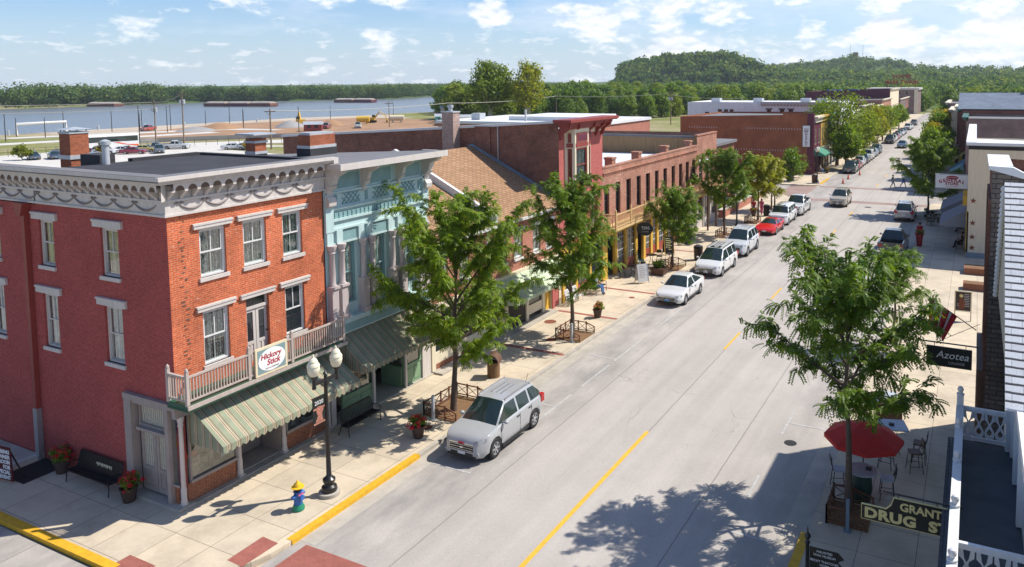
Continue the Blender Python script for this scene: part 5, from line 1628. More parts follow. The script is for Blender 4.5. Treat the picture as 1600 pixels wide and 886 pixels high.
# ------------------------------------------------------------------ dark stone and brick building
b = thing('stone_sided_building', 'dark brick building with rough stone side wall and white membrane roof', 'building')
o = (0.56, 34.2)
hh = [(0.4, 1.1, 4.6, 8.6), (1.5, 2.2, 4.6, 8.6), (2.6, 3.3, 4.6, 8.6), (3.6, 4.2, 4.6, 8.6)]
m_ = wall(MB(), o, WEST, 4.55, 3.6, 10.85, hh)
m_.box(0.48, 0.56, 29.66, 34.2, 9.6, 9.8)
for y in (29.8, 30.8, 31.85, 32.95, 34.08): m_.box(0.47, 0.56, y - 0.1, y + 0.1, 3.6, 9.6)
m_.quad((0.56, 34.2, 0), (10, 34.2, 0), (10, 34.2, 10.5), (0.56, 34.2, 10.85))
m_.obj('front_wall', 'brick_dim', b)
win_row(b, o, WEST, [h[:2] for h in hh], 4.6, 8.6, style='dark', frame='wood_brown', curtain=None)
MB().add([(0.56, 29.65, 0), (10, 29.65, 0), (10, 29.65, 9.2), (2.4, 29.65, 9.9), (1.8, 29.65, 10.5), (0.56, 29.65, 10.85)], [(0, 1, 2, 3, 4, 5)]).obj('stone_side_wall', 'stone_dark', b)
sf = MB().box(0.28, 0.56, 29.65, 34.2, 3.3, 3.7)
for y in (29.85, 31.2, 32.7, 34.0): sf.box(0.3, 0.56, y - 0.16, y + 0.16, 0, 3.3)
sf.box(0.34, 0.5, 29.65, 34.2, 0, 0.7)
sfo = sf.obj('shop_front', 'wood_brown', b)
MB().quad((0.45, 29.65, 0.7), (0.45, 34.2, 0.7), (0.45, 34.2, 3.3), (0.45, 29.65, 3.3)).obj('pane', 'far_glass', sfo)
rf = MB().prism([(0.45, 10.98), (1.2, 10.95), (1.8, 10.62), (2.4, 10.02), (10, 9.3), (10, 9.2), (2.4, 9.9), (1.8, 10.5), (0.45, 10.86)], 'y', 29.6, 30.0)
rf.box(0.45, 1.2, 30.0, 34.3, 10.86, 10.97).quad((1.2, 30, 10.4), (10, 30, 9.3), (10, 34.2, 9.3), (1.2, 34.2, 10.4))
rf.obj('roof', 'roof_white', b)
MB().box(2.5, 4.5, 30.5, 31.8, 9.9, 10.7).obj('roof_box', 'paint_crimson', b)

s = thing('lounge_sign', 'black projecting board with looping white script beside the dark brick building', 'sign', (-0.58, 29.0, 4.25))
MB().box(-0.75, 0.7, -0.03, 0.03, -0.36, 0.34).obj('board', 'sign_black', s)
text('Azotea', 0.36, (0.08, -0.036, 0.06), s, 'letter_white', shear=0.25)
text('LOUNGE', 0.13, (0.22, -0.036, -0.2), s, 'letter_grey')
MB().bar((-1.0, 0, 0.48), (0.93, 0, 0.48), 0.04).bar((-0.5, 0, 0.34), (-0.5, 0, 0.5), 0.02).bar((0.5, 0, 0.34), (0.5, 0, 0.5), 0.02).bar((0.9, 0, 1.3), (-0.4, 0, 0.5), 0.015).obj('bracket', 'black_metal', s)

f = thing('wall_flag', 'red and white striped flag hanging from a slanted pole on the brick front', 'flag', (0.24, 31.6, 4.55))
MB().tube([(0, 0, 0), (-1.75, 0, 1.15)], 0.018, 8).sphere((-1.77, 0, 1.17), 0.035, 8, 6).obj('pole', 'wood_dark', f)
vv, ff, mi_ = [], [], []
n_, m2 = 14, 10
for j in range(m2 + 1):
    for i in range(n_ + 1):
        t, w_ = i / n_, j / m2
        x = -1.65 + 1.0 * t * (1 - 0.45 * w_)
        z = 1.08 - 0.66 * t * (1 - 0.4 * w_) - 1.25 * w_
        vv.append((x + 0.03 * math.sin(i * 1.3), 0.10 * math.sin(i * 1.15 + w_ * 2) * (0.3 + w_), z))
for j in range(m2):
    for i in range(n_):
        ff.append((j * (n_ + 1) + i, j * (n_ + 1) + i + 1, (j + 1) * (n_ + 1) + i + 1, (j + 1) * (n_ + 1) + i))
        mi_.append(1 if i in (3, 6, 10) else 0)
q = MB(); q.v, q.f, q.m = vv, ff, mi_
q.obj('cloth', ['cloth_red', 'cloth_white', 'cloth_blue'], f, smooth=60)

# ------------------------------------------------------------------ beige corner store with stars
b = thing('beige_store', 'beige stucco store with four iron stars on its side wall and white roof', 'building')
m_ = wall(MB(), (-0.42, 92), WEST, 26, 3.6, 8.95, [(26 - 3.2, 26 - 2.0, 5, 7.2), (26 - 7.2, 26 - 6, 5, 7.2), (26 - 11.2, 26 - 10, 5, 7.2), (26 - 15.2, 26 - 14, 5, 7.2)])
m_.quad((-0.42, 66, 0), (12, 66, 0), (12, 66, 8.95), (-0.42, 66, 8.95)).quad((-0.42, 92, 0), (12, 92, 0), (12, 92, 7.6), (-0.42, 92, 7.6))
m_.obj('wall', 'stucco_beige', b)
win_row(b, (-0.42, 92), WEST, [(26 - 3.2, 26 - 2.0), (26 - 7.2, 26 - 6), (26 - 11.2, 26 - 10), (26 - 15.2, 26 - 14)], 5, 7.2, curtain=None)
MB().box(-0.44, 12, 65.97, 66.0, 8.5, 8.8).obj('dark_band', 'black_matt', b)
MB().box(-0.60, 12, 65.85, 66.3, 8.82, 9.05).add([(0.1, 66.2, 8.8), (12, 66.2, 8.6), (12, 92, 7.3), (0.1, 92, 7.5)], [(0, 1, 2, 3)]).box(-0.62, 0.1, 66.3, 92, 8.9, 9.08).obj('roof', 'roof_white', b)
MB().box(-0.435, 0.9, 65.965, 66, 0, 0.42).obj('plinth', 'paint_grey_blue', b)
def star(x, z, r=0.24):
    pts = []
    for k in range(10):
        a = PI / 2 + k * PI / 5
        q = r if k % 2 == 0 else r * 0.42
        pts.append((x + q * math.cos(a), z + q * math.sin(a)))
    m = MB()
    v = [(p[0], 65.99, p[1]) for p in pts] + [(x, 65.90, z)]
    m.add(v, [(i, (i + 1) % 10, 10) for i in range(10)])
    return m
for z in (4.5, 2.75, 1.65, 0.8): star(0.0, z).obj('iron_star', 'rust_metal', b)
sf = MB().box(-0.46, -0.3, 66, 92, 3.2, 3.62)
for y in range(66, 93, 3): sf.box(-0.46, -0.3, y - 0.1 if y > 66 else y, y + 0.2, 0, 3.2)
sf.box(-0.44, -0.3, 66, 92, 0, 0.6)
sfo = sf.obj('shop_front', 'paint_yellow_shop', b)
MB().quad((-0.4, 66.1, 0.6), (-0.4, 92, 0.6), (-0.4, 92, 3.2), (-0.4, 66.1, 3.2)).obj('pane', 'far_glass', sfo)
awning('awning', b, (-0.42, 92), WEST, 19.5, 25.0, 3.5, 2.35, 2.0, 'awning_grey', scallop=0.6)
awning('awning', b, (-0.42, 92), WEST, 11.5, 17.5, 3.5, 2.35, 2.2, 'awning_grey', scallop=0.6)
MB().box(-0.75, -0.43, 67.2, 67.9, 3.9, 4.7).box(-0.75, -0.43, 68.6, 69.2, 4.2, 4.9).obj('yellow_box', 'tank_yellow', b)

s = thing('store_sign', 'white hanging box sign with red oval and arched store lettering over the pavement', 'sign', (-1.66, 70, 5.45))
MB().box(-1.25, 1.25, -0.09, 0.09, -0.6, 0.6).obj('sign_frame', 'grey_metal', s)
MB().box(-1.19, 1.19, -0.1, 0.1, -0.54, 0.54).obj('panel', 'letter_white', s)
MB().prism([(0.05 + 0.46 * math.cos(t * PI / 12), 0.33 + 0.15 * math.sin(t * PI / 12)) for t in range(24)], 'y', -0.112, -0.1).obj('red_oval', 'letter_red', s)
text("MRS. CLEMENS'", 0.10, (0.05, -0.116, 0.33), s, 'letter_white', depth=0.006)
for i, chx in enumerate('GENERAL'):
    t = (i - 3) / 3.0
    text(chx, 0.36, (0.02 + t * 0.86, -0.106, 0.12 - 0.16 * t * t), s, 'letter_red', bold=0.014, face=0, name='letter').rotation_euler = (PI / 2, t * 0.32, 0)
text('STORE', 0.32, (0.02, -0.106, -0.18), s, 'letter_red', bold=0.012, spacing=1.05)
text('GIFTS - COLLECTIBLES', 0.09, (0, -0.106, -0.42), s, 'letter_red')
MB().bar((1.2, 0, 0.7), (-1.0, 0, 0.7), 0.05).bar((-0.9, 0, 0.6), (-0.9, 0, 0.72), 0.03).bar((0.9, 0, 0.6), (0.9, 0, 0.72), 0.03).obj('bracket', 'black_metal', s)

# planters and notice board of the open lot between the buildings
for i, (y0, y1) in enumerate(((55.6, 56.5), (60.2, 61.6))):
    p = thing('brick_planter', ('low brick planter box nearest the poster board', 'low brick planter box against the beige star wall')[i], 'planter', (0.1, (y0 + y1) / 2, 0), group='planters in the open lot')
    h_ = (y1 - y0) / 2
    MB().box(-0.55, 0.9, -h_, h_, 0, 0.45).obj('box', 'brick_base', p)
    MB().box(-0.45, 0.8, -h_ + 0.1, h_ - 0.1, 0.45, 0.46).obj('soil', 'soil_mulch', p)
p = thing('poster_board', 'framed upright poster board standing on the sunny right pavement', 'notice board', (-0.36, 48.4, 0), 0.05)
MB().box(-0.45, -0.39, -0.04, 0.04, 0, 1.75).box(0.39, 0.45, -0.04, 0.04, 0, 1.75).box(-0.39, 0.39, -0.04, 0.04, 1.69, 1.75).box(-0.39, 0.39, -0.04, 0.04, 0.55, 0.61).obj('frame', 'sign_cream', p)
MB().box(-0.39, 0.39, -0.02, 0.02, 0.61, 1.69).obj('panel', 'wood_dark', p)
MB().prism([(-0.25, 0.7), (0.05, 0.7), (0.12, 1.1), (-0.02, 1.3), (-0.12, 1.42), (-0.2, 1.2)], 'y', -0.03, -0.02).obj('red_figure', 'rust_metal', p)
MB().prism([(-0.1 + 0.1 * math.cos(t), 1.46 + 0.1 * math.sin(t)) for t in [k * PI / 6 for k in range(12)]], 'y', -0.032, -0.02).obj('gold_disc', 'sign_gold', p)
for k in range(8):
    MB().box(0.05 if k < 6 else -0.3, 0.33, -0.026, -0.02, 1.55 - k * 0.1, 1.58 - k * 0.1).obj('text_line', 'letter_grey', p)

# ------------------------------------------------------------------ further right: mauve brick block and slate roofed block
def block(name, label, cat, x0, x1, y0, y1, zf, zb, mat, side='left', roofmat='roof_grey', rows=((4.3, 6.4),), wstep=2.4, ww=0.95, front=None, shop='wood_dark', corn=None, parapet=0.3, upto=99, frame='paint_white_worn', lint=None):
    """a plain brick commercial block: street wall with openings, side walls, parapet roof, shop front"""
    t = thing(name, label, cat)
    L = y1 - y0
    n = max(1, int(L / wstep))
    us = [L * (i + 0.5) / n for i in range(n)]
    hs = [(u - ww / 2, u + ww / 2, a, c) for u in us for a, c in rows if c < zf - 0.5]
    xf, xb = (x1, x0) if side == 'left' else (x0, x1)
    oo, th = ((xf, y0), EAST) if side == 'left' else ((xf, y1), WEST)
    fm = wall(MB(), oo, th, L, 3.4, zf, hs, depth=0.15)
    fm.obj('front_wall', front or mat, t)
    MB().quad((x0, y0, -0.3), (x1, y0, -0.3), (x1, y0, zf if side == 'left' else zb), (x0, y0, zb if side == 'left' else zf)).quad((x0, y1, -0.3), (x1, y1, -0.3), (x1, y1, zf if side == 'left' else zb), (x0, y1, zb if side == 'left' else zf)).quad((xb, y0, -0.3), (xb, y1, -0.3), (xb, y1, zb), (xb, y0, zb)).obj('side_wall', mat, t)
    MB().add([(x0, y0 + 0.02, (zb if side == 'left' else zf) - parapet), (x1, y0 + 0.02, (zf if side == 'left' else zb) - parapet), (x1, y1 - 0.02, (zf if side == 'left' else zb) - parapet), (x0, y1 - 0.02, (zb if side == 'left' else zf) - parapet)], [(0, 1, 2, 3)]).obj('roof', roofmat, t)
    for h in hs:
        window(t, oo, th, *h, style='dark', frame=frame, curtain=None, recess=0.06, lintel=lint, lover=0.1)
    s = MB()
    sgn = 1 if side == 'left' else -1
    s.box(xf - 0.1 * sgn, xf + 0.14 * sgn, y0, y1, 3.0, 3.42)
    k = max(2, int(L / 2.2))
    for i in range(k + 1): s.box(xf - 0.1 * sgn, xf + 0.1 * sgn, y0 + (L - 0.3) * i / k, y0 + (L - 0.3) * i / k + 0.3, 0, 3.0)
    s.box(xf - 0.1 * sgn, xf + 0.04 * sgn, y0, y1, 0, 0.6)
    so = s.obj('shop_front', shop, t)
    MB().quad((xf, y0, 0.6), (xf, y1, 0.6), (xf, y1, 3), (xf, y0, 3)).obj('pane', 'far_glass', so)
    if corn:
        MB().box(xf - 0.2 * sgn, xf + 0.5 * sgn, y0, y1, zf, zf + 0.14).box(xf - 0.2 * sgn, xf + 0.3 * sgn, y0, y1, zf - 0.3, zf).obj('cornice', corn, t)
    else:
        MB().box(xf - 0.3 * sgn, xf + 0.05 * sgn, y0, y1, zf, zf + 0.1).obj('coping', 'concrete', t)
    return t


t = block('mauve_brick_block', 'mauve painted brick block behind the white roofed beige store', 'building', -1.05, 16, 104.5, 117, 9.1, 9.1, 'brick_mauve', 'right', corn='paint_green_dark', shop='wood_dark')
awning('awning', t, (-1.05, 117), WEST, 7.5, 12.0, 3.7, 2.6, 1.7, 'awning_blue', scallop=0.6)
awning('awning', t, (-1.05, 117), WEST, 1.0, 6.0, 4.2, 3.0, 1.7, 'awning_yell', scallop=0.6)
t = block('slate_roof_block', 'dark brick block with patched grey slate roof beyond the mauve wall', 'building', -2.0, 18, 117.5, 131, 9.6, 9.6, 'brick_far', 'right', corn='paint_green_dark')
MB().quad((-2.3, 118.5, 9.75), (18, 118.5, 9.75), (18, 127, 11.85), (-2.3, 127, 11.85)).quad((-2.3, 127, 11.85), (18, 127, 11.85), (18, 131, 10), (-2.3, 131, 10)).add([(-2.1, 118.5, 9.7), (-2.1, 127, 11.8), (-2.1, 131, 9.9)], [(0, 1, 2)]).obj('slate_roof', 'shingle_grey', t)
MB().box(6.3, 7.1, 126.6, 127.4, 11.5, 12.9).obj('chimney', 'brick_far', t)
awning('awning', t, (-2.0, 131), WEST, 1.0, 7.0, 4.2, 3.0, 1.8, 'paint_maroon', scallop=0.6)
y = 131.5
for i, (L, h, m, lab) in enumerate(((14, 9.5, 'brick_far', 'red brick block past the slate roof, behind the tree row'), (18, 8.5, 'stucco_beige', 'beige rendered block far down the right side'), (22, 9.2, 'brick_mauve', 'mauve brick block farthest down the right side'))):
    block('street_block', lab, 'building', -2.6 - i * 1.2, 16, y, y + L, h, h, m, 'right', corn='paint_cream')
    y += L + 0.4
# ------------------------------------------------------------------ left side past the second cross street
b = thing('depot_building', 'rust brick corner building with white vertical lettered sign and maroon, gold and teal fronts', 'building')
XF = -21.3
MB().add([(-42, 115, -0.3), (XF, 115, -0.3), (XF, 115, 9.0), (-25.8, 115, 9.0), (-25.8, 115, 8.75), (-42, 115, 8.3)], [(0, 1, 2, 3, 4, 5)]).quad((-42, 115, 0), (-42, 137, 0), (-42, 137, 8.2), (-42, 115, 8.3)).quad((-42, 137, 0), (XF, 137, 0), (XF, 137, 8.4), (-42, 137, 8.2)).obj('side_wall', 'brick_depot', b)
rng = random.Random(4)
bp = MB()
for z in (6.55, 3.3):
    for i in range(44):
        x = -40.5 + i * 0.4
        if x > -23 or (z > 6 and -36 < x < -31.5): continue
        bp.box(x, x + 0.09, 114.985, 115, z + rng.uniform(-0.02, 0.02) - (x + 22) * 0.0, z + 0.22)
bp.obj('joist_ends', 'letter_grey', b)
MB().box(XF - 0.9, XF + 0.06, 114.98, 115.6, 0, 9.05).obj('corner_pier', 'paint_maroon', b)
MB().box(-42, XF, 115.02, 136.9, 7.9, 7.95).obj('roof', 'roof_grey', b)
for i, (y0, y1, m, cm, zt) in enumerate(((115.6, 121, 'paint_maroon', 'paint_cream', 8.5), (121, 127.3, 'paint_gold', 'paint_gold', 8.5), (127.3, 137, 'paint_blue', 'paint_aqua_dark', 8.4))):
    L = y1 - y0
    n = 2 if i < 2 else 4
    hs = [(L * (k + 0.5) / n - 0.5, L * (k + 0.5) / n + 0.5, 4.3, 6.6) for k in range(n)]
    wall(MB(), (XF, y0), EAST, L, 3.3, 7.6, hs, depth=0.15).obj('front_wall', m, b)
    for h in hs: window(b, (XF, y0), EAST, *h, style='sash1', frame='paint_cream', curtain=None, recess=0.06)
    MB().box(XF - 0.4, XF + 0.25, y0, y1, 7.6, zt - 0.25).box(XF - 0.4, XF + 0.55, y0, y1, zt - 0.25, zt).obj('cornice', cm, b)
    s = MB()
    for k in range(4): s.box(XF - 0.1, XF + 0.12, y0 + (L - 0.25) * k / 3, y0 + (L - 0.25) * k / 3 + 0.25, 0, 3.3)
    so = s.obj('shop_front', m, b)
    MB().quad((XF, y0, 0.4), (XF, y1, 0.4), (XF, y1, 3.3), (XF, y0, 3.3)).obj('pane', 'far_glass', so)
awning('awning', b, (XF, 115), EAST, 0.5, 5.6, 3.7, 2.9, 1.6, 'awning_green', scallop=0.5)
awning('awning', b, (XF, 115), EAST, 6.2, 12.2, 3.7, 2.8, 1.8, 'paint_cream', scallop=0.5)
s = thing('depot_sign', 'tall white vertical signboard with dark letters on the rust brick wall', 'sign', (-22.3, 114.93, 5.65))
MB().box(-0.58, 0.58, -0.05, 0.05, -1.62, 1.62).obj('frame', 'wood_dark', s)
MB().box(-0.52, 0.52, -0.06, 0.05, -1.56, 1.56).obj('board', 'letter_white', s)
for i, c in enumerate('DEPOT'): text(c, 0.44, (0, -0.066, 0.28 - i * 0.40), s, 'sign_maroon', bold=0.012, name='letter')
text('THE', 0.3, (0, -0.066, 1.32), s, 'sign_maroon', bold=0.008)
text('JAVA', 0.3, (0, -0.066, 0.98), s, 'sign_maroon', bold=0.008)
text('JIVE', 0.3, (0, -0.066, 0.66), s, 'sign_maroon', bold=0.008)
for o_ in kids(s)[-3:-1]: bpy.data.objects.remove(o_)
MB().box(-0.34, 0.34, -0.064, -0.06, 0.95, 1.0).box(-0.34, 0.34, -0.064, -0.06, 0.8, 0.85).box(-0.34, 0.34, -0.064, -0.06, 0.64, 0.69).box(-0.34, 0.34, -0.064, -0.06, 1.08, 1.12).obj('dark_lines', 'sign_maroon', s)

b = thing('white_painted_block', 'long white painted brick block with arched windows behind the rust brick building', 'building')
hs = [(50 - 46.5, 50 - 45.65, 7.0, 7.95), (50 - 43.95, 50 - 43.15, 7.1, 8.5), (50 - 42.75, 50 - 41.95, 7.1, 8.5), (50 - 41.66, 50 - 40.9, 7.1, 8.5), (50 - 38.0, 50 - 37.25, 7.0, 7.95), (50 - 34.6, 50 - 33.8, 7.0, 8.5), (50 - 32.2, 50 - 31.4, 7.0, 8.5), (50 - 30.6, 50 - 29.8, 7.0, 8.5)]
wall(MB(), (-50, 141), 0, 28.6, 0, 9.85, hs, depth=0.2).quad((-50, 141, 0), (-50, 158, 0), (-50, 158, 9.8), (-50, 141, 9.8)).quad((-21.4, 141, 0), (-21.4, 158, 0), (-21.4, 158, 9.8), (-21.4, 141, 9.8)).obj('wall', 'mortar_white', b)
for i, h in enumerate(hs):
    window(b, (-50, 141), 0, *h, style='sash1', frame='wood_dark', curtain=None, recess=0.06, lintel='paint_maroon' if i > 4 else None, lover=0.2)
MB().box(-50, -21.4, 141.1, 158, 9.6, 9.7).obj('roof', 'roof_white', b)
cq = MB().box(-35.7, -21.2, 140.5, 141.0, 9.45, 9.95)
for i in range(24): cq.box(-35.6 + i * 0.6, -35.4 + i * 0.6, 140.7, 141, 9.15, 9.45)
cq.obj('cornice', 'paint_mauve', b)
for i, (x, y) in enumerate(((-46.2, 144), (-38.2, 145), (-29.5, 146), (-26.5, 146))):
    MB().box(x, x + 1.7, y, y + 1.5, 9.7, 10.5).obj('roof_unit', 'galv', b)
t = block('maroon_block', 'long dark maroon walled block in front of the hotel', 'building', -46, -22.2, 235, 262, 11.0, 10.3, 'paint_maroon', 'left', front='stucco_beige', corn='paint_cream')
MB().box(-40, -36, 236, 239, 10.3, 11.0).box(-34, -31, 236, 238, 10.4, 11.1).obj('roof_unit', 'paint_blue', t)
for i, (y0, y1, h, m, lab) in enumerate(((159, 172, 7.6, 'paint_white', 'low white fronted block beyond the white painted block'), (172.5, 190, 8.2, 'brick_far', 'red brick block with cream cornice in the left row'), (190.5, 210, 7.4, 'stucco_beige', 'beige block halfway along the left row'), (210.5, 234, 8.6, 'brick_salmon', 'pinkish brick block next to the maroon walled block'), (263, 285, 7.5, 'brick_mauve', 'mauve brick block just before the hotel'), (290, 312, 7.2, 'brick_far', 'low red brick annex with pale cornice under the hotel'))):
    block('street_block', lab, 'building', -44 if i < 5 else -34, -21.8 if i < 5 else -22.9, y0, y1, h, h - 0.5, m, 'left', corn='paint_cream')
# hotel with roof sign
b = thing('hotel_building', 'brown brick hotel with pale cornice and red roof sign at the street end', 'hotel')
hs = [(x + 40, x + 41.2, z, z + 1.5) for x in (-36.4, -34, -31.5, -28.2, -25.4, -22.9 - 1.2) for z in (7.6, 4.7)] 
hs = [(a, c, z, z + 1.45) for a, c in ((11.7, 12.9), (14.4, 15.6), (1.5, 2.6), (4.5, 5.6), (7.5, 8.6), (10.1 - 0.3, 10.9)) for z in (7.6, 4.7)]
wall(MB(), (-40, 330), 0, 19, -1, 9.6, hs, depth=0.2).quad((-21, 330, -1), (-21, 352, -1), (-21, 352, 9.6), (-21, 330, 9.6)).quad((-40, 330, -1), (-40, 352, -1), (-40, 352, 9.6), (-40, 330, 9.6)).obj('wall', 'brick_mauve', b)
for h in hs: window(b, (-40, 330), 0, *h, style='dark', frame='paint_cream', curtain=None, recess=0.08)
MB().box(-40.4, -20.4, 329.5, 352.4, 9.6, 10.3).obj('cornice', 'paint_greige', b)
MB().box(-22.2, -20.85, 329.85, 330.0, -1, 9.6).obj('pale_pier', 'paint_cream', b)
s = thing('hotel_roof_sign', 'red open letter hotel name sign on lattice above the hotel roof', 'sign', (-27.3, 333, 10.3))
text('HOTEL', 2.0, (0.3, 0, 4.5), s, 'neon_red', bold=0.06, depth=0.25, spacing=1.15)
text('MARK TWAIN', 2.0, (0, 0, 2.3), s, 'neon_red', bold=0.06, depth=0.25, spacing=1.05, sx=0.95)
fr = MB()
for x in (-5.3, -2.7, 0, 2.7, 5.3):
    fr.bar((x, 0.3, 0), (x, 0.3, 5.4), 0.08).bar((x, 0.3, 3), (x, 2.3, 0), 0.08)
for z in (0.9, 3.4): fr.bar((-5.5, 0.3, z), (5.5, 0.3, z), 0.08)
fr.obj('lattice', 'rust_metal', s)

# roofs behind the left row
b = thing('hip_roof_house', 'house with dark grey hip roof showing above the oriel building parapet', 'house')
hx, hy = -84, 128
MB().box(hx - 9, hx + 9, hy - 6, hy + 6, -0.2, 4.2).obj('wall', 'stucco_beige', b)
MB().add([(hx - 9.6, hy - 6.6, 4.1), (hx + 9.6, hy - 6.6, 4.1), (hx + 9.6, hy + 6.6, 4.1), (hx - 9.6, hy + 6.6, 4.1), (hx - 3.5, hy, 7.2), (hx + 3.5, hy, 7.2)], [(0, 1, 5, 4), (1, 2, 5), (2, 3, 4, 5), (3, 0, 4)]).obj('roof', 'shingle_dark', b)
b = thing('white_roof_warehouse', 'low warehouse with long white flat roof and parapet behind the oriel building', 'warehouse')
MB().box(-72, -46, 92, 112, -0.2, 7.9).obj('wall', 'brick_pink', b)
MB().box(-72.2, -45.8, 91.8, 112.2, 7.9, 8.3).box(-62, -50, 96, 108, 8.3, 8.9).obj('roof', 'roof_white', b)
MB().box(-68, -66.5, 95, 96.5, 8.3, 9.3).box(-58, -57.8, 94, 94.2, 8.3, 10.0).obj('roof_unit', 'galv', b)
b = thing('low_brick_annex', 'low dark roofed brick annex behind the long brick block', 'building')
MB().box(-46, -26, 78, 90, -0.2, 6.6).obj('wall', 'brick_far', b)
MB().box(-46.3, -25.7, 77.8, 90.2, 6.6, 6.9).obj('roof', 'roof_grey', b)
for i in range(3): MB().box(-36 + i * 4, -34.6 + i * 4, 82, 83.4, 6.9, 7.8).obj('roof_unit', 'galv', b)
# ------------------------------------------------------------------ trees
def leafmesh(name, quads, mat):
    """quads: array n x 4 x 3"""
    q = np.asarray(quads, dtype=np.float32)
    n = len(q)
    me = bpy.data.meshes.new(name)
    me.vertices.add(n * 4)
    me.vertices.foreach_set('co', q.reshape(-1))
    me.loops.add(n * 4)
    me.loops.foreach_set('vertex_index', np.arange(n * 4, dtype=np.int32))
    me.polygons.add(n)
    me.polygons.foreach_set('loop_start', np.arange(0, n * 4, 4, dtype=np.int32))
    me.polygons.foreach_set('loop_total', np.full(n, 4, dtype=np.int32))
    me.materials.append(M(mat))
    me.update(calc_edges=True)
    me.validate()
    return me


def meshobj(name, me, parent=None):
    o = bpy.data.objects.new(name, me)
    COL.objects.link(o)
    if parent: o.parent = parent
    return o


def curve_pts(p, d, L, n, bend, rng, wob=0.08):
    """polyline from p along d, bending by vector bend over its length"""
    pts = [Vector(p)]
    d = Vector(d).normalized()
    for i in range(n):
        d = (d + Vector(bend) / n + Vector((rng.uniform(-1, 1), rng.uniform(-1, 1), rng.uniform(-1, 1))) * wob).normalized()
        pts.append(pts[-1] + d * (L / n))
    return pts


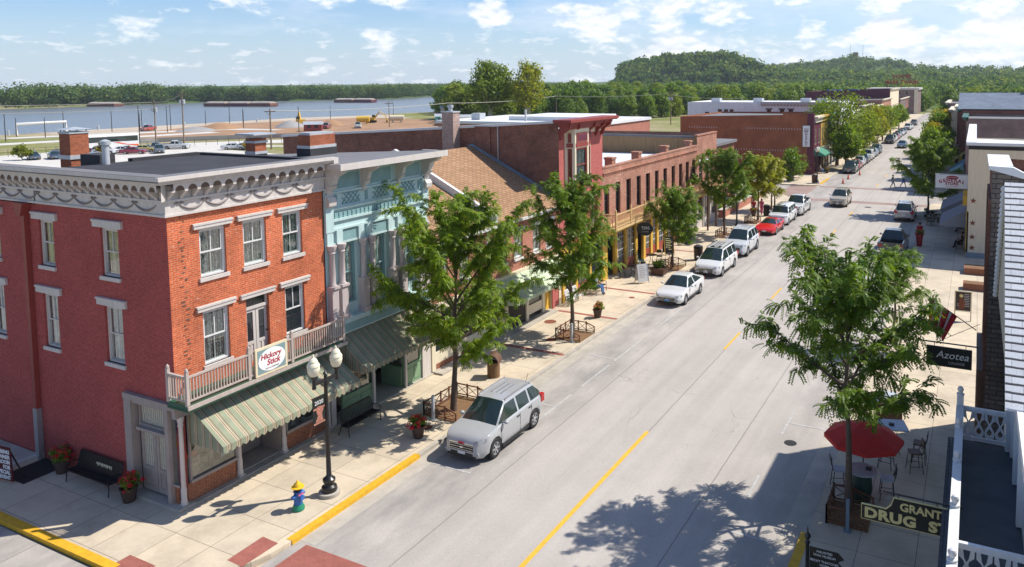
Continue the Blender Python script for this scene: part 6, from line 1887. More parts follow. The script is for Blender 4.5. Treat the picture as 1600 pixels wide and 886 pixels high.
def locust(name, label, x, y, H, hc, rad, seed, mat='leaf_locust', limbs=12, lean=(0, 0), shape=1.0, dens=1.0, leaf=1.0, group='street trees', fork=False, gaps=()):
    """an open street tree: trunk, ascending limbs, leafy shoots with drooping compound leaves"""
    rng = random.Random(seed)
    t = thing(name, label, 'tree', (x, y, 0), 0, group)
    wood = MB()
    tp = [Vector((0, 0, -0.05))]
    nseg = 7
    for i in range(1, nseg + 1):
        k = i / nseg
        tp.append(Vector((lean[0] * k + rng.uniform(-0.06, 0.06), lean[1] * k + rng.uniform(-0.06, 0.06), H * 0.80 * k)))
    r0 = 0.052 + H * 0.0085
    wood.tube(tp, [r0 * 1.25] + [r0 * (1 - 0.80 * i / nseg) for i in range(1, nseg + 1)], 9)
    def trunk_at(z):
        f = min(0.999, z / (H * 0.80)) * nseg
        i = int(f)
        return tp[i].lerp(tp[i + 1], f - i)
    Q = []
    shoots = []
    for li in range(limbs):
        k = (li + rng.uniform(0, 0.8)) / limbs
        z = hc + (H * 0.78 - hc) * k * 0.92
        az = li * 2.399 + rng.uniform(-0.35, 0.35)
        up = R(22 + 42 * k + rng.uniform(-8, 8))
        env = rad * (0.78 + 0.42 * math.sin(PI * min(1, 0.25 + 0.72 * k)) - 0.55 * max(0, k - 0.55) * shape) * rng.uniform(0.82, 1.08)
        L = env / max(0.45, math.cos(up)) * 0.86
        L = min(L, max(0.8, (H * 1.02 - z) / max(0.25, math.sin(up))))
        d = Vector((math.cos(az) * math.cos(up), math.sin(az) * math.cos(up), math.sin(up)))
        pts = curve_pts(trunk_at(z), d, L, 7, (0, 0, 0.15 + 0.25 * (1 - k)), rng)
        rb = r0 * (0.50 - 0.25 * k)
        wood.tube(pts, [rb * (1 - 0.85 * i / 7) for i in range(8)], 6)
        shoots.append((pts[2:], 1.0))
        ns = 9 if L > 1.6 else 6
        for s in range(ns):
            f = 0.22 + 0.74 * (s + rng.uniform(0, 0.6)) / ns
            i = int(f * 7)
            p0 = pts[i].lerp(pts[min(7, i + 1)], f * 7 - i)
            az2 = az + (1 if s % 2 else -1) * rng.uniform(0.5, 1.25)
            u2 = R(rng.uniform(-5, 42))
            d2 = Vector((math.cos(az2) * math.cos(u2), math.sin(az2) * math.cos(u2), math.sin(u2)))
            sp = curve_pts(p0, d2, rng.uniform(0.55, 1.15) * (0.55 + 0.18 * rad), 5, (0, 0, -0.35), rng, 0.1)
            wood.tube(sp, [0.016, 0.013, 0.011, 0.009, 0.007, 0.004], 4, cap=False)
            shoots.append((sp, 0.9))
    for q in range(4):      # leaders
        d = Vector((rng.uniform(-0.45, 0.45), rng.uniform(-0.45, 0.45), 1))
        pts = curve_pts(tp[-1 - (q % 2)], d, H * rng.uniform(0.16, 0.25), 6, (0, 0, 0.1), rng)
        wood.tube(pts, [0.03, 0.025, 0.02, 0.016, 0.012, 0.008, 0.004], 5)
        shoots.append((pts, 1.0))
        for s in range(4):
            sp = curve_pts(pts[1 + s], Vector((rng.uniform(-1, 1), rng.uniform(-1, 1), 0.5)), rng.uniform(0.5, 0.9), 5, (0, 0, -0.3), rng, 0.1)
            shoots.append((sp, 0.9))
    for pts, w in shoots:
        # compound leaves along the shoot
        seg = sum((pts[i + 1] - pts[i]).length for i in range(len(pts) - 1))
        n = max(7, int(seg / 0.036 * dens))
        for a in range(n):
            f = (a + rng.random()) / n * (len(pts) - 1)
            i = min(len(pts) - 2, int(f))
            p = pts[i].lerp(pts[i + 1], f - i)
            ax = (pts[i + 1] - pts[i]).normalized()
            sd = ax.cross(Vector((0, 0, 1)))
            if sd.length < 0.2: sd = Vector((math.cos(a), math.sin(a), 0))
            sd = sd.normalized() * (1 if a % 2 else -1)
            dr = (sd * rng.uniform(-0.4, 1.0) + ax * rng.uniform(-0.2, 0.8) + Vector((0, 0, rng.uniform(-0.5, 0.6)))).normalized()
            p = p + Vector((rng.uniform(-1, 1), rng.uniform(-1, 1), rng.uniform(-0.7, 0.7))) * 0.09
            l = rng.uniform(0.18, 0.36) * leaf
            npair = 6
            ls, lw = 0.092 * leaf, 0.052 * leaf
            lat = dr.cross(Vector((0, 0, 1)))
            lat = lat.normalized() if lat.length > 0.1 else Vector((1, 0, 0))
            lat.rotate(Matrix.Rotation(rng.uniform(-0.6, 0.6), 3, dr))
            for b in range(1, npair + 1):
                s = b / npair
                c = p + dr * (l * s) + Vector((0, 0, -0.45 * l * s * s))
                tg = (dr + Vector((0, 0, -0.9 * s))).normalized()
                for sg in (-1, 1):
                    u = (lat * sg + tg * 0.35 + Vector((0, 0, -0.25))).normalized() * ls
                    v = tg * lw
                    Q.append((c - v * 0.5, c + u * 0.5 - v * 0.7, c + u, c + u * 0.5 + v * 0.7))
    wood.obj('trunk', 'bark', t, smooth=60)
    arr = np.array([[tuple(p) for p in q] for q in Q], dtype=np.float32)
    meshobj('crown', leafmesh('crown', arr, mat), t)
    return t


def crown_quads(rng, clumps, per, size, inner=0.25, rough=0.75):
    """leaf clumps: each clump an uneven ball of leaf faces; clumps = [(x, y, z, r), ...]"""
    out = []
    for cx, cy, cz, r in clumps:
        n = int(per * (0.7 + 0.6 * rng.random()))
        v = rng.normal(size=(n, 3)); v /= np.linalg.norm(v, axis=1)[:, None]
        rr = r * (1 - inner * rng.random(n) ** 1.5 + 0.18 * rng.normal(size=n))
        c = v * rr[:, None] * np.array([1, 1, 0.82]) + np.array([cx, cy, cz])
        nrm = v + rough * rng.normal(size=(n, 3)); nrm /= np.linalg.norm(nrm, axis=1)[:, None]
        a = np.cross(nrm, rng.normal(size=(n, 3))); a /= np.linalg.norm(a, axis=1)[:, None]
        b = np.cross(nrm, a)
        s = size * (0.6 + 0.8 * rng.random(n))[:, None]
        a, b = a * s, b * s * 0.7
        out.append(np.stack([c - a, c - b * 0.9, c + a, c + b * 0.9], 1))
    return np.concatenate(out).astype(np.float32)


def bushy(name, label, cat, loc, H, W_, seed, mat, hc=0.25, nclump=26, per=60, size=0.34, group=None, trunks=1, bark='bark', flat=1.0, limb=True):
    rng = np.random.default_rng(seed)
    pr_ = random.Random(seed)
    t = thing(name, label, cat, loc, pr_.uniform(0, 6.28), group)
    cz0, cz1 = H * hc, H
    cl = []
    while len(cl) < nclump:
        p = rng.uniform(-1, 1, 3)
        d = np.linalg.norm(p)
        if d > 1 or d < 0.45: continue
        k = (p[2] + 1) / 2
        w = 1.0 - 0.35 * k
        r = W_ * 0.5 * rng.uniform(0.22, 0.38)
        cl.append((p[0] * W_ * 0.5 * w * 0.82, p[1] * W_ * 0.5 * w * 0.82, cz0 + (cz1 - cz0) * (0.10 + 0.80 * k), r))
    q = crown_quads(rng, cl, per, size, 0.25, 0.42 if size > 0.3 else 0.7)
    wood = MB()
    for ti in range(trunks):
        ox, oy = (0, 0) if trunks == 1 else (pr_.uniform(-0.4, 0.4), pr_.uniform(-0.4, 0.4))
        top = Vector((ox * 3, oy * 3, H * 0.75))
        wood.tube([(ox, oy, -0.3), (ox * 1.3, oy * 1.3, H * 0.2), (ox * 2, oy * 2, H * 0.45), top], [H * 0.026, H * 0.021, H * 0.015, H * 0.005], 7)
    if limb:
        for c in cl[::2]:
            z0 = H * pr_.uniform(0.2, 0.5)
            wood.tube([(0, 0, z0), (c[0] * 0.5, c[1] * 0.5, (z0 + c[2]) / 2 + 0.2), c[:3]], [H * 0.009, H * 0.007, H * 0.003], 5, cap=False)
    wood.obj('trunk', bark, t)
    meshobj('crown', leafmesh('crown', q, mat), t)
    return t


locust('honey_locust', 'tall leafy street tree beside the silver parked car, in front of the gable roofed shop', -19.58, 25.64, 9.1, 2.1, 3.3, 11, 'leaf_locust', limbs=20, lean=(0.1, 0.3), dens=1.22)
locust('honey_locust', 'narrow crowned street tree in front of the crimson oriel', -19.37, 36.06, 8.9, 2.3, 2.95, 27, 'leaf_locust', limbs=18, lean=(-0.1, -0.2), dens=1.0)
locust('honey_locust', 'dark green street tree overhanging the red umbrella on the shaded pavement', -3.35, 25.1, 8.5, 3.1, 3.0, 5, 'leaf_locust_dark', limbs=15, lean=(-0.25, 0.2), dens=0.8, leaf=1.12)
locust('honey_locust', 'small round street tree in front of the yellow shop front', -20.0, 53.2, 5.9, 2.0, 2.3, 41, 'leaf_locust', limbs=12, dens=1.0)
locust('honey_locust', 'sparse street tree on the sunny right pavement behind the umbrella tree', -3.5, 42.2, 5.0, 2.2, 1.6, 43, 'leaf_locust_dark', limbs=8, dens=0.6)
locust('honey_locust', 'broad street tree beside the end of the long yellow balcony', -20.0, 66.4, 7.7, 2.3, 2.7, 51, 'leaf_locust', limbs=13, leaf=1.3, dens=0.9)
locust('honey_locust', 'yellowing street tree behind the red sports car', -19.2, 75.0, 6.6, 2.7, 1.9, 52, 'leaf_yellowish', limbs=12, leaf=1.4, dens=0.85)
locust('honey_locust', 'slim yellow green street tree beside the white pickup', -19.4, 81.5, 6.0, 1.6, 1.4, 53, 'leaf_yellowish', limbs=9, leaf=1.4, dens=0.7)
locust('honey_locust', 'wide street tree over the cafe tables behind the silver SUV on the right', -4.2, 86.0, 7.4, 1.5, 3.2, 54, 'leaf_locust', limbs=14, leaf=1.4, dens=0.9)
bushy('round_lot_tree', 'round bushy tree at the corner in front of the rust brick wall', 'tree', (-22.6, 107.5, 0), 4.6, 5.2, 61, 'leaf_shrub', hc=0.15, nclump=22, per=80, size=0.17)
for i, (x, y, H, w, m, lab) in enumerate((
        (-20.0, 128.5, 12.3, 13.6, 'leaf_bright', 'big spreading street tree rising above the teal shop front'),
        (-17.9, 123.5, 7.2, 6.0, 'leaf_locust', 'low street tree in front of the depot awning'),
        (-18.6, 150, 8.6, 7.5, 'leaf_bright', 'round yellow green street tree just beyond the big spreading tree'),
        (-18.8, 168, 8.8, 7.5, 'leaf_yellowish', 'golden green street tree in the left row past the white block'),
        (-19.0, 186, 8.0, 7.0, 'leaf_bright', 'bright street tree in the left row before the maroon block'),
        (-19.2, 206, 7.6, 6.5, 'leaf_locust', 'green street tree in the left row beside the maroon block'),
        (-19.4, 232, 7.0, 6.0, 'leaf_locust', 'last green street tree of the left row'))):
    bushy('street_tree', lab, 'tree', (x, y, 0), H, w, 70 + i, m, hc=0.16, nclump=44, per=130, size=0.19, group='street trees')
for i, (x, y, H, w, m, lab) in enumerate((
        (-4.6, 108.0, 8.3, 5.6, 'leaf_shrub', 'green street tree just past the second crossing on the right'),
        (-5.0, 117.5, 8.8, 5.4, 'leaf_yellowish', 'yellowing street tree behind the hanging store sign'),
        (-5.2, 127.0, 7.9, 5.2, 'leaf_gold', 'golden street tree in the right row'),
        (-5.3, 137.0, 9.2, 5.6, 'leaf_shrub', 'dark street tree by the slate roof on the right'),
        (-5.4, 149.0, 9.6, 6.0, 'leaf_gold', 'tall orange gold street tree in the right row'),
        (-5.6, 163.0, 9.4, 6.0, 'leaf_yellowish', 'yellow green street tree far along the right row'),
        (-5.8, 180.0, 9.0, 6.2, 'leaf_mid', 'last green street tree of the right row'))):
    bushy('street_tree', lab, 'tree', (x, y, 0), H, w, 90 + i, m, hc=0.15, nclump=40, per=120, size=0.19, group='street trees')
for i, (x, y, H, w, lab) in enumerate(((-161.4, 80.7, 3.0, 3.6, 'clipped round yellow green tree at the edge of the car park'), (-158.6, 94.0, 2.8, 3.0, 'small yellow shrub tree in front of the coach'), (-139, 113, 2.2, 2.6, 'small yellow shrub near the wooden utility pole'))):
    bushy('car_park_tree', lab, 'tree', (x, y, -0.2), H, w, 120 + i, 'leaf_gold' if i else 'leaf_yellowish', hc=0.2, nclump=18, per=60, size=0.2, group='small trees of the car park')
for i, (x, y) in enumerate(((-22.6, 86.5), (-23.2, 89.5), (-22.9, 106.2), (-22.4, 110.5), (-24.6, 108.6))):
    bushy('green_shrub', ('low shrub beside the low brick lot wall', 'shrub at the far end of the low brick lot wall', 'shrub under the round corner tree', 'shrub against the rust brick wall', 'shrub behind the round corner tree')[i], 'shrub', (x, y, 0), 1.6, 2.0, 130 + i, 'leaf_shrub', hc=0.0, nclump=12, per=60, size=0.11, limb=False, group='shrubs by the second crossing')

# two great sycamores behind the roofs
bushy('sycamore', 'huge pale barked sycamore, fuller left crown, behind the oriel building', 'tree', (-136, 200, -0.2), 21.8, 17.5, 201, 'leaf_bright', hc=0.20, nclump=76, per=110, size=0.42, trunks=3, bark='bark_pale', group='sycamores')
bushy('sycamore', 'huge pale barked sycamore with thin see through right crown', 'tree', (-124, 203, -0.2), 21.4, 15.5, 202, 'leaf_yellowish', hc=0.22, nclump=56, per=66, size=0.40, trunks=3, bark='bark_pale', group='sycamores')

# woodland behind the town: single trees one can tell apart
protos = []
kinds = [('leaf_mid', 'rounded mid green tree in the woods behind the town'), ('leaf_bright', 'bright yellow green tree in the woods behind the town'),
         ('leaf_deep', 'dark green tree in the woods behind the town'), ('leaf_shrub', 'fresh green tree in the woods behind the town')]
rng = random.Random(77)
spots = []
tries = 0
while len(spots) < 235 and tries < 20000:
    tries += 1
    y = rng.uniform(222, 430)
    x = rng.uniform(-245, -38)
    if x < bank_x(y) + 14 or x < -0.775 * y: continue
    if x > -215 and x < -148 and y < 226: continue
    px_ = x / y
    if px_ > -0.62 and y < 215 + 95 * (px_ + 0.62) / 0.35: continue
    if x > -80 and y < 330: continue
    if any((x - a) ** 2 + (y - c) ** 2 < 42 for a, c, _ in spots): continue
    spots.append((x, y, rng.choice((0, 1, 1, 2, 3, 3))))
for i in range(30):
    x, y = rng.uniform(-42, 75), rng.uniform(352, 470)
    spots.append((x, y, rng.choice((0, 1, 3, 3))))
for x, y, k in ((-168, 226, 1), (-176, 236, 1), (-160, 235, 0), (-150, 226, 3), (-22, 360, 3), (-10, 352, 0), (2, 366, 1), (16, 356, 3)):
    spots.append((x, y, k))
PT = {}
for i, (x, y, k) in enumerate(spots):
    v = (k, i % 2)
    lab = kinds[k][1]
    if v not in PT:
        PT[v] = bushy('broadleaf_tree', lab, 'tree', (x, y, ground_z(x, y)), 14.5, 12.5, 300 + len(PT), kinds[k][0], hc=-0.14, nclump=56, per=75, size=0.46, group='trees of the wood behind the town')
        o = PT[v]
    else:
        o = dup(PT[v], (x, y, ground_z(x, y)), rng.uniform(0, 6.28))
    s = rng.uniform(0.60, 0.98) * (0.9 if x > -60 else 1.0) * (1.12 if x < -150 else 1)
    o.scale = (s * rng.uniform(0.92, 1.1), s * rng.uniform(0.92, 1.1), s * rng.uniform(0.9, 1.05))


# far woods: one mass each
def forest(name, pos, mat, size, per, hgt, seed, clumps=5):
    rng = np.random.default_rng(seed)
    tm = []
    for k in range(8):
        cl = []
        for c in range(clumps):
            a, r = rng.uniform(0, 6.28), rng.uniform(0, 0.30)
            cl.append((r * math.cos(a), r * math.sin(a), rng.uniform(0.30, 0.72), rng.uniform(0.22, 0.34)))
        cl.append((0, 0, 0.22, 0.34))
        tm.append(crown_quads(rng, cl, per / clumps, size / hgt, 0.2, 0.32))
    out = []
    for i, (x, y, z, s) in enumerate(pos):
        q = tm[i % 8]
        a = rng.uniform(0, 6.28)
        c, sn = math.cos(a), math.sin(a)
        w = q.copy()
        h = hgt * s
        xx, yy = q[..., 0] * c - q[..., 1] * sn, q[..., 0] * sn + q[..., 1] * c
        w[..., 0], w[..., 1], w[..., 2] = xx * h * 1.05 + x, yy * h * 1.05 + y, q[..., 2] * h + z
        out.append(w)
    o = meshobj(name, leafmesh(name, np.concatenate(out), mat))
    return tag(o, kind='stuff')


rng = random.Random(9)
pos = []
for i in range(3000):          # bluff and ridge
    if i < 1500:
        x, y = rng.uniform(-455, -40), rng.uniform(835, 1010)
    else:
        x, y = rng.uniform(-480, 420), rng.uniform(1030, 1440)
    if i < 1500 and x < -0.458 * y: continue
    z = ground_z(x, y)
    pos.append((x, y, z - 0.8, rng.choice((rng.uniform(0.55, 0.9), rng.uniform(0.9, 1.35)))))
o = forest('wooded_hills', pos, 'forest_hill', 1.35, 120, 13.5, 3)
pos = []
for i in range(1500):          # flat woods between town and hills
    y = rng.uniform(432, 860)
    x = rng.uniform(max(bank_x(y) + 10, -470), 170)
    pos.append((x, y, ground_z(x, y) - 0.4, rng.uniform(0.75, 1.2)))
for i in range(260):
    y = rng.uniform(300, 800); x = bank_x(y) + rng.uniform(4, 16)
    pos.append((x, y, ground_z(x, y) - 1, rng.uniform(0.7, 1.1)))
forest('far_woods', pos, 'forest_hill', 1.0, 120, 11.0, 4)
pos = []
fbt = [(-300, -600), (300, -640), (480, -655), (560, -600), (650, -560), (800, -610), (2500, -900)]
for i in range(1100):          # far bank
    y = rng.uniform(120, 1250)
    x = interp(y, fbt) - 12 - 48 * rng.random() ** 1.6
    tall = 1.0 if y < 480 else 0.86
    pos.append((x, y, -3.2, rng.uniform(0.72, 1.15) * tall))
forest('far_bank_woods', pos, 'forest_bank', 0.95, 210, 18.5, 6, 7)
tag(bpy.data.objects['wooded_hills'], 'dense green woods covering the bluff and the ridge', 'woods')
tag(bpy.data.objects['far_woods'], 'flat belt of woods between the town trees and the hills', 'woods')
tag(bpy.data.objects['far_bank_woods'], 'wall of dark woods along the far river bank', 'woods')
# ------------------------------------------------------------------ vehicles
def lerp_tab(x, tab):
    if x <= tab[0][0]: return tab[0][1]
    for (a, b), (c, d) in zip(tab, tab[1:]):
        if x <= c: return b + (d - b) * (x - a) / max(1e-6, c - a)
    return tab[-1][1]


SPECS = dict(
    # length, width, ride, wheel radius, axle positions, belt line, roof line (cowl, top front, top rear, rear base), roof height, pillars, half width of roof
    suv=dict(L=4.60, W=1.87, wr=0.37, ax=(0.90, 3.72), top=[(0, 0.80), (0.08, 0.95), (0.35, 1.04), (1.10, 1.11), (3.5, 1.16), (4.45, 1.16), (4.60, 1.0)], roof=(1.12, 1.90, 3.98, 4.50), rh=1.74, pil=(2.62, 3.50), rw=0.66, rack=True),
    van=dict(L=5.08, W=1.98, wr=0.34, ax=(0.96, 3.99), top=[(0, 0.72), (0.12, 0.86), (0.6, 0.99), (1.0, 1.06), (3.6, 1.10), (4.9, 1.08), (5.08, 0.95)], roof=(1.02, 2.05, 4.75, 5.0), rh=1.74, pil=(2.75, 3.95), rw=0.68, rack=True),
    sedan=dict(L=4.95, W=1.86, wr=0.33, ax=(0.98, 3.80), top=[(0, 0.66), (0.12, 0.78), (0.7, 0.88), (1.45, 0.94), (3.2, 0.97), (4.2, 1.0), (4.85, 0.97), (4.95, 0.85)], roof=(1.50, 2.25, 3.35, 4.15), rh=1.46, pil=(2.85,), rw=0.60),
    hatch=dict(L=4.05, W=1.74, wr=0.31, ax=(0.80, 3.30), top=[(0, 0.68), (0.12, 0.80), (0.6, 0.92), (1.1, 0.98), (3.4, 1.02), (3.95, 1.0), (4.05, 0.9)], roof=(1.12, 1.85, 3.35, 3.9), rh=1.50, pil=(2.55,), rw=0.58),
    wagon=dict(L=5.0, W=1.92, wr=0.35, ax=(0.95, 3.94), top=[(0, 0.82), (0.08, 0.98), (0.5, 1.06), (1.2, 1.10), (4.9, 1.12), (5.0, 1.0)], roof=(1.25, 1.75, 4.72, 4.93), rh=1.68, pil=(2.75, 3.75), rw=0.72),
    pickup=dict(L=5.6, W=1.98, wr=0.39, ax=(1.0, 4.4), top=[(0, 0.92), (0.08, 1.06), (0.6, 1.13), (1.5, 1.17), (5.5, 1.17), (5.6, 1.1)], roof=(1.52, 2.25, 3.45, 3.72), rh=1.86, pil=(2.75,), rw=0.68, bed=(3.85, 5.48)),
    sport=dict(L=4.55, W=1.88, wr=0.34, ax=(0.92, 3.60), top=[(0, 0.46), (0.15, 0.60), (0.7, 0.74), (1.5, 0.84), (3.0, 0.88), (4.2, 0.93), (4.5, 0.90), (4.55, 0.8)], roof=(1.55, 2.35, 2.95, 4.05), rh=1.19, pil=(2.9,), rw=0.54),
)


def car_proto(kind, color, label, wx_, wy_, rz, z=-0.13, group='cars parked along the left kerb', cat='car', plate='plate_white', name='parked_car', rear_plate=True, gap=None):
    S = SPECS[kind]
    L, W_, wr, (a1, a2) = S['L'], S['W'], S['wr'], S['ax']
    hw = W_ / 2
    x0, x1, x2, x3 = S['roof']
    rh = S['rh']
    st = {0.0, 0.03, 0.12, 0.28, 0.5, L - 0.5, L - 0.25, L - 0.09, L - 0.02, L, x0, x1, x2, x3}
    ar = wr + 0.055
    for a in (a1, a2):
        for t in (-1.0, -0.95, -0.75, -0.4, 0, 0.4, 0.75, 0.95, 1.0): st.add(round(a + ar * t, 4))
    for p in S['pil']: st |= {p - 0.05, p + 0.05}
    st |= {(x0 + x1) / 2 + 0.001, (x1 + x2) / 2, (a1 + a2) / 2}
    if 'bed' in S: st |= set(S['bed'])
    st = sorted(st)
    st = [s for i, s in enumerate(st) if i == 0 or s - st[i - 1] > 0.008]
    def wid(x):
        f = min(1, x / 0.55) if x < 0.55 else (min(1, (L - x) / 0.40) if x > L - 0.40 else 1)
        return hw * (0.74 + 0.26 * math.sin(PI / 2 * f)) * (1.0 if kind != 'sport' else 0.97 + 0.03 * math.cos((x - a2) * 2))
    def zb(x):
        b = 0.24 + 0.10 * max(0, 1 - x / 0.25) * 0.6 + 0.16 * max(0, 1 - (L - x) / 0.35)
        return b
    def arch(x):
        for a in (a1, a2):
            if abs(x - a) <= ar + 1e-4: return wr + math.sqrt(max(0, ar * ar - (x - a) ** 2)) * 0.98
        return 0
    rows = []
    rw = S['rw']
    for x in st:
        w, zt = wid(x), lerp_tab(x, S['top'])
        b = max(zb(x), arch(x))
        cab = x0 < x < x3
        if cab:
            if x <= x1: h = (x - x0) / (x1 - x0)
            elif x >= x2: h = (x3 - x) / (x3 - x2)
            else: h = 1
        else: h = 0
        h = max(0.0, min(1, h))
        crown = 0.05 * math.sin(PI * min(1, max(0, (x - x1) / (x2 - x1)))) if cab else 0
        zr = zt + (rh - zt) * h + crown * 0.5
        wi = w * 0.90
        rwx = wi + (rw - wi) * h
        mid = zt - 0.30
        sec = [(0, b), (w * 0.90, b), (w * 0.985, max(b + 0.05, 0.33) if b < 0.3 else b + 0.015), (w, max(b + 0.06, 0.52)), (w * 0.995, max(b + 0.08, mid)), (w * 0.965, zt - 0.06), (wi, zt),
               (rwx + 0.02 * (1 - h), zr - 0.11 * h + 0.002), (rwx - 0.05 * h - 0.06 * (1 - h), zr - 0.02 * h + 0.012 * (1 - h)), (rwx * 0.86 - 0.1 * (1 - h), zr + 0.02), (0, zr + 0.045)]
        rows.append((x, sec, h))
    n = len(rows[0][1])
    V, idx = [], {}
    for i, (x, sec, h) in enumerate(rows):
        for s in (1, -1):
            for k, (yy, zz) in enumerate(sec):
                idx[i, k, s] = len(V)
                V.append((s * yy, x - L / 2, zz))
    body, glass = [], []
    for i in range(len(rows) - 1):
        xa, xb = rows[i][0], rows[i + 1][0]
        xm = (xa + xb) / 2
        for s in (1, -1):
            for k in range(n - 1):
                f = [idx[i, k, s], idx[i + 1, k, s], idx[i + 1, k + 1, s], idx[i, k + 1, s]]
                if s < 0: f = f[::-1]
                g_ = False
                if x0 < xm < x3:
                    inpil = any(abs(xm - p) < 0.051 for p in S['pil'])
                    if k == 6 and not inpil and x0 + 0.06 < xm < x3 - 0.06: g_ = True
                    if k == 6 and kind in ('wagon',) and xm > x2: g_ = False
                    if k in (8, 9) and (xm < x1 or xm > x2): g_ = True
                    if kind == 'sport' and k in (8, 9) and xm > x2 + 0.55: g_ = False
                if 'bed' in S and S['bed'][0] < xm < S['bed'][1] and k >= 8: continue
                (glass if g_ else body).append(f)
    for s, i in ((1, 0), (-1, 0), (1, len(rows) - 1), (-1, len(rows) - 1)):
        body.append([idx[i, k, s] for k in range(n)])
    if gap: pass
    t = thing(name, label, cat, (wx_, wy_, z), rz, group)
    t.color = (*color, 1)
    bm_ = MB(); bm_.v, bm_.f, bm_.m = V, body, [0] * len(body)
    bd = bm_.obj('body', 'carpaint', t, smooth=38)
    gm_ = MB(); gm_.v, gm_.f, gm_.m = V, glass, [0] * len(glass)
    gl = gm_.obj('windows', 'car_glass', t, smooth=30)
    for o in (bd, gl):
        b_ = bmesh.new(); b_.from_mesh(o.data)
        bmesh.ops.delete(b_, geom=[v for v in b_.verts if not v.link_faces], context='VERTS')
        bmesh.ops.remove_doubles(b_, verts=b_.verts, dist=0.0005)
        b_.to_mesh(o.data); b_.free()
    bd.color = (*color, 1)
    L2 = L / 2
    # trim: sills, door seams, handles
    zt_ = lambda xx: lerp_tab(xx, S['top'])
    tr = MB()
    for s in (1, -1):
        tr.box(s * (hw - 0.02), s * (hw + 0.006), a1 + ar + 0.03 - L2, a2 - ar - 0.03 - L2, 0.22, 0.34)
        for sx_ in (x0 + 0.16,) + tuple(S['pil']):
            tr.box(s * (wid(sx_) * 0.99), s * (wid(sx_) + 0.003), sx_ - L2 - 0.006, sx_ - L2 + 0.006, 0.36, zt_(sx_) - 0.07)
        for sx_ in S['pil'][:2]:
            tr.box(s * (hw * 0.985), s * (hw + 0.018), sx_ - 0.22 - L2, sx_ - 0.06 - L2, zt_(sx_) - 0.16, zt_(sx_) - 0.13)
    gz = 0.66 * zt_(0.1) if kind != 'sport' else 0.42
    w0 = wid(0.02)
    tr.box(-w0 * 0.92, w0 * 0.92, -L2 - 0.012, -L2 + 0.10, 0.26, 0.36)
    tr.box(-w0 * 0.92, w0 * 0.92, L2 - 0.10, L2 + 0.012, 0.36, 0.46)
    tr.obj('trim', 'plastic_black', t)
    gr = MB()
    gw = 0.52 if kind != 'pickup' else 0.66
    zg0, zg1 = (gz - 0.13, zt_(0) - 0.03) if kind != 'sport' else (0.30, 0.40)
    if kind == 'pickup': zg0 = 0.66
    gr.box(-gw, gw, -L2 - 0.014, -L2 + 0.06, zg0, zg1)
    if kind != 'sport': gr.box(-0.5, 0.5, -L2 - 0.013, -L2 + 0.04, 0.37, 0.44)
    gro = gr.obj('grille', 'plastic_black', t)
    cb = MB()
    for k in range(3):
        zz = zg0 + (zg1 - zg0) * (k + 0.5) / 3
        cb.box(-gw, gw, -L2 - 0.024, -L2 - 0.014, zz - 0.007, zz + 0.007)
    cb.box(-gw - 0.02, gw + 0.02, -L2 - 0.022, -L2 + 0.05, zg1 - 0.005, zg1 + 0.03)
    cb.box(-0.06, 0.06, -L2 - 0.028, -L2 - 0.014, (zg0 + zg1) / 2 - 0.03, (zg0 + zg1) / 2 + 0.03)
    if kind != 'sport': cb.obj('grille_bars', 'chrome', gro)
    MB().box(-0.16, 0.16, -L2 - 0.03, -L2 - 0.012, 0.38, 0.50).obj('licence_plate', plate, t)
    MB().box(-0.16, 0.16, L2 + 0.004, L2 + 0.02, 0.62, 0.74).obj('licence_plate', plate, t)
    for s in (1, -1):
        hl = MB()
        zh = zt_(0.1)
        if kind == 'sport':
            hl.add([(s * 0.50, -L2 + 0.22, 0.635), (s * 0.80, -L2 + 0.30, 0.60), (s * 0.80, -L2 + 0.55, 0.68), (s * 0.55, -L2 + 0.5, 0.715)], [(0, 1, 2, 3)])
        else:
            a_, b_ = gw + 0.02, w0 * 0.99
            hl.add([(s * a_, -L2 - 0.012, zh - 0.20), (s * b_, -L2 + 0.03, zh - 0.18), (s * (hw * 0.965), -L2 + 0.36, zh - 0.10), (s * (hw * 0.945), -L2 + 0.36, zh + 0.01), (s * b_, -L2 + 0.06, zh - 0.01), (s * a_, -L2 + 0.02, zh - 0.03)], [(0, 1, 4, 5), (1, 2, 3, 4)])
        hl.obj('headlight', 'lamp_head', t)
        if kind != 'sport':
            MB().box(s * (hw * 0.60), s * (hw * 0.80), -L2 - 0.004, -L2 + 0.06, 0.40, 0.50).obj('fog_lamp', 'lamp_head', t)
        tl = MB()
        zr_ = lerp_tab(L - 0.1, S['top'])
        if kind in ('suv', 'wagon', 'van', 'pickup'):
            tl.box(s * (hw * 0.80), s * (hw * 0.975), L2 - 0.30, L2 - 0.06, zr_ - 0.26, zr_ + (0.06 if kind != 'pickup' else -0.02))
            tl.box(s * (hw * 0.62), s * (hw * 0.86), L2 - 0.06, L2 + 0.01, zr_ - 0.26, zr_ - 0.04)
        else:
            tl.box(s * (hw * 0.45), s * (hw * 0.88), L2 - 0.12, L2 + 0.008, zr_ - 0.24, zr_ - 0.10)
        tl.obj('tail_light', 'lamp_red', t)
        mr = MB()
        mx, mz = wid(x0) * 0.93, zt_(x0 + 0.3) + 0.06
        mr.sphere((s * (mx + 0.16), x0 + 0.34 - L2, mz), 0.10, 10, 7, sz=0.75).bar((s * (mx - 0.02), x0 + 0.36 - L2, mz - 0.05), (s * (mx + 0.12), x0 + 0.36 - L2, mz - 0.02), 0.05)
        mo = mr.obj('mirror', 'carpaint', t, smooth=50)
        mo.color = (*color, 1)
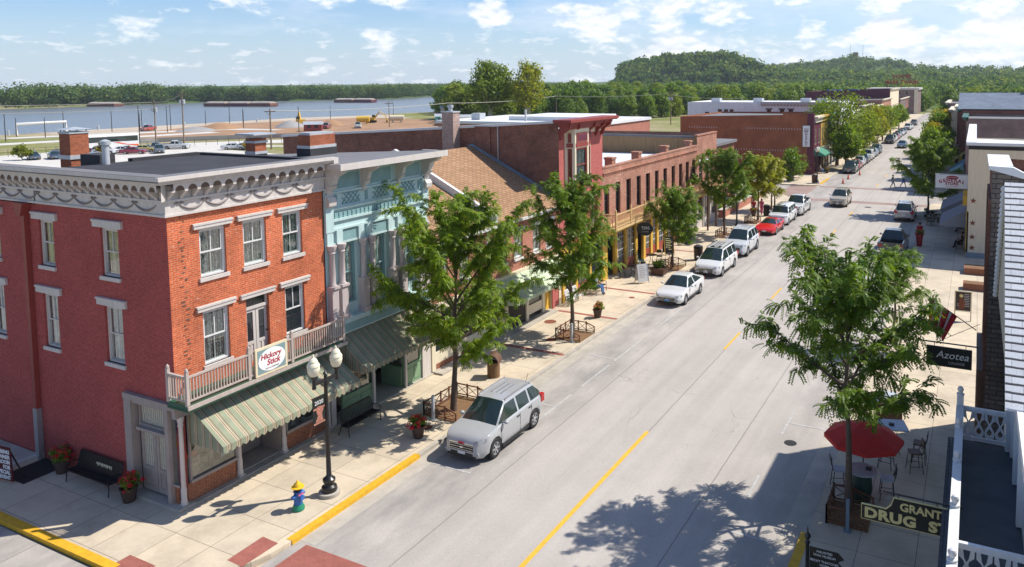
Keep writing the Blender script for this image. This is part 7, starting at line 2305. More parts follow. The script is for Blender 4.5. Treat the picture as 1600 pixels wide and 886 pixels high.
    for a in (a1, a2):
        for s in (1, -1):
            cx = s * (hw - 0.115)
            wl = thing_wheel(kind, wr)
            w_ = cpy(wl[0], t, (cx, a - L2, wr), 0 if s > 0 else PI)
            for c in wl[1]: cpy(c, w_)
    if S.get('rack'):
        rk = MB()
        for s in (1, -1):
            yy0, yy1 = x1 + 0.15 - L2, x2 - 0.1 - L2
            rk.bar((s * (rw - 0.06), yy0, rh + 0.06), (s * (rw - 0.06), yy1, rh + 0.06), 0.04).bar((s * (rw - 0.06), yy0, rh - 0.02), (s * (rw - 0.06), yy0, rh + 0.06), 0.04).bar((s * (rw - 0.06), yy1, rh - 0.02), (s * (rw - 0.06), yy1, rh + 0.06), 0.04)
        for i in range(3): rk.box(-0.28 + i * 0.22, -0.22 + i * 0.22, x1 + 0.5 - L2, x2 - 0.6 - L2, rh + 0.055, rh + 0.075)
        rk.obj('roof_rack', 'plastic_black' if kind == 'van' else 'alloy', t)
    if kind == 'van' or kind == 'wagon':
        MB().box(-0.4, 0.4, x1 + 0.12 - L2, x1 + 0.65 - L2, rh + 0.03, rh + 0.052).obj('sun_roof', 'car_glass', t)
    if 'bed' in S:
        y0, y1 = S['bed'][0] - L2, S['bed'][1] - L2
        bw_ = hw - 0.14
        lb = MB().quad((-bw_, y0, 0.78), (bw_, y0, 0.78), (bw_, y1, 0.78), (-bw_, y1, 0.78)).quad((-bw_, y0, 0.78), (-bw_, y1, 0.78), (-bw_, y1, 1.2), (-bw_, y0, 1.2)).quad((bw_, y0, 0.78), (bw_, y1, 0.78), (bw_, y1, 1.2), (bw_, y0, 1.2)).quad((-bw_, y0, 0.78), (bw_, y0, 0.78), (bw_, y0, 1.22), (-bw_, y0, 1.22)).quad((-bw_, y1, 0.78), (bw_, y1, 0.78), (bw_, y1, 1.22), (-bw_, y1, 1.22))
        lb.obj('cargo_bed', 'black_matt', t)
        rr = MB()
        for s in (1, -1): rr.box(s * (hw - 0.16), s * (hw - 0.05), y0, y1 + 0.06, 1.14, 1.25)
        rr.box(-hw + 0.05, hw - 0.05, y1, y1 + 0.09, 0.75, 1.25)
        ro = rr.obj('bed_rails', 'carpaint', t); ro.color = (*color, 1)
        MB().box(-hw + 0.04, hw - 0.04, L2 - 0.02, L2 + 0.09, 0.44, 0.62).obj('rear_bumper', 'chrome', t)
    return t


WHEELS = {}


def thing_wheel(kind, r):
    if r not in WHEELS:
        tb = MB()
        prof = [(-0.115, r * 0.66), (-0.115, r * 0.93), (-0.085, r), (0.085, r), (0.115, r * 0.93), (0.115, r * 0.66)]
        n = 24
        vv = [(px, rr * math.cos(2 * PI * k / n), rr * math.sin(2 * PI * k / n)) for px, rr in prof for k in range(n)]
        ff = [(i * n + k, i * n + (k + 1) % n, (i + 1) * n + (k + 1) % n, (i + 1) * n + k) for i in range(5) for k in range(n)]
        tb.add(vv, ff)
        w = tb.obj('wheel', 'rubber', smooth=40)
        rim = MB()
        R1 = r * 0.66
        vv = [(xx, rr * math.cos(2 * PI * k / n), rr * math.sin(2 * PI * k / n)) for xx, rr in ((0.108, R1), (0.11, R1 * 0.90), (0.05, R1 * 0.86)) for k in range(n)]
        rim.add(vv, [(i * n + k, i * n + (k + 1) % n, (i + 1) * n + (k + 1) % n, (i + 1) * n + k) for i in range(2) for k in range(n)])
        for k in range(6):
            a = 2 * PI * k / 6
            rim.bar((0.09, 0, 0), (0.10, R1 * 0.9 * math.cos(a), R1 * 0.9 * math.sin(a)), R1 * 0.26, 0.03, up=(1, 0, 0))
        rim.tube([(0.06, 0, 0), (0.115, 0, 0)], R1 * 0.24, 10)
        a = rim.obj('rim', 'alloy', w, smooth=40)
        hub = MB().tube([(-0.1, 0, 0), (0.045, 0, 0)], R1 * 0.88, 20).obj('brake', 'black_matt', w)
        WHEELS[r] = (w, [a, hub])
    return WHEELS[r]


N_, S_ = 0.0, PI       # 0: nose towards the viewer (-y)
KL = 'cars parked along the left kerb'
WHT, SIL, RED_, BLK, GRY, BLU, GLD = (0.64, 0.64, 0.62), (0.36, 0.365, 0.37), (0.60, 0.008, 0.012), (0.015, 0.016, 0.018), (0.10, 0.105, 0.11), (0.04, 0.09, 0.17), (0.42, 0.37, 0.29)
terrain = car_proto('suv', SIL, 'silver SUV parked nearest the yellow kerb', -16.72, 24.62, N_, group=KL)
text('GMC', 0.12, (0, -2.335, 0.80), terrain, 'letter_red', depth=0.01, bold=0.006)
MB().bar((0.42, 1.55, 1.74), (0.44, 1.75, 2.1), 0.012).obj('aerial', 'black_metal', terrain)
sedan = car_proto('sedan', WHT, 'white sedan with blue licence plate, second in the left kerb row', -16.95, 46.5, N_, group=KL, plate='plate_blue')
van = car_proto('van', WHT, 'white minivan with sun roof parked behind the white sedan', -17.0, 54.4, N_, group=KL)
lex = dup(terrain, (-17.0, 61.1, -0.13), N_, 'silver off-roader with roof rack parked behind the white minivan', KL, color=(0.56, 0.58, 0.60)) if False else car_proto('suv', (0.56, 0.58, 0.60), 'pale silver off-roader parked behind the white minivan', -17.0, 61.2, N_, group=KL)
lex.scale = (1.03, 1.05, 1.1)
sport = car_proto('sport', RED_, 'low bright red sports car by the left kerb', -16.9, 70.6, N_, group=KL)
flex = car_proto('wagon', (0.66, 0.67, 0.68), 'boxy silver white wagon parked behind the red sports car', -16.95, 76.0, N_, group=KL)
ram = car_proto('pickup', WHT, 'white pickup truck last before the second crossing', -16.75, 82.3, N_, group=KL, name='pickup_truck', cat='pickup truck')
car_proto('suv', GLD, 'champagne SUV driving towards the viewer across the second crossing', -13.4, 89.2, N_, group='cars driving on the street', name='moving_car')
car_proto('pickup', (0.028, 0.03, 0.031), 'dark grey pickup truck parked tail first by the right kerb', -5.75, 66.4, S_, group='cars parked along the right kerb', name='pickup_truck', cat='pickup truck', plate='plate_white')
dup(terrain, (-6.1, 82.9, -0.13), S_, 'beige silver SUV parked by the cafe tables on the right', 'cars parked along the right kerb', color=(0.46, 0.44, 0.42))
hat = car_proto('hatch', BLU, 'dark blue hatchback driving towards the viewer far up the street', -13.4, 168.5, N_, group='cars driving on the street', name='moving_car')
far_ = [(sedan, 126.0, (0.35, 0.02, 0.03), 'dark red sedan second in the row past the depot'), (hat, 131.0, (0.6, 0.6, 0.62), 'pale hatchback third in the row past the depot'), (sedan, 136.3, (0.06, 0.06, 0.07), 'black sedan fourth in the row past the depot'),
        (flex, 142.0, WHT, 'white wagon in the middle of the row past the depot'), (sedan, 148.2, (0.25, 0.33, 0.38), 'blue grey sedan behind the white wagon'), (terrain, 154.2, (0.10, 0.13, 0.16), 'dark SUV at the end of the row past the depot'),
        (sedan, 187.0, WHT, 'white sedan near the golden street tree'), (sedan, 193.2, (0.4, 0.04, 0.04), 'red sedan near the golden street tree'), (hat, 199.0, (0.3, 0.36, 0.4), 'grey hatchback far along the left kerb'), (sedan, 206.8, (0.62, 0.62, 0.62), 'silver sedan beside the maroon block'),
        (sedan, 212.5, (0.06, 0.09, 0.16), 'navy sedan beside the maroon block'), (terrain, 229.0, WHT, 'white SUV far up the left kerb'), (sedan, 235.0, WHT, 'white sedan far up the left kerb'), (terrain, 252.0, (0.12, 0.1, 0.1), 'dark SUV farthest up the left kerb')]
dup(ram, (-16.8, 179.8, -0.13), N_, 'black pickup truck by the golden street tree in the left row', KL, color=BLK)
dup(terrain, (-16.8, 120.9, -0.13), N_, 'black SUV first in the row past the depot', KL, color=(0.025, 0.04, 0.035))
for p, y, c, lab in far_: dup(p, (-16.85, y, -0.13), N_, lab, KL, color=c)
dup(terrain, (-6.6, 262, -0.13), S_, 'red SUV far away at the street end', 'cars driving on the street', color=(0.3, 0.02, 0.02))
LOT = 'cars in the riverside car park'
for p, x, y, rz, c, lab in ((sedan, -161.2, 82.6, 1.2, (0.02, 0.03, 0.04), 'black car at the left end of the car park'), (sedan, -158.6, 84.9, 1.2, (0.03, 0.045, 0.06), 'second black car at the left end of the car park'), (terrain, -158.2, 88.0, 1.2, (0.05, 0.06, 0.07), 'dark SUV half hidden by the brick chimney'),
                            (hat, -148.4, 86.4, -1.9, WHT, 'white hatchback just right of the brick chimney'), (ram, -164, 90.8, 2.4, (0.22, 0.22, 0.23), 'grey pickup below the coach'), (terrain, -158.9, 94.6, 2.2, (0.74, 0.75, 0.76), 'white SUV below the coach'), (sedan, -157.6, 97.8, 2.2, (0.66, 0.68, 0.7), 'pale sedan beside the red car in the car park'),
                            (sedan, -153.8, 97.4, 2.3, (0.26, 0.006, 0.03), 'crimson car in the car park'), (terrain, -157.0, 104.3, 0.9, (0.08, 0.10, 0.12), 'dark SUV behind the crimson car'), (hat, -156.0, 101.6, 2.2, (0.60, 0.47, 0.16), 'yellow gold car in the car park'), (terrain, -151.0, 101.0, 1.0, (0.09, 0.12, 0.15), 'dark grey SUV in front of the yellow gold car'),
                            (ram, -156.6, 108.6, 2.3, WHT, 'white pickup with cap by the wooden poles'), (sedan, -143, 112.5, 2.3, WHT, 'white car beyond the black roof'), (hat, -140.5, 114, 2.3, (0.5, 0.5, 0.52), 'silver hatchback beyond the black roof'), (terrain, -26.2, 78.5, 1.2, (0.04, 0.05, 0.06), 'dark SUV in the side lot behind the low brick wall'), (hat, -26.8, 84.3, 1.2, (0.08, 0.2, 0.36), 'blue car in the side lot behind the low brick wall')):
    dup(p, (x, y, -0.17 if x < -100 else -0.2), rz, lab, LOT if x < -100 else 'cars in the side lot', color=c)

# motor coach
t = thing('motor_coach', 'long white motor coach with dark window band and orange sweep in the car park', 'bus', (-166.3, 99.0, -0.17), 2.93, 'vehicles of the car park')
b_ = MB().prism([(-1.27, 0.4), (1.27, 0.4), (1.27, 3.3), (1.1, 3.55), (-1.1, 3.55), (-1.27, 3.3)], 'y', -6.4, 6.4)
b_.obj('body', 'bus_white', t)
MB().box(-1.29, 1.29, -6.2, 6.43, 2.0, 3.1).box(-1.2, 1.2, -6.44, -6.40, 1.4, 3.2).obj('windows', 'car_glass', t)
MB().prism([(-6.3, 0.8), (-3.2, 1.4), (-1.5, 1.85), (-2.4, 1.85), (-4.2, 1.3), (-6.3, 1.2)], 'x', -1.31, 1.31).obj('orange_sweep', 'cone_orange', t)
for y in (-4.2, 3.2, 4.5):
    for s in (1, -1):
        MB().tube([(s * 1.0, y, 0.5), (s * 1.3, y, 0.5)], 0.5, 16).obj('wheel', 'rubber', t)
for p_ in list(WHEELS.values()):
    for o in p_[1] + [p_[0]]: bpy.data.objects.remove(o)
# ------------------------------------------------------------------ street furniture, left side
def lamp(label, x, y, banner=False, first=[None]):
    if first[0] is not None and not banner:
        return dup(first[0], (x, y, 0), 0, label, 'street lamps')
    t = thing('street_lamp', label, 'street lamp', (x, y, 0), 0, 'street lamps')
    MB().lathe([(0.36, 0), (0.36, 0.12), (0.33, 0.13)], (0, 0, 0), 20).obj('base_ring', 'concrete', t, smooth=40)
    MB().lathe([(0.25, 0.13), (0.27, 0.2), (0.25, 0.3), (0.17, 0.36), (0.16, 0.42), (0.21, 0.48), (0.21, 0.56), (0.13, 0.63), (0.085, 0.7), (0.072, 1.6), (0.062, 3.9), (0.075, 3.92), (0.075, 4.0), (0.05, 4.05), (0.05, 4.2), (0.09, 4.24), (0.01, 4.34)], (0, 0, 0), 16).obj('pole', 'black_metal', t, smooth=40)
    MB().bar((0, -0.48, 4.02), (0, 0.48, 4.02), 0.07, 0.10).bar((0, -0.25, 3.99), (0, 0, 3.75), 0.03).bar((0, 0.25, 3.99), (0, 0, 3.75), 0.03).obj('crossarm', 'black_metal', t)
    for s in (-1, 1):
        MB().lathe([(0.05, 3.86), (0.075, 3.9), (0.06, 4.0), (0.06, 4.2), (0.11, 4.25), (0.13, 4.32)], (0, s * 0.5, 0), 12).obj('lamp_holder', 'black_metal', t, smooth=40)
        MB().lathe([(0.12, 4.32), (0.17, 4.4), (0.205, 4.52), (0.21, 4.60), (0.19, 4.645), (0.215, 4.66), (0.2, 4.72), (0.14, 4.80), (0.15, 4.82), (0.11, 4.90), (0.04, 4.95), (0.035, 5.0), (0.008, 5.06)], (0, s * 0.5, 0), 16).obj('globe', 'globe', t, smooth=35)
    if banner:
        MB().bar((0, 0, 3.55), (-0.02, -0.62, 3.55), 0.03).bar((0, 0, 2.62), (-0.02, -0.62, 2.62), 0.03).obj('banner_arm', 'black_metal', t)
        bn = MB().box(-0.012, 0.012, -0.6, -0.07, 2.63, 3.53).obj('banner', 'sign_black', t)
        MB().prism([(-0.5, 2.72), (-0.18, 2.72), (-0.22, 2.95), (-0.14, 3.1), (-0.24, 3.22), (-0.4, 3.24), (-0.46, 3.1), (-0.4, 2.92)], 'x', 0.014, 0.018).box(0.013, 0.016, -0.58, -0.09, 3.14, 3.2).box(0.013, 0.016, -0.58, -0.09, 2.64, 2.7).obj('banner_figure', 'brick_pink', bn)
        text('2020', 0.19, (0.016, -0.335, 3.36), bn, 'letter_white', face=PI / 2, depth=0.006)
    if first[0] is None and not banner: first[0] = t
    return t


lamp('twin globe street lamp with 2020 banner beside the painted hydrant', -19.37, 18.4, True)
lamp('twin globe street lamp by the end of the yellow balcony', -19.6, 68.9)
lamp('twin globe street lamp beside the white pickup', -18.9, 80.9)
lamp('twin globe street lamp at the far corner of the second crossing', -18.9, 105.2)
lamp('twin globe street lamp among the trees of the left row', -19.0, 176)
lamp('twin globe street lamp beyond the right cafe tables', -4.9, 99.0) if False else None

t = thing('fire_hydrant', 'hydrant painted as a figure with yellow hat, blue coat and green base', 'hydrant', (-19.58, 17.25, 0))
MB().lathe([(0.17, 0), (0.2, 0.02), (0.2, 0.10), (0.16, 0.16), (0.155, 0.2)], (0, 0, 0), 14).obj('base', 'hydrant_green', t, smooth=40)
MB().lathe([(0.135, 0.2), (0.14, 0.3), (0.13, 0.6), (0.15, 0.64)], (0, 0, 0), 14).tube([(0, -0.24, 0.5), (0, 0.24, 0.5)], 0.065, 10).tube([(0, 0, 0.46), (0.22, 0, 0.46)], 0.085, 10).obj('body', 'hydrant_blue', t, smooth=40)
MB().sphere((0, 0, 0.72), 0.105, 12, 8).obj('face', 'skin_dark', t, smooth=60)
MB().lathe([(0.21, 0.77), (0.21, 0.79), (0.135, 0.81), (0.12, 0.88), (0.05, 0.94), (0.035, 0.98), (0.02, 1.0)], (0, 0, 0), 14).obj('hat', 'hydrant_yellow', t, smooth=40)
MB().box(0.12, 0.145, -0.1, 0.1, 0.52, 0.57).obj('sash', 'cloth_pink', t)


def flowerpot(label, x, y, flower='flower_red', r=0.27, h=0.45, seed=1, spread=0.42, group='flower pots on the pavements', pot='pot_brown', z=0):
    t = thing('flower_pot', label, 'flower pot', (x, y, z), 0, group)
    MB().lathe([(r * 0.68, 0), (r, h), (r * 1.08, h), (r * 1.08, h + 0.05), (r * 0.9, h + 0.05), (r * 0.88, h - 0.03)], (0, 0, 0), 16).obj('pot', pot, t, smooth=40)
    rg = np.random.default_rng(seed)
    cl = [(rg.uniform(-1, 1) * spread * 0.55, rg.uniform(-1, 1) * spread * 0.55, h + rg.uniform(0.08, 0.38), spread * rg.uniform(0.25, 0.42)) for _ in range(10)]
    meshobj('leaves', leafmesh('leaves', crown_quads(rg, cl, 55, 0.05), 'leaf_shrub'), t)
    fl = [(a + rg.uniform(-.06, .06), b_ + rg.uniform(-.06, .06), c + r_ * 0.7, 0.09) for a, b_, c, r_ in cl] + [(rg.uniform(-1, 1) * spread * 0.8, rg.uniform(-1, 1) * spread * 0.8, h + rg.uniform(0, 0.35), 0.07) for _ in range(9)]
    meshobj('flowers', leafmesh('flowers', crown_quads(rg, fl, 26, 0.035), flower), t)
    return t


flowerpot('red flower pot on the pavement before the silver SUV', -19.35, 23.05, seed=3)
flowerpot('salmon flower pot on the sunny pavement beside the narrow tree', -19.75, 39.9, 'flower_orange', seed=4)
flowerpot('shaded red flower pot left of the side door', -25.15, 15.12, seed=5)
flowerpot('shaded red flower pot at the far end of the side wall bench', -29.25, 15.25, seed=6)
flowerpot('red flower pot beside the red sports car', -20.2, 77.2, seed=7)
flowerpot('orange flower pot near the depot corner', -19.7, 117.5, 'flower_orange', seed=8)
flowerpot('orange flower pot behind the black SUV', -18.9, 131.5, 'flower_orange', seed=9)
flowerpot('red flower pot farther up the left row', -18.9, 173, 'flower_red', seed=10)


def bench(label, x, y, rz, mat='black_metal', L=1.75, name='bench', slats=True, letters=False, group='benches'):
    """faces -y before turning; slatted steel seat and back"""
    t = thing(name, label, 'bench', (x, y, 0), rz, group)
    h2 = L / 2
    st = MB()
    n = int(L / 0.07)
    for i in range(n + 1):
        u = -h2 + L * i / n
        st.tube([(u, -0.24, 0.43), (u, -0.1, 0.405), (u, 0.12, 0.41)], 0.021, 5, cap=False)
    st.bar((-h2, -0.25, 0.43), (h2, -0.25, 0.43), 0.035).bar((-h2, 0.13, 0.41), (h2, 0.13, 0.41), 0.035)
    st.obj('seat', mat, t)
    bk = MB()
    for i in range(n + 1):
        u = -h2 + L * i / n
        bk.tube([(u, 0.14, 0.43), (u, 0.19, 0.62), (u, 0.28, 0.93)], 0.021, 5, cap=False)
    bk.bar((-h2, 0.285, 0.94), (h2, 0.285, 0.94), 0.045).bar((-h2, 0.14, 0.45), (h2, 0.14, 0.45), 0.03)
    b_ = bk.obj('backrest', mat, t)
    if letters:
        MB().box(-0.2, 0.75, 0.2, 0.215, 0.6, 0.78).obj('plaque', 'sign_black', b_)
        for k in range(9): MB().box(-0.16 + k * 0.1, -0.10 + k * 0.1, 0.19, 0.2, 0.62, 0.76).obj('letter_bar', 'sign_cream', b_)
    for s in (-1, 1):
        lg = MB()
        u = s * (h2 + 0.02)
        lg.tube([(u, -0.28, 0), (u, -0.25, 0.2), (u, -0.25, 0.43), (u, -0.27, 0.6), (u, -0.15, 0.66), (u, 0.12, 0.64), (u, 0.18, 0.60)], 0.02, 6)
        lg.tube([(u, 0.30, 0), (u, 0.2, 0.2), (u, 0.13, 0.42), (u, 0.27, 0.88)], 0.02, 6)
        lg.tube([(u, -0.25, 0.42), (u, 0.13, 0.41)], 0.018, 6)
        lg.obj('leg', mat, t)
    return t


bench('black slatted bench under the aqua building awning corner', -22.05, 22.7, EAST)
bench('black bench with cut letters along the shaded red side wall', -27.2, 15.2, 0, letters=True, L=2.4)
bench('white bench outside the oriel building', -22.4, 41.9, EAST, 'paint_white', L=1.5)
bench('dark bench carrying the man in a white hat', -22.1, 44.7, EAST, L=1.5)
bench('bench under the right shop awning carrying the man in dark clothes', -0.85, 69.4, WEST, 'wood_brown', L=1.6)
bench('bench farther along the right shop front carrying the person in red', -0.85, 76.8, WEST, 'wood_brown', L=1.6)
bench('bench at the depot corner carrying a person in blue', -20.5, 117.0, EAST, 'wood_brown', L=1.6)


def treeguard(label, x, y, hx, hy, open_side=1):
    t = thing('tree_guard', label, 'tree guard', (x, y, 0), 0, 'tree guards')
    MB().box(-hx, hx, -hy, hy, -0.02, 0.035).obj('mulch', 'soil_mulch', t)
    segs = [((-hx, -hy), (-hx, hy)), ((-hx, hy), (hx, hy)), ((-hx, -hy), (hx * 0.95, -hy))]
    for a, b in segs:
        g_ = MB()
        L = math.hypot(b[0] - a[0], b[1] - a[1])
        n = max(2, round(L / 0.55))
        pt = lambda f: (a[0] + (b[0] - a[0]) * f, a[1] + (b[1] - a[1]) * f)
        for i in range(n + 1):
            p = pt(i / n)
            hh = 0.62 if (i < n or a[0] != -hx or b[0] == -hx) else 0.40
            g_.bar((*p, 0), (*p, hh), 0.05)
        for i in range(n):
            p, q = pt(i / n), pt((i + 1) / n)
            z1 = 0.56 if (i < n - 1 or b[0] == -hx) else 0.38
            g_.bar((*p, 0.56), (*q, z1), 0.045).bar((*p, 0.10), (*q, 0.10), 0.04)
            g_.bar((*p, 0.12), (*q, z1 - 0.03), 0.022).bar((*q, 0.12), (*p, 0.53), 0.022)
        g_.obj('guard_rail', 'wood_rust', t)
    return t


treeguard('rust coloured guard around the tree beside the silver SUV', -19.6, 25.9, 0.85, 1.15)
treeguard('rust coloured guard around the tree before the oriel building', -19.4, 36.4, 0.75, 0.85)
treeguard('rust coloured guard around the small round tree', -19.9, 53.3, 0.6, 0.8)
treeguard('rust coloured guard around the tree by the balcony end', -19.8, 66.2, 0.7, 0.9)
treeguard('rust coloured guard around the yellowing tree', -19.4, 73.8, 0.6, 0.8)
treeguard('rust coloured guard around the umbrella tree, on the shaded right pavement', -3.25, 24.75, 0.62, 0.72)
for x, y, lab, m in ((-19.85, 24.62, 'short pale post beside the guard of the SUV tree', 'galv'), (-19.1, 35.45, 'short pale post beside the guard of the oriel tree', 'galv'), (-3.2, 23.85, 'light blue post in front of the umbrella tree', 'paint_grey_blue')):
    t = thing('marker_post', lab, 'post', (x, y, 0), 0, 'marker posts')
    MB().box(-0.05, 0.05, -0.05, 0.05, 0.02, 1.0).box(-0.055, 0.055, -0.055, 0.055, 1.0, 1.02).obj('shaft', m, t)
    MB().box(-0.12, 0.12, -0.12, 0.12, 0, 0.02).obj('foot_plate', m, t)

t = thing('litter_bin', 'dark domed litter bin behind the silver SUV', 'litter bin', (-20.2, 29.6, 0), 0.3)
MB().lathe([(0.3, 0), (0.3, 0.72)], (0, 0, 0), 18).obj('body', 'soil_mulch', t, smooth=40)
q = MB()
for i in range(10):
    a0, a1 = PI * i / 10, PI * (i + 1) / 10
    q.quad((-0.33 * math.cos(a0), -0.33, 0.72 + 0.4 * math.sin(a0)), (-0.33 * math.cos(a1), -0.33, 0.72 + 0.4 * math.sin(a1)), (-0.33 * math.cos(a1), 0.33, 0.72 + 0.4 * math.sin(a1)), (-0.33 * math.cos(a0), 0.33, 0.72 + 0.4 * math.sin(a0)))
q.add([(-0.33 * math.cos(PI * i / 10), 0.33, 0.72 + 0.4 * math.sin(PI * i / 10)) for i in range(11)], [tuple(range(11))])
q.obj('hood', 'wood_brown', t)
for x, y, lab, m in ((-19.1, 56.4, 'dark round litter bin in front of the white minivan', 'wood_dark'), (-19.3, 105.4, 'brown square litter bin at the far crossing corner', 'wood_brown'), (-19.0, 77.9, 'dark litter bin beside the silver white wagon', 'black_matt')):
    t = thing('litter_bin', lab, 'litter bin', (x, y, 0), 0.2)
    MB().lathe([(0.32, 0), (0.36, 0.9), (0.38, 0.92), (0.38, 1.0), (0.2, 1.06)], (0, 0, 0), 8).obj('body', m, t)
    MB().lathe([(0.36, 1.062), (0.36, 1.1), (0.12, 1.2)], (0, 0, 0), 12).obj('lid', 'black_matt', t)

# event board by the side street
t = thing('event_board', 'dark red sandwich board with white event lettering on the shaded side pavement', 'sign board', (-30.55, 13.95, 0), 0.12)
MB().prism([(-0.72, 0.1), (0.66, 0.1), (0.56, 1.3), (-0.62, 1.3)], 'y', -0.04, 0.0).obj('board', 'sign_maroon', t)
for k, w_ in enumerate(('CATERING', 'DINNER', 'ROOM', 'FOR', 'SPECIAL', 'EVENT')):
    text(w_, 0.19, (0.58 - 0.03 * k * 0 - 0.02, -0.05, 1.14 - 0.185 * k), t, 'letter_white', align='RIGHT', bold=0.006)
for q_ in (-0.5, 0.5): MB().bar((q_, 0.0, 1.2), (q_, 0.45, 0), 0.04).obj('prop_leg', 'wood_dark', t)
t = thing('door_mat', 'dark mat on the pavement below the downspout', 'mat', (-30.2, 14.9, 0))
MB().box(-0.75, 0.6, -0.75, 0.7, 0.002, 0.015).obj('mat', 'rubber', t)
t = thing('side_steps', 'low concrete step and ramp beside the downspout', 'step', (-32.6, 15.0, 0))
MB().box(-1.6, 1.2, -0.9, 0.55, 0, 0.12).obj('slab', 'concrete', t)
MB().box(1.25, 1.5, -0.9, 0.55, 0, 0.16).obj('curb_piece', 'concrete_pale', t)

# cafe and shop things in front of the long block
def board(label, x, y, rz, mat, w=0.62, h=1.15, lines=0, lm='letter_white', frame='wood_dark'):
    t = thing('sandwich_board', label, 'sign board', (x, y, 0), rz, 'sandwich boards')
    for s in (-1, 1):
        b_ = MB().add([(-w / 2, s * 0.28, 0.12), (w / 2, s * 0.28, 0.12), (w / 2, s * 0.02, h), (-w / 2, s * 0.02, h), (-w / 2, s * 0.25, 0.12), (w / 2, s * 0.25, 0.12), (w / 2, s * 0.0, h), (-w / 2, 0, h)], [(0, 1, 2, 3), (7, 6, 5, 4), (0, 4, 5, 1), (2, 6, 7, 3), (1, 5, 6, 2), (0, 3, 7, 4)]).obj('panel', mat, t)
        if s < 0:
            for k in range(lines):
                z = h - 0.18 - k * 0.14
                yv = -0.02 - 0.26 * (h - z) / (h - 0.12) - 0.006
                MB().add([(-w * 0.36, yv, z), (w * (0.1 + 0.26 * ((k * 7) % 5) / 4), yv, z), (w * (0.1 + 0.26 * ((k * 7) % 5) / 4), yv + 0.012, z + 0.05), (-w * 0.36, yv + 0.012, z + 0.05)], [(0, 1, 2, 3)]).obj('chalk_line', lm, b_)
    lg = MB()
    for s in (-1, 1):
        for q_ in (-1, 1): lg.bar((q_ * w / 2, s * 0.31, 0), (q_ * w / 2, s * 0.02, h + 0.01), 0.035)
    lg.obj('legs', frame, t)
    return t


board('pale grey easel board facing the white sedan', -20.45, 48.3, EAST * 0.6, 'letter_grey', 0.8, 1.3, 6, 'paint_greige_dark', 'galv')
board('chalkboard menu with yellow lines by the yellow shop', -21.9, 57.2, EAST * 0.5, 'sign_black', 0.8, 1.45, 7, 'sign_gold', 'paint_yellow_shop')
board('plain dark sandwich board at the end of the yellow shop', -21.8, 61.3, EAST * 0.5, 'sign_black', 0.75, 1.3, 0, 'letter_white', 'paint_grey_blue')
t = thing('planter_box', 'brown wooden planter box with a clipped green bush', 'planter', (-20.2, 51.0, 0))
MB().prism([(-0.42, 0), (0.42, 0), (0.52, 0.5), (-0.52, 0.5)], 'y', -0.5, 0.5).obj('box', 'wood_brown', t)
rg = np.random.default_rng(8)
meshobj('bush', leafmesh('bush', crown_quads(rg, [(rg.uniform(-.25, .25), rg.uniform(-.25, .25), rg.uniform(.6, .9), .24) for _ in range(9)], 80, 0.06), 'leaf_shrub'), t)


def cafe_table(label, x, y, r, h, top, leg='black_metal', square=False, group='tables'):
    t = thing('cafe_table', label, 'table', (x, y, 0), 0.3, group)
    if square: MB().box(-r, r, -r, r, h - 0.04, h).obj('table_top', top, t)
    else: MB().lathe([(r, h - 0.035), (r, h), (r * 0.6, h + 0.001)], (0, 0, 0), 22).obj('table_top', top, t)
    l_ = MB()
    for k in range(4):
        a = PI / 4 + k * PI / 2
        l_.tube([(0.6 * r * math.cos(a) * 1.1, 0.6 * r * math.sin(a) * 1.1, 0), (0.08 * math.cos(a), 0.08 * math.sin(a), h * 0.5), (0.5 * r * math.cos(a), 0.5 * r * math.sin(a), h - 0.04)], 0.016, 5)
    l_.obj('table_leg', leg, t)
    return t


CHK = {}


def chair(label, x, y, rz, mat='black_metal', seat='black_matt', sh=0.46, name='cafe_chair', group='cafe chairs'):
    k = (mat, seat, sh)
    if k in CHK:
        return dup(CHK[k], (x, y, 0), rz, label, group)
    t = thing(name, label, 'chair', (x, y, 0), rz, group)
    MB().box(-0.21, 0.21, -0.2, 0.2, sh - 0.03, sh + 0.02).obj('seat', seat, t)
    b_ = MB().tube([(-0.2, 0.2, sh), (-0.19, 0.26, sh + 0.2), (-0.17, 0.29, sh + 0.46), (0.17, 0.29, sh + 0.46), (0.19, 0.26, sh + 0.2), (0.2, 0.2, sh)], 0.014, 6)
    for i in range(5): b_.tube([(-0.14 + i * 0.07, 0.22, sh + 0.1), (-0.13 + i * 0.065, 0.285, sh + 0.45)], 0.009, 5)
    b_.box(-0.17, 0.17, 0.25, 0.275, sh + 0.2, sh + 0.42)
    b_.obj('backrest', mat, t)
    for sx_ in (-1, 1):
        for sy in (-1, 1):
            MB().tube([(sx_ * 0.18, sy * 0.17, sh - 0.03), (sx_ * 0.235, sy * 0.235, 0)], 0.014, 6).obj('leg', mat, t)
    if sh > 0.6: MB().tube([(-0.21, -0.21, 0.26), (0.21, -0.21, 0.26), (0.21, 0.21, 0.26), (-0.21, 0.21, 0.26), (-0.21, -0.21, 0.26)], 0.01, 5).obj('foot_ring', mat, t)
    CHK[k] = t
    return t


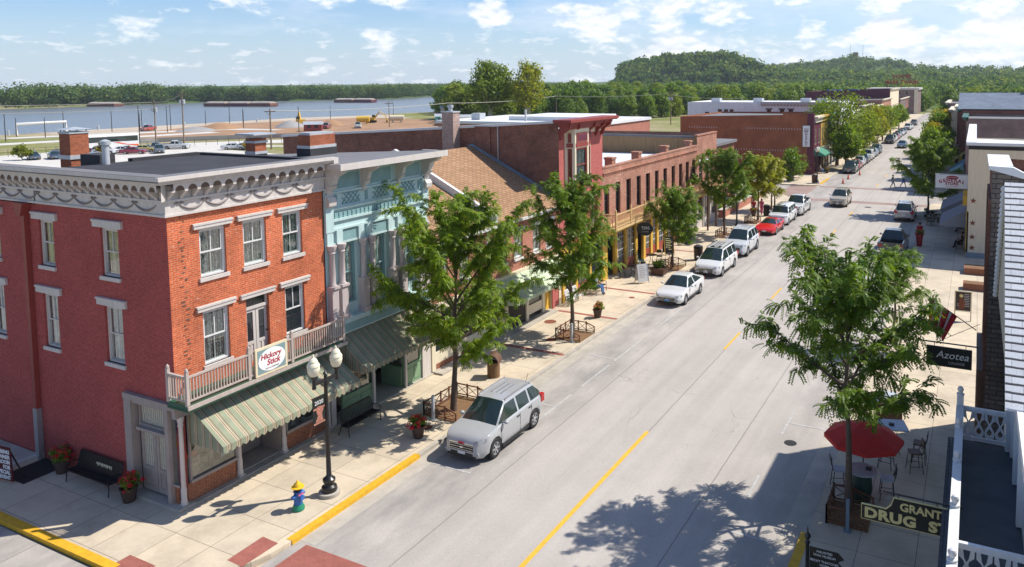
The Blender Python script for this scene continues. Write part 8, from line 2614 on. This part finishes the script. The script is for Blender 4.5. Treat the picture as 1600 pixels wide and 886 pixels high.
cafe_table('dark cafe table beside the easel board', -21.7, 49.6, 0.42, 0.74, 'wood_dark')
cafe_table('dark cafe table beside the turquoise chair', -21.9, 53.6, 0.4, 0.74, 'wood_dark')
chair('dark metal chair left of the cafe table by the easel board', -22.2, 48.9, 2.2)
chair('dark metal chair right of the cafe table by the easel board', -21.3, 50.4, 0.2)
chair('turquoise chair in front of the yellow shop', -22.3, 52.6, 2.0, 'turquoise', 'turquoise')
chair('dark metal chair by the table next to the turquoise chair', -21.6, 54.5, 0.4)
chair('dark metal chair under the small round tree', -21.2, 55.6, 1.2)
s = thing('oval_shop_sign', 'dark hanging oval sign with pale letters under the yellow balcony', 'sign', (-21.9, 52.3, 2.95), 0.35)
MB().prism([(0.62 * math.cos(t * PI / 14), 0.50 * math.sin(t * PI / 14)) for t in range(28)], 'y', -0.03, 0.03).obj('board', 'sign_black', s)
text('TERS', 0.30, (0.05, -0.036, 0.06), s, 'letter_white', sx=0.95)
text('LOUNGE', 0.13, (0.02, -0.036, -0.2), s, 'letter_grey')
MB().bar((-0.5, 0, 0.62), (0.5, 0, 0.62), 0.04).bar((-0.3, 0, 0.45), (-0.3, 0, 0.64), 0.02).bar((0.3, 0, 0.45), (0.3, 0, 0.64), 0.02).obj('bracket', 'black_metal', s)
w_ = thing('low_brick_wall', 'long low brick wall edging the side lot beside the pavement', 'wall', (-22.95, 82.5, 0))
MB().box(-0.25, 0.25, -7.6, 7.6, -0.1, 0.75).obj('wall', 'brick_pink', w_)
MB().box(-0.3, 0.3, -7.65, 7.65, 0.75, 0.83).obj('coping', 'concrete_pale', w_)
rg = np.random.default_rng(18)
h_ = thing('wall_hedge', 'low green hedge growing behind the low brick lot wall', 'hedge', (-23.7, 82.5, 0))
meshobj('foliage', leafmesh('foliage', crown_quads(rg, [(rg.uniform(-.3, .3), rg.uniform(-7, 7), rg.uniform(.5, 1.0), .34) for _ in range(46)], 70, 0.07), 'leaf_shrub'), h_)
for i, (x, y) in enumerate(((-15.9, 107.6), (-15.95, 112.6), (-15.1, 118.0))):
    if i == 0:
        cone0 = t = thing('traffic_cone', 'orange traffic cone nearest the second crossing', 'traffic cone', (x, y, -0.13), 0, 'traffic cones')
        MB().box(-0.2, 0.2, -0.2, 0.2, 0, 0.04).obj('base', 'rubber', t)
        MB().lathe([(0.15, 0.04), (0.03, 0.75), (0.025, 0.76)], (0, 0, 0), 14).obj('cone', 'cone_orange', t, smooth=40)
    else: dup(cone0, (x, y, -0.13), 0, ('', 'middle orange traffic cone of the three', 'orange traffic cone right beside the black SUV')[i])

# ------------------------------------------------------------------ right pavement: bar tables, umbrella, direction post
t = thing('barrel_table', 'dark green barrel with round pale top under the red umbrella', 'table', (-3.05, 25.95, 0), 0, 'tables')
MB().lathe([(0.27, 0), (0.32, 0.3), (0.335, 0.5), (0.32, 0.7), (0.28, 1.0)], (0, 0, 0), 20).obj('barrel', 'oak_barrel', t, smooth=50)
MB().lathe([(0.49, 1.0), (0.50, 1.01), (0.50, 1.04), (0.48, 1.05)], (0, 0, 0), 26).obj('table_top', 'table_pale', t)
s = thing('ashtray', 'small black tray on the pale barrel top', 'ashtray', (-2.85, 26.0, 1.052))
MB().box(-0.09, 0.09, -0.07, 0.07, 0, 0.07).obj('tray', 'plastic_black', s)
u = thing('patio_umbrella', 'open dark red umbrella rising behind the barrel table', 'umbrella', (-3.12, 26.75, 0))
MB().tube([(0, 0, 0.0), (0, 0, 2.35)], 0.022, 8).obj('pole', 'wood_brown', u)
cn_ = MB()
n = 8
ring_ = [(1.3 * math.cos(2 * PI * k / n + 0.2), 1.3 * math.sin(2 * PI * k / n + 0.2), 1.80) for k in range(n)]
mid_ = [(0.72 * math.cos(2 * PI * k / n + 0.2), 0.72 * math.sin(2 * PI * k / n + 0.2), 2.10) for k in range(n)]
apx = (0, 0, 2.34)
cn_.add(ring_ + mid_ + [apx], [(k, (k + 1) % n, n + (k + 1) % n, n + k) for k in range(n)] + [(n + k, n + (k + 1) % n, 2 * n) for k in range(n)])
cn_.add(ring_ + [(x * 0.995, y * 0.995, z - 0.13) for x, y, z in ring_], [(k, (k + 1) % n, n + (k + 1) % n, n + k) for k in range(n)])
cn_.obj('canopy', 'umbrella_red', u)
rb = MB()
for k in range(n): rb.bar(ring_[k], (0, 0, 2.3), 0.012).bar(mid_[k], (0, 0, 1.75), 0.01)
rb.lathe([(0.03, 2.34), (0.02, 2.42), (0.005, 2.46)], (0, 0, 0), 8)
rb.obj('ribs', 'wood_dark', u)
chair('tall dark bar stool left of the barrel table', -3.85, 26.3, 1.9, 'black_metal', 'table_pale', 0.72, 'bar_stool', 'bar stools')
chair('tall dark bar stool right of the barrel table', -2.3, 26.35, -1.4, 'black_metal', 'table_pale', 0.72, 'bar_stool', 'bar stools')
chair('tall dark bar stool behind the umbrella pole', -2.55, 28.6, 3.0, 'black_metal', 'table_pale', 0.72, 'bar_stool', 'bar stools')
chair('tall brown seated stool at the right of the umbrella', -1.6, 28.7, -1.2, 'black_metal', 'wood_brown', 0.72, 'bar_stool', 'bar stools')
chair('second brown seated stool beside the square table', -1.5, 29.5, -1.6, 'black_metal', 'wood_brown', 0.72, 'bar_stool', 'bar stools')
t = cafe_table('square pale topped bar table behind the red umbrella', -2.45, 29.9, 0.48, 1.05, 'table_pale', square=True)
s = thing('ashtray', 'small black tray on the square pale table', 'ashtray', (-2.5, 29.85, 1.052))
MB().box(-0.09, 0.09, -0.07, 0.07, 0, 0.07).obj('tray', 'plastic_black', s)
t = thing('rubbish_cabinet', 'dark brown box cabinet with rounded pale top beyond the square table', 'cabinet', (-2.85, 32.6, 0), 0.15)
MB().box(-0.5, 0.5, -0.32, 0.32, 0, 0.95).obj('cabinet', 'wood_brown', t)
MB().box(-0.05, 0.05, -0.335, -0.32, 0.45, 0.72).obj('label', 'letter_white', t)
MB().lathe([(0.62, 0.95), (0.64, 0.97), (0.6, 1.03), (0.2, 1.05)], (0, 0, 0), 18).obj('lid', 'table_pale', t)
t = thing('direction_post', 'black finger post with white lettering and finial at the right kerb', 'sign post', (-3.62, 19.6, 0))
MB().lathe([(0.12, 0), (0.1, 0.2), (0.05, 0.25), (0.05, 1.9), (0.075, 1.94), (0.05, 1.98), (0.035, 2.02), (0.085, 2.08), (0.085, 2.13), (0.03, 2.2), (0.02, 2.3), (0.005, 2.36)], (0, 0, 0), 12).obj('post', 'black_metal', t, smooth=40)
for k, (l1, l2) in enumerate((('HAUNTED', 'WAX MUSEUM'), ('BECKY THATCHER', 'HOME'), ("AUNT POLLY'S", 'GIFTS'), ('CAVE', 'TOURS'))):
    z = 1.72 - k * 0.255
    f_ = MB().prism([(0.06, z - 0.12), (0.78, z - 0.12), (0.92, z - 0.02), (0.78, z + 0.12), (0.06, z + 0.12)], 'y', -0.018, 0.018).obj('finger', 'sign_black', t)
    text(l1, 0.085, (0.44, -0.024, z + 0.045), f_, 'letter_white', depth=0.006)
    text(l2, 0.085, (0.44, -0.024, z - 0.055), f_, 'letter_white', depth=0.006)
for i, (x, y) in enumerate(((-3.4, 79.3), (-2.9, 81.6), (-3.6, 83.2))):
    cafe_table(('dark cafe table nearest the red shirted man', 'middle dark cafe table under the right street tree', 'far dark cafe table under the right street tree')[i], x, y, 0.42, 0.74, 'wood_dark')
    for k, a in enumerate((0.3, 2.4, 4.3)):
        chair('black cafe chair at the tables under the wide right street tree', x + 0.68 * math.cos(a), y + 0.68 * math.sin(a), a - PI / 2, group='chairs under the right street tree')
t = flowerpot('tall dark red urn of red flowers on the right kerb', -3.95, 68.9, r=0.3, h=0.95, seed=21, pot='sign_red')
# ------------------------------------------------------------------ people
def person(label, x, y, rz, pose, top, bottom, hair='hair_brown', skin='skin', hat=None, z=0.0, h=1.70, shorts=False, seat=0.45, name='person', bag=None):
    """one skinned body from a joint skeleton (faces -y before turning), clothing as face materials, hair as a child"""
    k = h / 1.70
    if pose == 'sit':
        hp = seat + 0.09
        J = dict(pel=(0, 0.08, hp), che=(0, 0.12, hp + 0.36), nec=(0, 0.12, hp + 0.56), hed=(0, 0.09, hp + 0.72),
                 sl=(0.18, 0.12, hp + 0.50), el=(0.25, 0.02, hp + 0.24), wl=(0.14, -0.22, hp + 0.13), sr=(-0.18, 0.12, hp + 0.50), er=(-0.25, 0.02, hp + 0.24), wr=(-0.12, -0.22, hp + 0.13),
                 hl=(0.10, 0.05, hp - 0.01), kl=(0.13, -0.36, hp + 0.02), al=(0.13, -0.40, 0.09), tl=(0.13, -0.56, 0.04), hr=(-0.10, 0.05, hp - 0.01), kr=(-0.13, -0.38, hp + 0.02), ar=(-0.14, -0.46, 0.09), tr=(-0.15, -0.62, 0.04))
    else:
        s = 0.26 if pose == 'walk' else 0.04
        J = dict(pel=(0, 0, 0.93 * k), che=(0, 0, 1.25 * k), nec=(0, 0.0, 1.44 * k), hed=(0, -0.02, 1.58 * k),
                 sl=(0.18, 0, 1.40 * k), el=(0.24, s * 0.6, 1.12 * k), wl=(0.22, s * 0.1 - 0.08, 0.88 * k), sr=(-0.18, 0, 1.40 * k), er=(-0.24, -s * 0.3, 1.12 * k), wr=(-0.22, -s - 0.06, 0.92 * k),
                 hl=(0.09, 0, 0.90 * k), kl=(0.10, -s * 0.8, 0.50 * k), al=(0.10, -s * 1.1, 0.08), tl=(0.10, -s * 1.1 - 0.15, 0.03), hr=(-0.09, 0, 0.90 * k), kr=(-0.10, s * 0.35, 0.49 * k), ar=(-0.10, s * 1.35, 0.11), tr=(-0.10, s * 1.35 - 0.13, 0.03))
    names = list(J)
    rad = dict(pel=.15, che=.165, nec=.06, hed=.10, sl=.065, el=.046, wl=.036, sr=.065, er=.046, wr=.036, hl=.095, kl=.066, al=.045, tl=.04, hr=.095, kr=.066, ar=.045, tr=.04)
    E = [('pel', 'che'), ('che', 'nec'), ('nec', 'hed'), ('che', 'sl'), ('sl', 'el'), ('el', 'wl'), ('che', 'sr'), ('sr', 'er'), ('er', 'wr'), ('pel', 'hl'), ('hl', 'kl'), ('kl', 'al'), ('al', 'tl'), ('pel', 'hr'), ('hr', 'kr'), ('kr', 'ar'), ('ar', 'tr')]
    # hands: short finger chains
    V = [J[n] for n in names]
    Rr = [rad[n] * (1.18 if n not in ('hed', 'nec', 'wl', 'wr') else 1.0) for n in names]
    EE = [(names.index(a), names.index(b)) for a, b in E]
    for wn, sg in (('wl', 1), ('wr', -1)):
        w = Vector(J[wn]); e = Vector(J['e' + wn[1]])
        d = (w - e).normalized()
        for f in range(4):
            o = len(V)
            off = Vector((0, 0.018 * (f - 1.5), 0)) if abs(d.z) > 0.5 else Vector((0.018 * (f - 1.5), 0, 0))
            V += [tuple(w + d * 0.08 + off), tuple(w + d * (0.16 - 0.01 * abs(f - 1)) + off * 1.1)]
            Rr += [0.012, 0.009]
            EE += [(names.index(wn), o), (o, o + 1)]
        o = len(V)
        V += [tuple(w + d * 0.05 + Vector((-sg * 0.03, -0.03, 0))), tuple(w + d * 0.09 + Vector((-sg * 0.035, -0.045, 0)))]
        Rr += [0.013, 0.010]
        EE += [(names.index(wn), o), (o, o + 1)]
    me = bpy.data.meshes.new('body')
    me.from_pydata(V, EE, [])
    o = bpy.data.objects.new('body', me)
    COL.objects.link(o)
    m = o.modifiers.new('skin', 'SKIN')
    sk = me.skin_vertices[0].data
    for i, r in enumerate(Rr):
        sk[i].radius = (r, r * (0.72 if names[i:i + 1] and names[min(i, len(names) - 1)] in ('che', 'pel') and i < len(names) else 1.0))
    sk[0].use_root = True
    sb = o.modifiers.new('sub', 'SUBSURF'); sb.levels = sb.render_levels = 1
    dg = bpy.context.evaluated_depsgraph_get()
    bm2 = bpy.data.meshes.new_from_object(o.evaluated_get(dg))
    bpy.data.objects.remove(o)
    segs = [(a, b) for a, b in E]
    mats = [skin, top, bottom, 'cloth_black']
    for q in mats: bm2.materials.append(M(q))
    def dist(p, a, b):
        ab = b - a; t = max(0, min(1, (p - a).dot(ab) / ab.length_squared))
        return (p - (a + ab * t)).length, t
    for f in bm2.polygons:
        c = f.center
        best, bt, bd = None, 0, 9
        for a, b in segs:
            dd, t_ = dist(c, Vector(J[a]), Vector(J[b]))
            dd -= rad[a] * 0.5
            if dd < bd: bd, best, bt = dd, (a, b), t_
        a, b = best
        mi = 0
        if (a, b) in (('pel', 'che'), ('che', 'sl'), ('che', 'sr')): mi = 1
        elif a == 'che': mi = 1 if bt < 0.75 else 0
        elif a in ('sl', 'sr'): mi = 1 if bt < 0.6 else 0
        elif a == 'pel' or a in ('hl', 'hr'): mi = 2
        elif a in ('kl', 'kr'): mi = (2 if bt < 0.15 else 0) if shorts else (2 if bt < 0.92 else 3)
        elif a in ('al', 'ar'): mi = 3
        f.material_index = mi
    bm2.shade_smooth()
    t = thing(name, label, 'person', (x, y, z), rz)
    meshobj('body', bm2, t)
    hd = Vector(J['hed'])
    MB().sphere((hd.x, hd.y + 0.0, hd.z + 0.015), 0.105, 12, 9, sz=1.22).sphere((hd.x, hd.y - 0.108, hd.z - 0.01), 0.02, 6, 5).sphere((hd.x + 0.104, hd.y + 0.01, hd.z), 0.025, 6, 5).sphere((hd.x - 0.104, hd.y + 0.01, hd.z), 0.025, 6, 5).obj('head', skin, t, smooth=60)
    MB().sphere((hd.x + 0.036, hd.y - 0.096, hd.z + 0.02), 0.013, 6, 4).sphere((hd.x - 0.036, hd.y - 0.096, hd.z + 0.02), 0.013, 6, 4).obj('eyes', 'black_matt', t)
    MB().sphere((hd.x, hd.y - 0.097, hd.z - 0.055), 0.022, 6, 4, sz=0.4).obj('mouth', 'sign_red', t)
    MB().sphere((hd.x, hd.y + 0.022, hd.z + 0.05), 0.115, 12, 8, sz=1.0).obj('hair', hair, t, smooth=60)
    if hat: MB().lathe([(0.2, 0.09), (0.2, 0.1), (0.11, 0.11), (0.1, 0.2), (0.05, 0.22)], (hd.x, hd.y, hd.z), 14).obj('hat', hat, t, smooth=40)
    if bag: MB().box(-0.33, -0.2, -0.12, 0.12, 0.55, 0.85).obj('bag', bag, t)
    return t


person('person in white hat and blue jeans leaning back on the dark bench', -22.05, 44.5, EAST, 'sit', 'cloth_grey', 'cloth_denim', hat='cloth_white')
person('person in red top and blue trousers walking away by the red sports car', -20.3, 77.6, S_ + 0.1, 'walk', 'cloth_red', 'cloth_blue', h=1.68)
person('person in pink top walking beside the one in red', -19.7, 78.5, S_, 'walk', 'cloth_pink', 'cloth_pink', h=1.62)
person('person in green top and pale shorts crossing the street', -9.4, 105.6, EAST + 0.2, 'walk', 'cloth_teal', 'cloth_grey', skin='skin', shorts=True, z=-0.13, h=1.72)
person('person in white top and dark shorts crossing the street', -8.3, 107.4, EAST, 'walk', 'cloth_white', 'cloth_black', shorts=True, skin='skin_dark', z=-0.13, bag='cloth_blue')
person('person in red shirt standing behind the urn of red flowers', -4.0, 70.1, S_, 'stand', 'cloth_red', 'cloth_black', h=1.78)
person('person in dark clothes sitting under the right awning', -0.85, 69.4, WEST, 'sit', 'cloth_black', 'cloth_black')
person('person in red top sitting farther along the right shop front', -0.85, 76.8, WEST, 'sit', 'cloth_red', 'cloth_black')
person('person in blue jeans sitting on the depot corner bench', -20.5, 117.0, EAST, 'sit', 'cloth_grey', 'cloth_denim')
person('person in pale top standing under the depot awning', -20.4, 120.5, EAST, 'stand', 'cloth_white', 'cloth_grey')
person('person in dark clothes far away in the street', -11.0, 212, 0.4, 'walk', 'cloth_black', 'cloth_black', z=-0.13)
# ------------------------------------------------------------------ riverside and far distance
def mast(lab, x, y, h, grp='dark posts along the river', r=0.12, m='wood_dark', arms=0, tr=False, name='river_post', cat='post'):
    t = thing(name, lab, cat, (x, y, ground_z(x, y)), 0.4, grp)
    MB().tube([(0, 0, 0), (0, 0, h + 0.2)], [r, r * 0.7], 7).obj('pole', m, t)
    for k in range(arms):
        MB().box(-1.3, 1.3, -0.07, 0.07, h - 0.5 - k * 0.9, h - 0.32 - k * 0.9).bar((-0.9, 0, h - 0.5 - k * 0.9), (0, 0, h - 1.2 - k * 0.9), 0.06).obj('crossarm', m, t)
    if tr: MB().lathe([(0.3, 0), (0.3, 0.9), (0.1, 1.0)], (0.4, 0, h - 2.6), 10).lathe([(0.3, 0), (0.3, 0.9), (0.1, 1.0)], (-0.4, 0, h - 2.6), 10).obj('transformer', 'galv', t)
    return t


UP = 'wooden utility poles'
mast('tall wooden utility pole above the coach, left of the taller one', -177.9, 118.3, 10.2, UP, 0.17, 'wood_pole', 1, True, 'utility_pole', 'utility pole')
mast('tallest wooden utility pole with grey transformers', -167.5, 118.3, 12.2, UP, 0.18, 'wood_pole', 1, True, 'utility_pole', 'utility pole')
mast('wooden utility pole with wide crossarm rising over the aqua building roof', -135.8, 116.2, 8.6, UP, 0.2, 'wood_pole', 1, False, 'utility_pole', 'utility pole')
mast('utility pole with transformers behind the long brick block', -88, 232, 10.5, UP, 0.17, 'wood_pole', 2, True, 'utility_pole', 'utility pole')
mast('utility pole on the grass beyond the warehouse', -128, 228, 9.5, UP, 0.15, 'wood_pole', 1, False, 'utility_pole', 'utility pole')
mast('dark pole on the grass bank beside the white painted block', -64, 232, 9, UP, 0.13, 'wood_dark', 0, False, 'utility_pole', 'utility pole')
mast('pole by the brown machines of the works site', -168, 190, 8, UP, 0.14, 'wood_pole', 1, False, 'utility_pole', 'utility pole')
for x, y, h in ((-174.7, 159.4, 7.4), (-190.4, 122.3, 8.6), (-232.7, 141.1, 6.4), (-244.2, 133.8, 6.3), (-219.7, 106.4, 6.8), (-224, 154, 7.6), (-221.2, 172.9, 6.8), (-207.1, 166.9, 5.5), (-223.8, 255.8, 5.8), (-230, 148, 5), (-226, 119, 5.2), (-232, 150, 6.5), (-214, 146, 7.5), (-238, 118, 5), (-240, 178, 4.8), (-236, 190, 5), (-228, 224, 5)):
    mast('slim dark post standing along the river bank', x, y, h)
def wire(lab, pts, r=0.05, sag=0.6):
    m = MB()
    for a, b in zip(pts, pts[1:]):
        m.tube([tuple(Vector(a).lerp(Vector(b), t / 8) - Vector((0, 0, sag * 4 * (t / 8) * (1 - t / 8)))) for t in range(9)], r, 4)
    o = m.obj('overhead_wire', 'wire_grey')
    tag(o, lab, 'wire', 'overhead wires')
wire('upper overhead wire running from the tallest pole out to the left', [(-167.5, 118.3, 11.7), (-177.9, 118.3, 9.7), (-215, 70, 10.4)])
wire('lower overhead wire running from the tallest pole out to the left', [(-167.3, 118.3, 9.6), (-178, 118.1, 8.0), (-216, 68, 8.6)])
wire('overhead wire crossing before the sycamores to the transformer pole', [(-135.8, 116.2, 8.2), (-122, 160, 8.6), (-128, 228, 9.0), (-88, 232, 9.8)], 0.06)
wire('overhead wire behind the oriel building roof', [(-88, 232, 9.4), (-64, 232, 8.5)], 0.05)
t = thing('pipe_gantry', 'white pipe gantry standing at the water edge', 'gantry', (-244.5, 128, -0.3))
MB().tube([(-0.5, -6.5, 0), (-0.5, -6.5, 3.2), (0.3, 6.5, 3.3), (0.3, 6.5, 0)], 0.42, 10).obj('pipe', 'paint_white_worn', t, smooth=60)
for x, y in ((-246, 120), (-246, 145), (-243, 158), (-240, 170), (-236, 196)):
    t = thing('mooring_post', 'short pale mooring post at the river edge', 'mooring post', (x, y, -0.4), 0, 'mooring posts')
    MB().lathe([(0.3, 0), (0.3, 1.5), (0.2, 1.6)], (0, 0, 0), 8).obj('post', 'galv', t)
for (x0, y0, x1, y1, h, lab, m2) in ((-646, 376, -620, 383, 3.2, 'short rusty barge moored against the far left bank', 'barge_deck'), (-540, 403, -482, 417, 3.4, 'long string of dark red barges with pale covers in mid river', 'barge_deck'), (-516, 515, -479, 523, 3.4, 'distant rusty barge string nearest the far trees', 'barge_deck')):
    L = math.hypot(x1 - x0, y1 - y0)
    t = thing('barge', lab, 'barge', ((x0 + x1) / 2, (y0 + y1) / 2, -3.7), math.atan2(y1 - y0, x1 - x0), 'river barges')
    n = max(1, round(L / 20))
    for i in range(n):
        a = -L / 2 + L * i / n + 0.3
        b = -L / 2 + L * (i + 1) / n - 0.3
        MB().prism([(a, 0.6), (a + 1.5, 0), (b - 1.5, 0), (b, 0.6), (b, h * 0.75), (a, h * 0.75)], 'y', -5, 5).obj('hull', ('barge_rust', 'paint_maroon', 'barge_rust')[i % 3], t)
        MB().prism([(-4.2, h * 0.75), (4.2, h * 0.75), (3.8, h * 0.95), (0, h * 1.15), (-3.8, h * 0.95)], 'x', a + 1, b - 1).obj('cargo_cover', m2, t)
t = thing('retaining_wall', 'long low grey concrete wall beside the riverfront street', 'wall')
q = MB()
pw = [(-183, 103), (-180, 120), (-168, 136), (-150, 154), (-128, 172)]
for a, b in zip(pw, pw[1:]): q.bar((*a, 0.35), (*b, 0.35), 0.3, 1.1)
q.obj('wall', 'gravel_grey', t)
t = thing('site_fence', 'thin dark wire fence along the car park edge', 'fence')
q = MB()
pf = [(-172, 72), (-171, 90), (-168, 104), (-158, 120), (-146, 134), (-126, 150)]
for a, b in zip(pf, pf[1:]):
    q.bar((*a, 1.2), (*b, 1.2), 0.04).bar((*a, 0.7), (*b, 0.7), 0.03)
    for k in range(8):
        x, y = a[0] + (b[0] - a[0]) * k / 8, a[1] + (b[1] - a[1]) * k / 8
        q.bar((x, y, -0.2), (x, y, 1.3), 0.06)
q.obj('rails', 'black_matt', t)
def digger(lab, x, y, rz, s=1.0, tank=False):
    t = thing('excavator', lab, 'excavator', (x, y, -0.2), rz, 'machines on the works site')
    for k in (-1, 1): MB().prism([(-1.6, 0.1), (1.6, 0.1), (1.9, 0.5), (1.6, 0.9), (-1.6, 0.9), (-1.9, 0.5)], 'y', k * 1.2 - 0.3, k * 1.2 + 0.3).obj('track', 'rubber', t)
    MB().box(-1.9, 1.2, -1.2, 1.2, 1.0, 2.1).obj('engine_body', 'tank_yellow', t)
    MB().box(0.1, 1.3, 0.2, 1.2, 2.1, 3.1).obj('cab', 'car_glass', t)
    MB().tube([(1.2, -0.3, 1.8), (3.2, -0.3, 4.4), (5.4, -0.3, 3.0)], [0.3, 0.25, 0.18], 6).tube([(5.4, -0.3, 3.0), (5.9, -0.3, 1.0)], 0.16, 6).prism([(5.5, 0.2), (6.4, 0.2), (6.2, 1.1), (5.7, 1.1)], 'y', -0.8, 0.2).obj('arm', 'tank_yellow', t)
    t.scale = (s, s, s)
digger('yellow excavator standing by the grey gravel heap', -203, 186, 2.6)
digger('second yellow excavator near the tanks', -192, 208, 0.6, 0.9)
digger('small yellow loader behind the shrub of the car park', -172.5, 106, 1.0, 0.6)
def heap(lab, x, y, r, h, m):
    t = thing('spoil_heap', lab, 'heap', (x, y, -0.25), 0, 'heaps on the works site')
    rr = random.Random(int(x * 7 + y))
    MB().lathe([(r, 0), (r * 0.75, h * 0.4), (r * 0.4, h * 0.8), (r * 0.1, h)], (0, 0, 0), 12).obj('heap', m, t, smooth=60)
heap('grey gravel heap at the works site', -199, 178, 5, 2.2, 'gravel_grey')
heap('long brown earth heap near the water', -214, 164, 7, 2.0, 'dirt')
heap('pale gravel heap by the riverside path', -211, 153, 6, 1.4, 'gravel_grey')
heap('rust brown heap left of the machines', -193, 190, 4, 2.0, 'dirt')
for x, y, rz, c, lab in ((-174, 182.3, 0.8, WHT, 'white truck on the works site'), (-181, 176, 0.6, (0.3, 0.05, 0.04), 'dark red pickup on the works site'), (-160, 205, 0.9, (0.25, 0.3, 0.28), 'grey pickup near the site office'), (-226, 148, 0.4, (0.4, 0.08, 0.06), 'red truck at the riverside path')):
    dup(ram, (x, y, -0.2), rz, lab, 'vehicles on the works site', color=c)
for x, y, L, m, lab in ((-188.5, 200, 4.2, 'tank_yellow', 'yellow cylindrical tank on the works site'), (-184, 212, 5, 'paint_cream', 'cream cylindrical tank on the works site')):
    t = thing('storage_tank', lab, 'tank', (x, y, 0), 0.6, 'tanks on the works site')
    MB().tube([(-L / 2, 0, 1.5), (L / 2, 0, 1.5)], 1.0, 14).box(-L / 3, -L / 4, -0.8, 0.8, -0.2, 0.6).box(L / 4, L / 3, -0.8, 0.8, -0.2, 0.6).obj('vessel', m, t, smooth=40)
for x, y, w, d, h, m, lab in ((-178, 236, 8, 5, 4.5, 'paint_white_worn', 'white two level site office at the wood edge'), (-170, 222, 7, 4, 2.6, 'wood_brown', 'brown roofed shed at the wood edge'), (-152, 206, 12, 3, 2.6, 'stucco_beige', 'long beige trailer on the works site'), (-166, 214, 4, 3, 2.4, 'turquoise', 'green container on the works site'), (-176, 166, 5, 3, 2.0, 'paint_crimson', 'small red roofed shelter by the riverside path')):
    t = thing('site_hut', lab, 'hut', (x, y, -0.2), 0.7, 'huts on the works site')
    MB().box(-w / 2, w / 2, -d / 2, d / 2, 0, h).obj('walls', m, t)
    MB().prism([(-d / 2 - 0.3, h), (d / 2 + 0.3, h), (0, h + 0.9)], 'x', -w / 2 - 0.3, w / 2 + 0.3).obj('roof', 'shingle_dark' if 'brown' in lab else 'galv', t)
    MB().box(-w * 0.3, -w * 0.1, -d / 2 - 0.02, -d / 2, 1.0, 1.9).box(w * 0.1, w * 0.3, -d / 2 - 0.02, -d / 2, 1.0, 1.9).obj('window', 'far_glass', t)
x, y = -232, 1000
t = thing('hill_house', 'dark modern house on the wooded slope between the two hills', 'house', (x, y, ground_z(x, y) + 6), 0.2)
MB().box(-11, 11, -6, 6, -6, 8).obj('walls', 'paint_grey_blue', t)
MB().box(-12, 13, -7, 7, 8, 9).obj('roof', 'wood_dark', t)
MB().box(-9, 9, -6.05, -6, 3, 6).obj('window', 'far_glass', t)
for x, lab in ((-199, 'left slender mast on the far ridge'), (-178, 'right slender mast on the far ridge')):
    t = thing('radio_mast', lab, 'mast', (x, 1400, ground_z(x, 1400)), 0, 'radio masts')
    MB().tube([(0, 0, 0), (0, 0, 32)], [0.5, 0.25], 5).obj('mast', 'grey_metal', t)
t = thing('ridge_tower', 'stubby tan tower poking above the far ridge', 'tower', (-190, 1400, ground_z(-190, 1400)))
MB().box(-4, 4, -4, 4, 0, 17).box(-5, 5, -5, 5, 14, 15).obj('tower', 'stucco_tan', t)

# ------------------------------------------------------------------ the air: thin even haze round the whole scene
hm = bpy.data.materials.new('haze_air')
hm.use_nodes = True
hn = hm.node_tree
hn.nodes.clear()
ho = hn.nodes.new('ShaderNodeOutputMaterial')
hv = hn.nodes.new('ShaderNodeVolumePrincipled')
hv.inputs['Color'].default_value = (0.80, 0.90, 1.0, 1)
hv.inputs['Density'].default_value = 0.00011
hv.inputs['Anisotropy'].default_value = 0.2
hn.links.new(hv.outputs[0], ho.inputs['Volume'])
MATS['haze_air'] = hm
hz = MB().box(-1960, 1560, -360, 2560, -7.5, 92).obj('haze', 'haze_air')
tag(hz, kind='stuff')
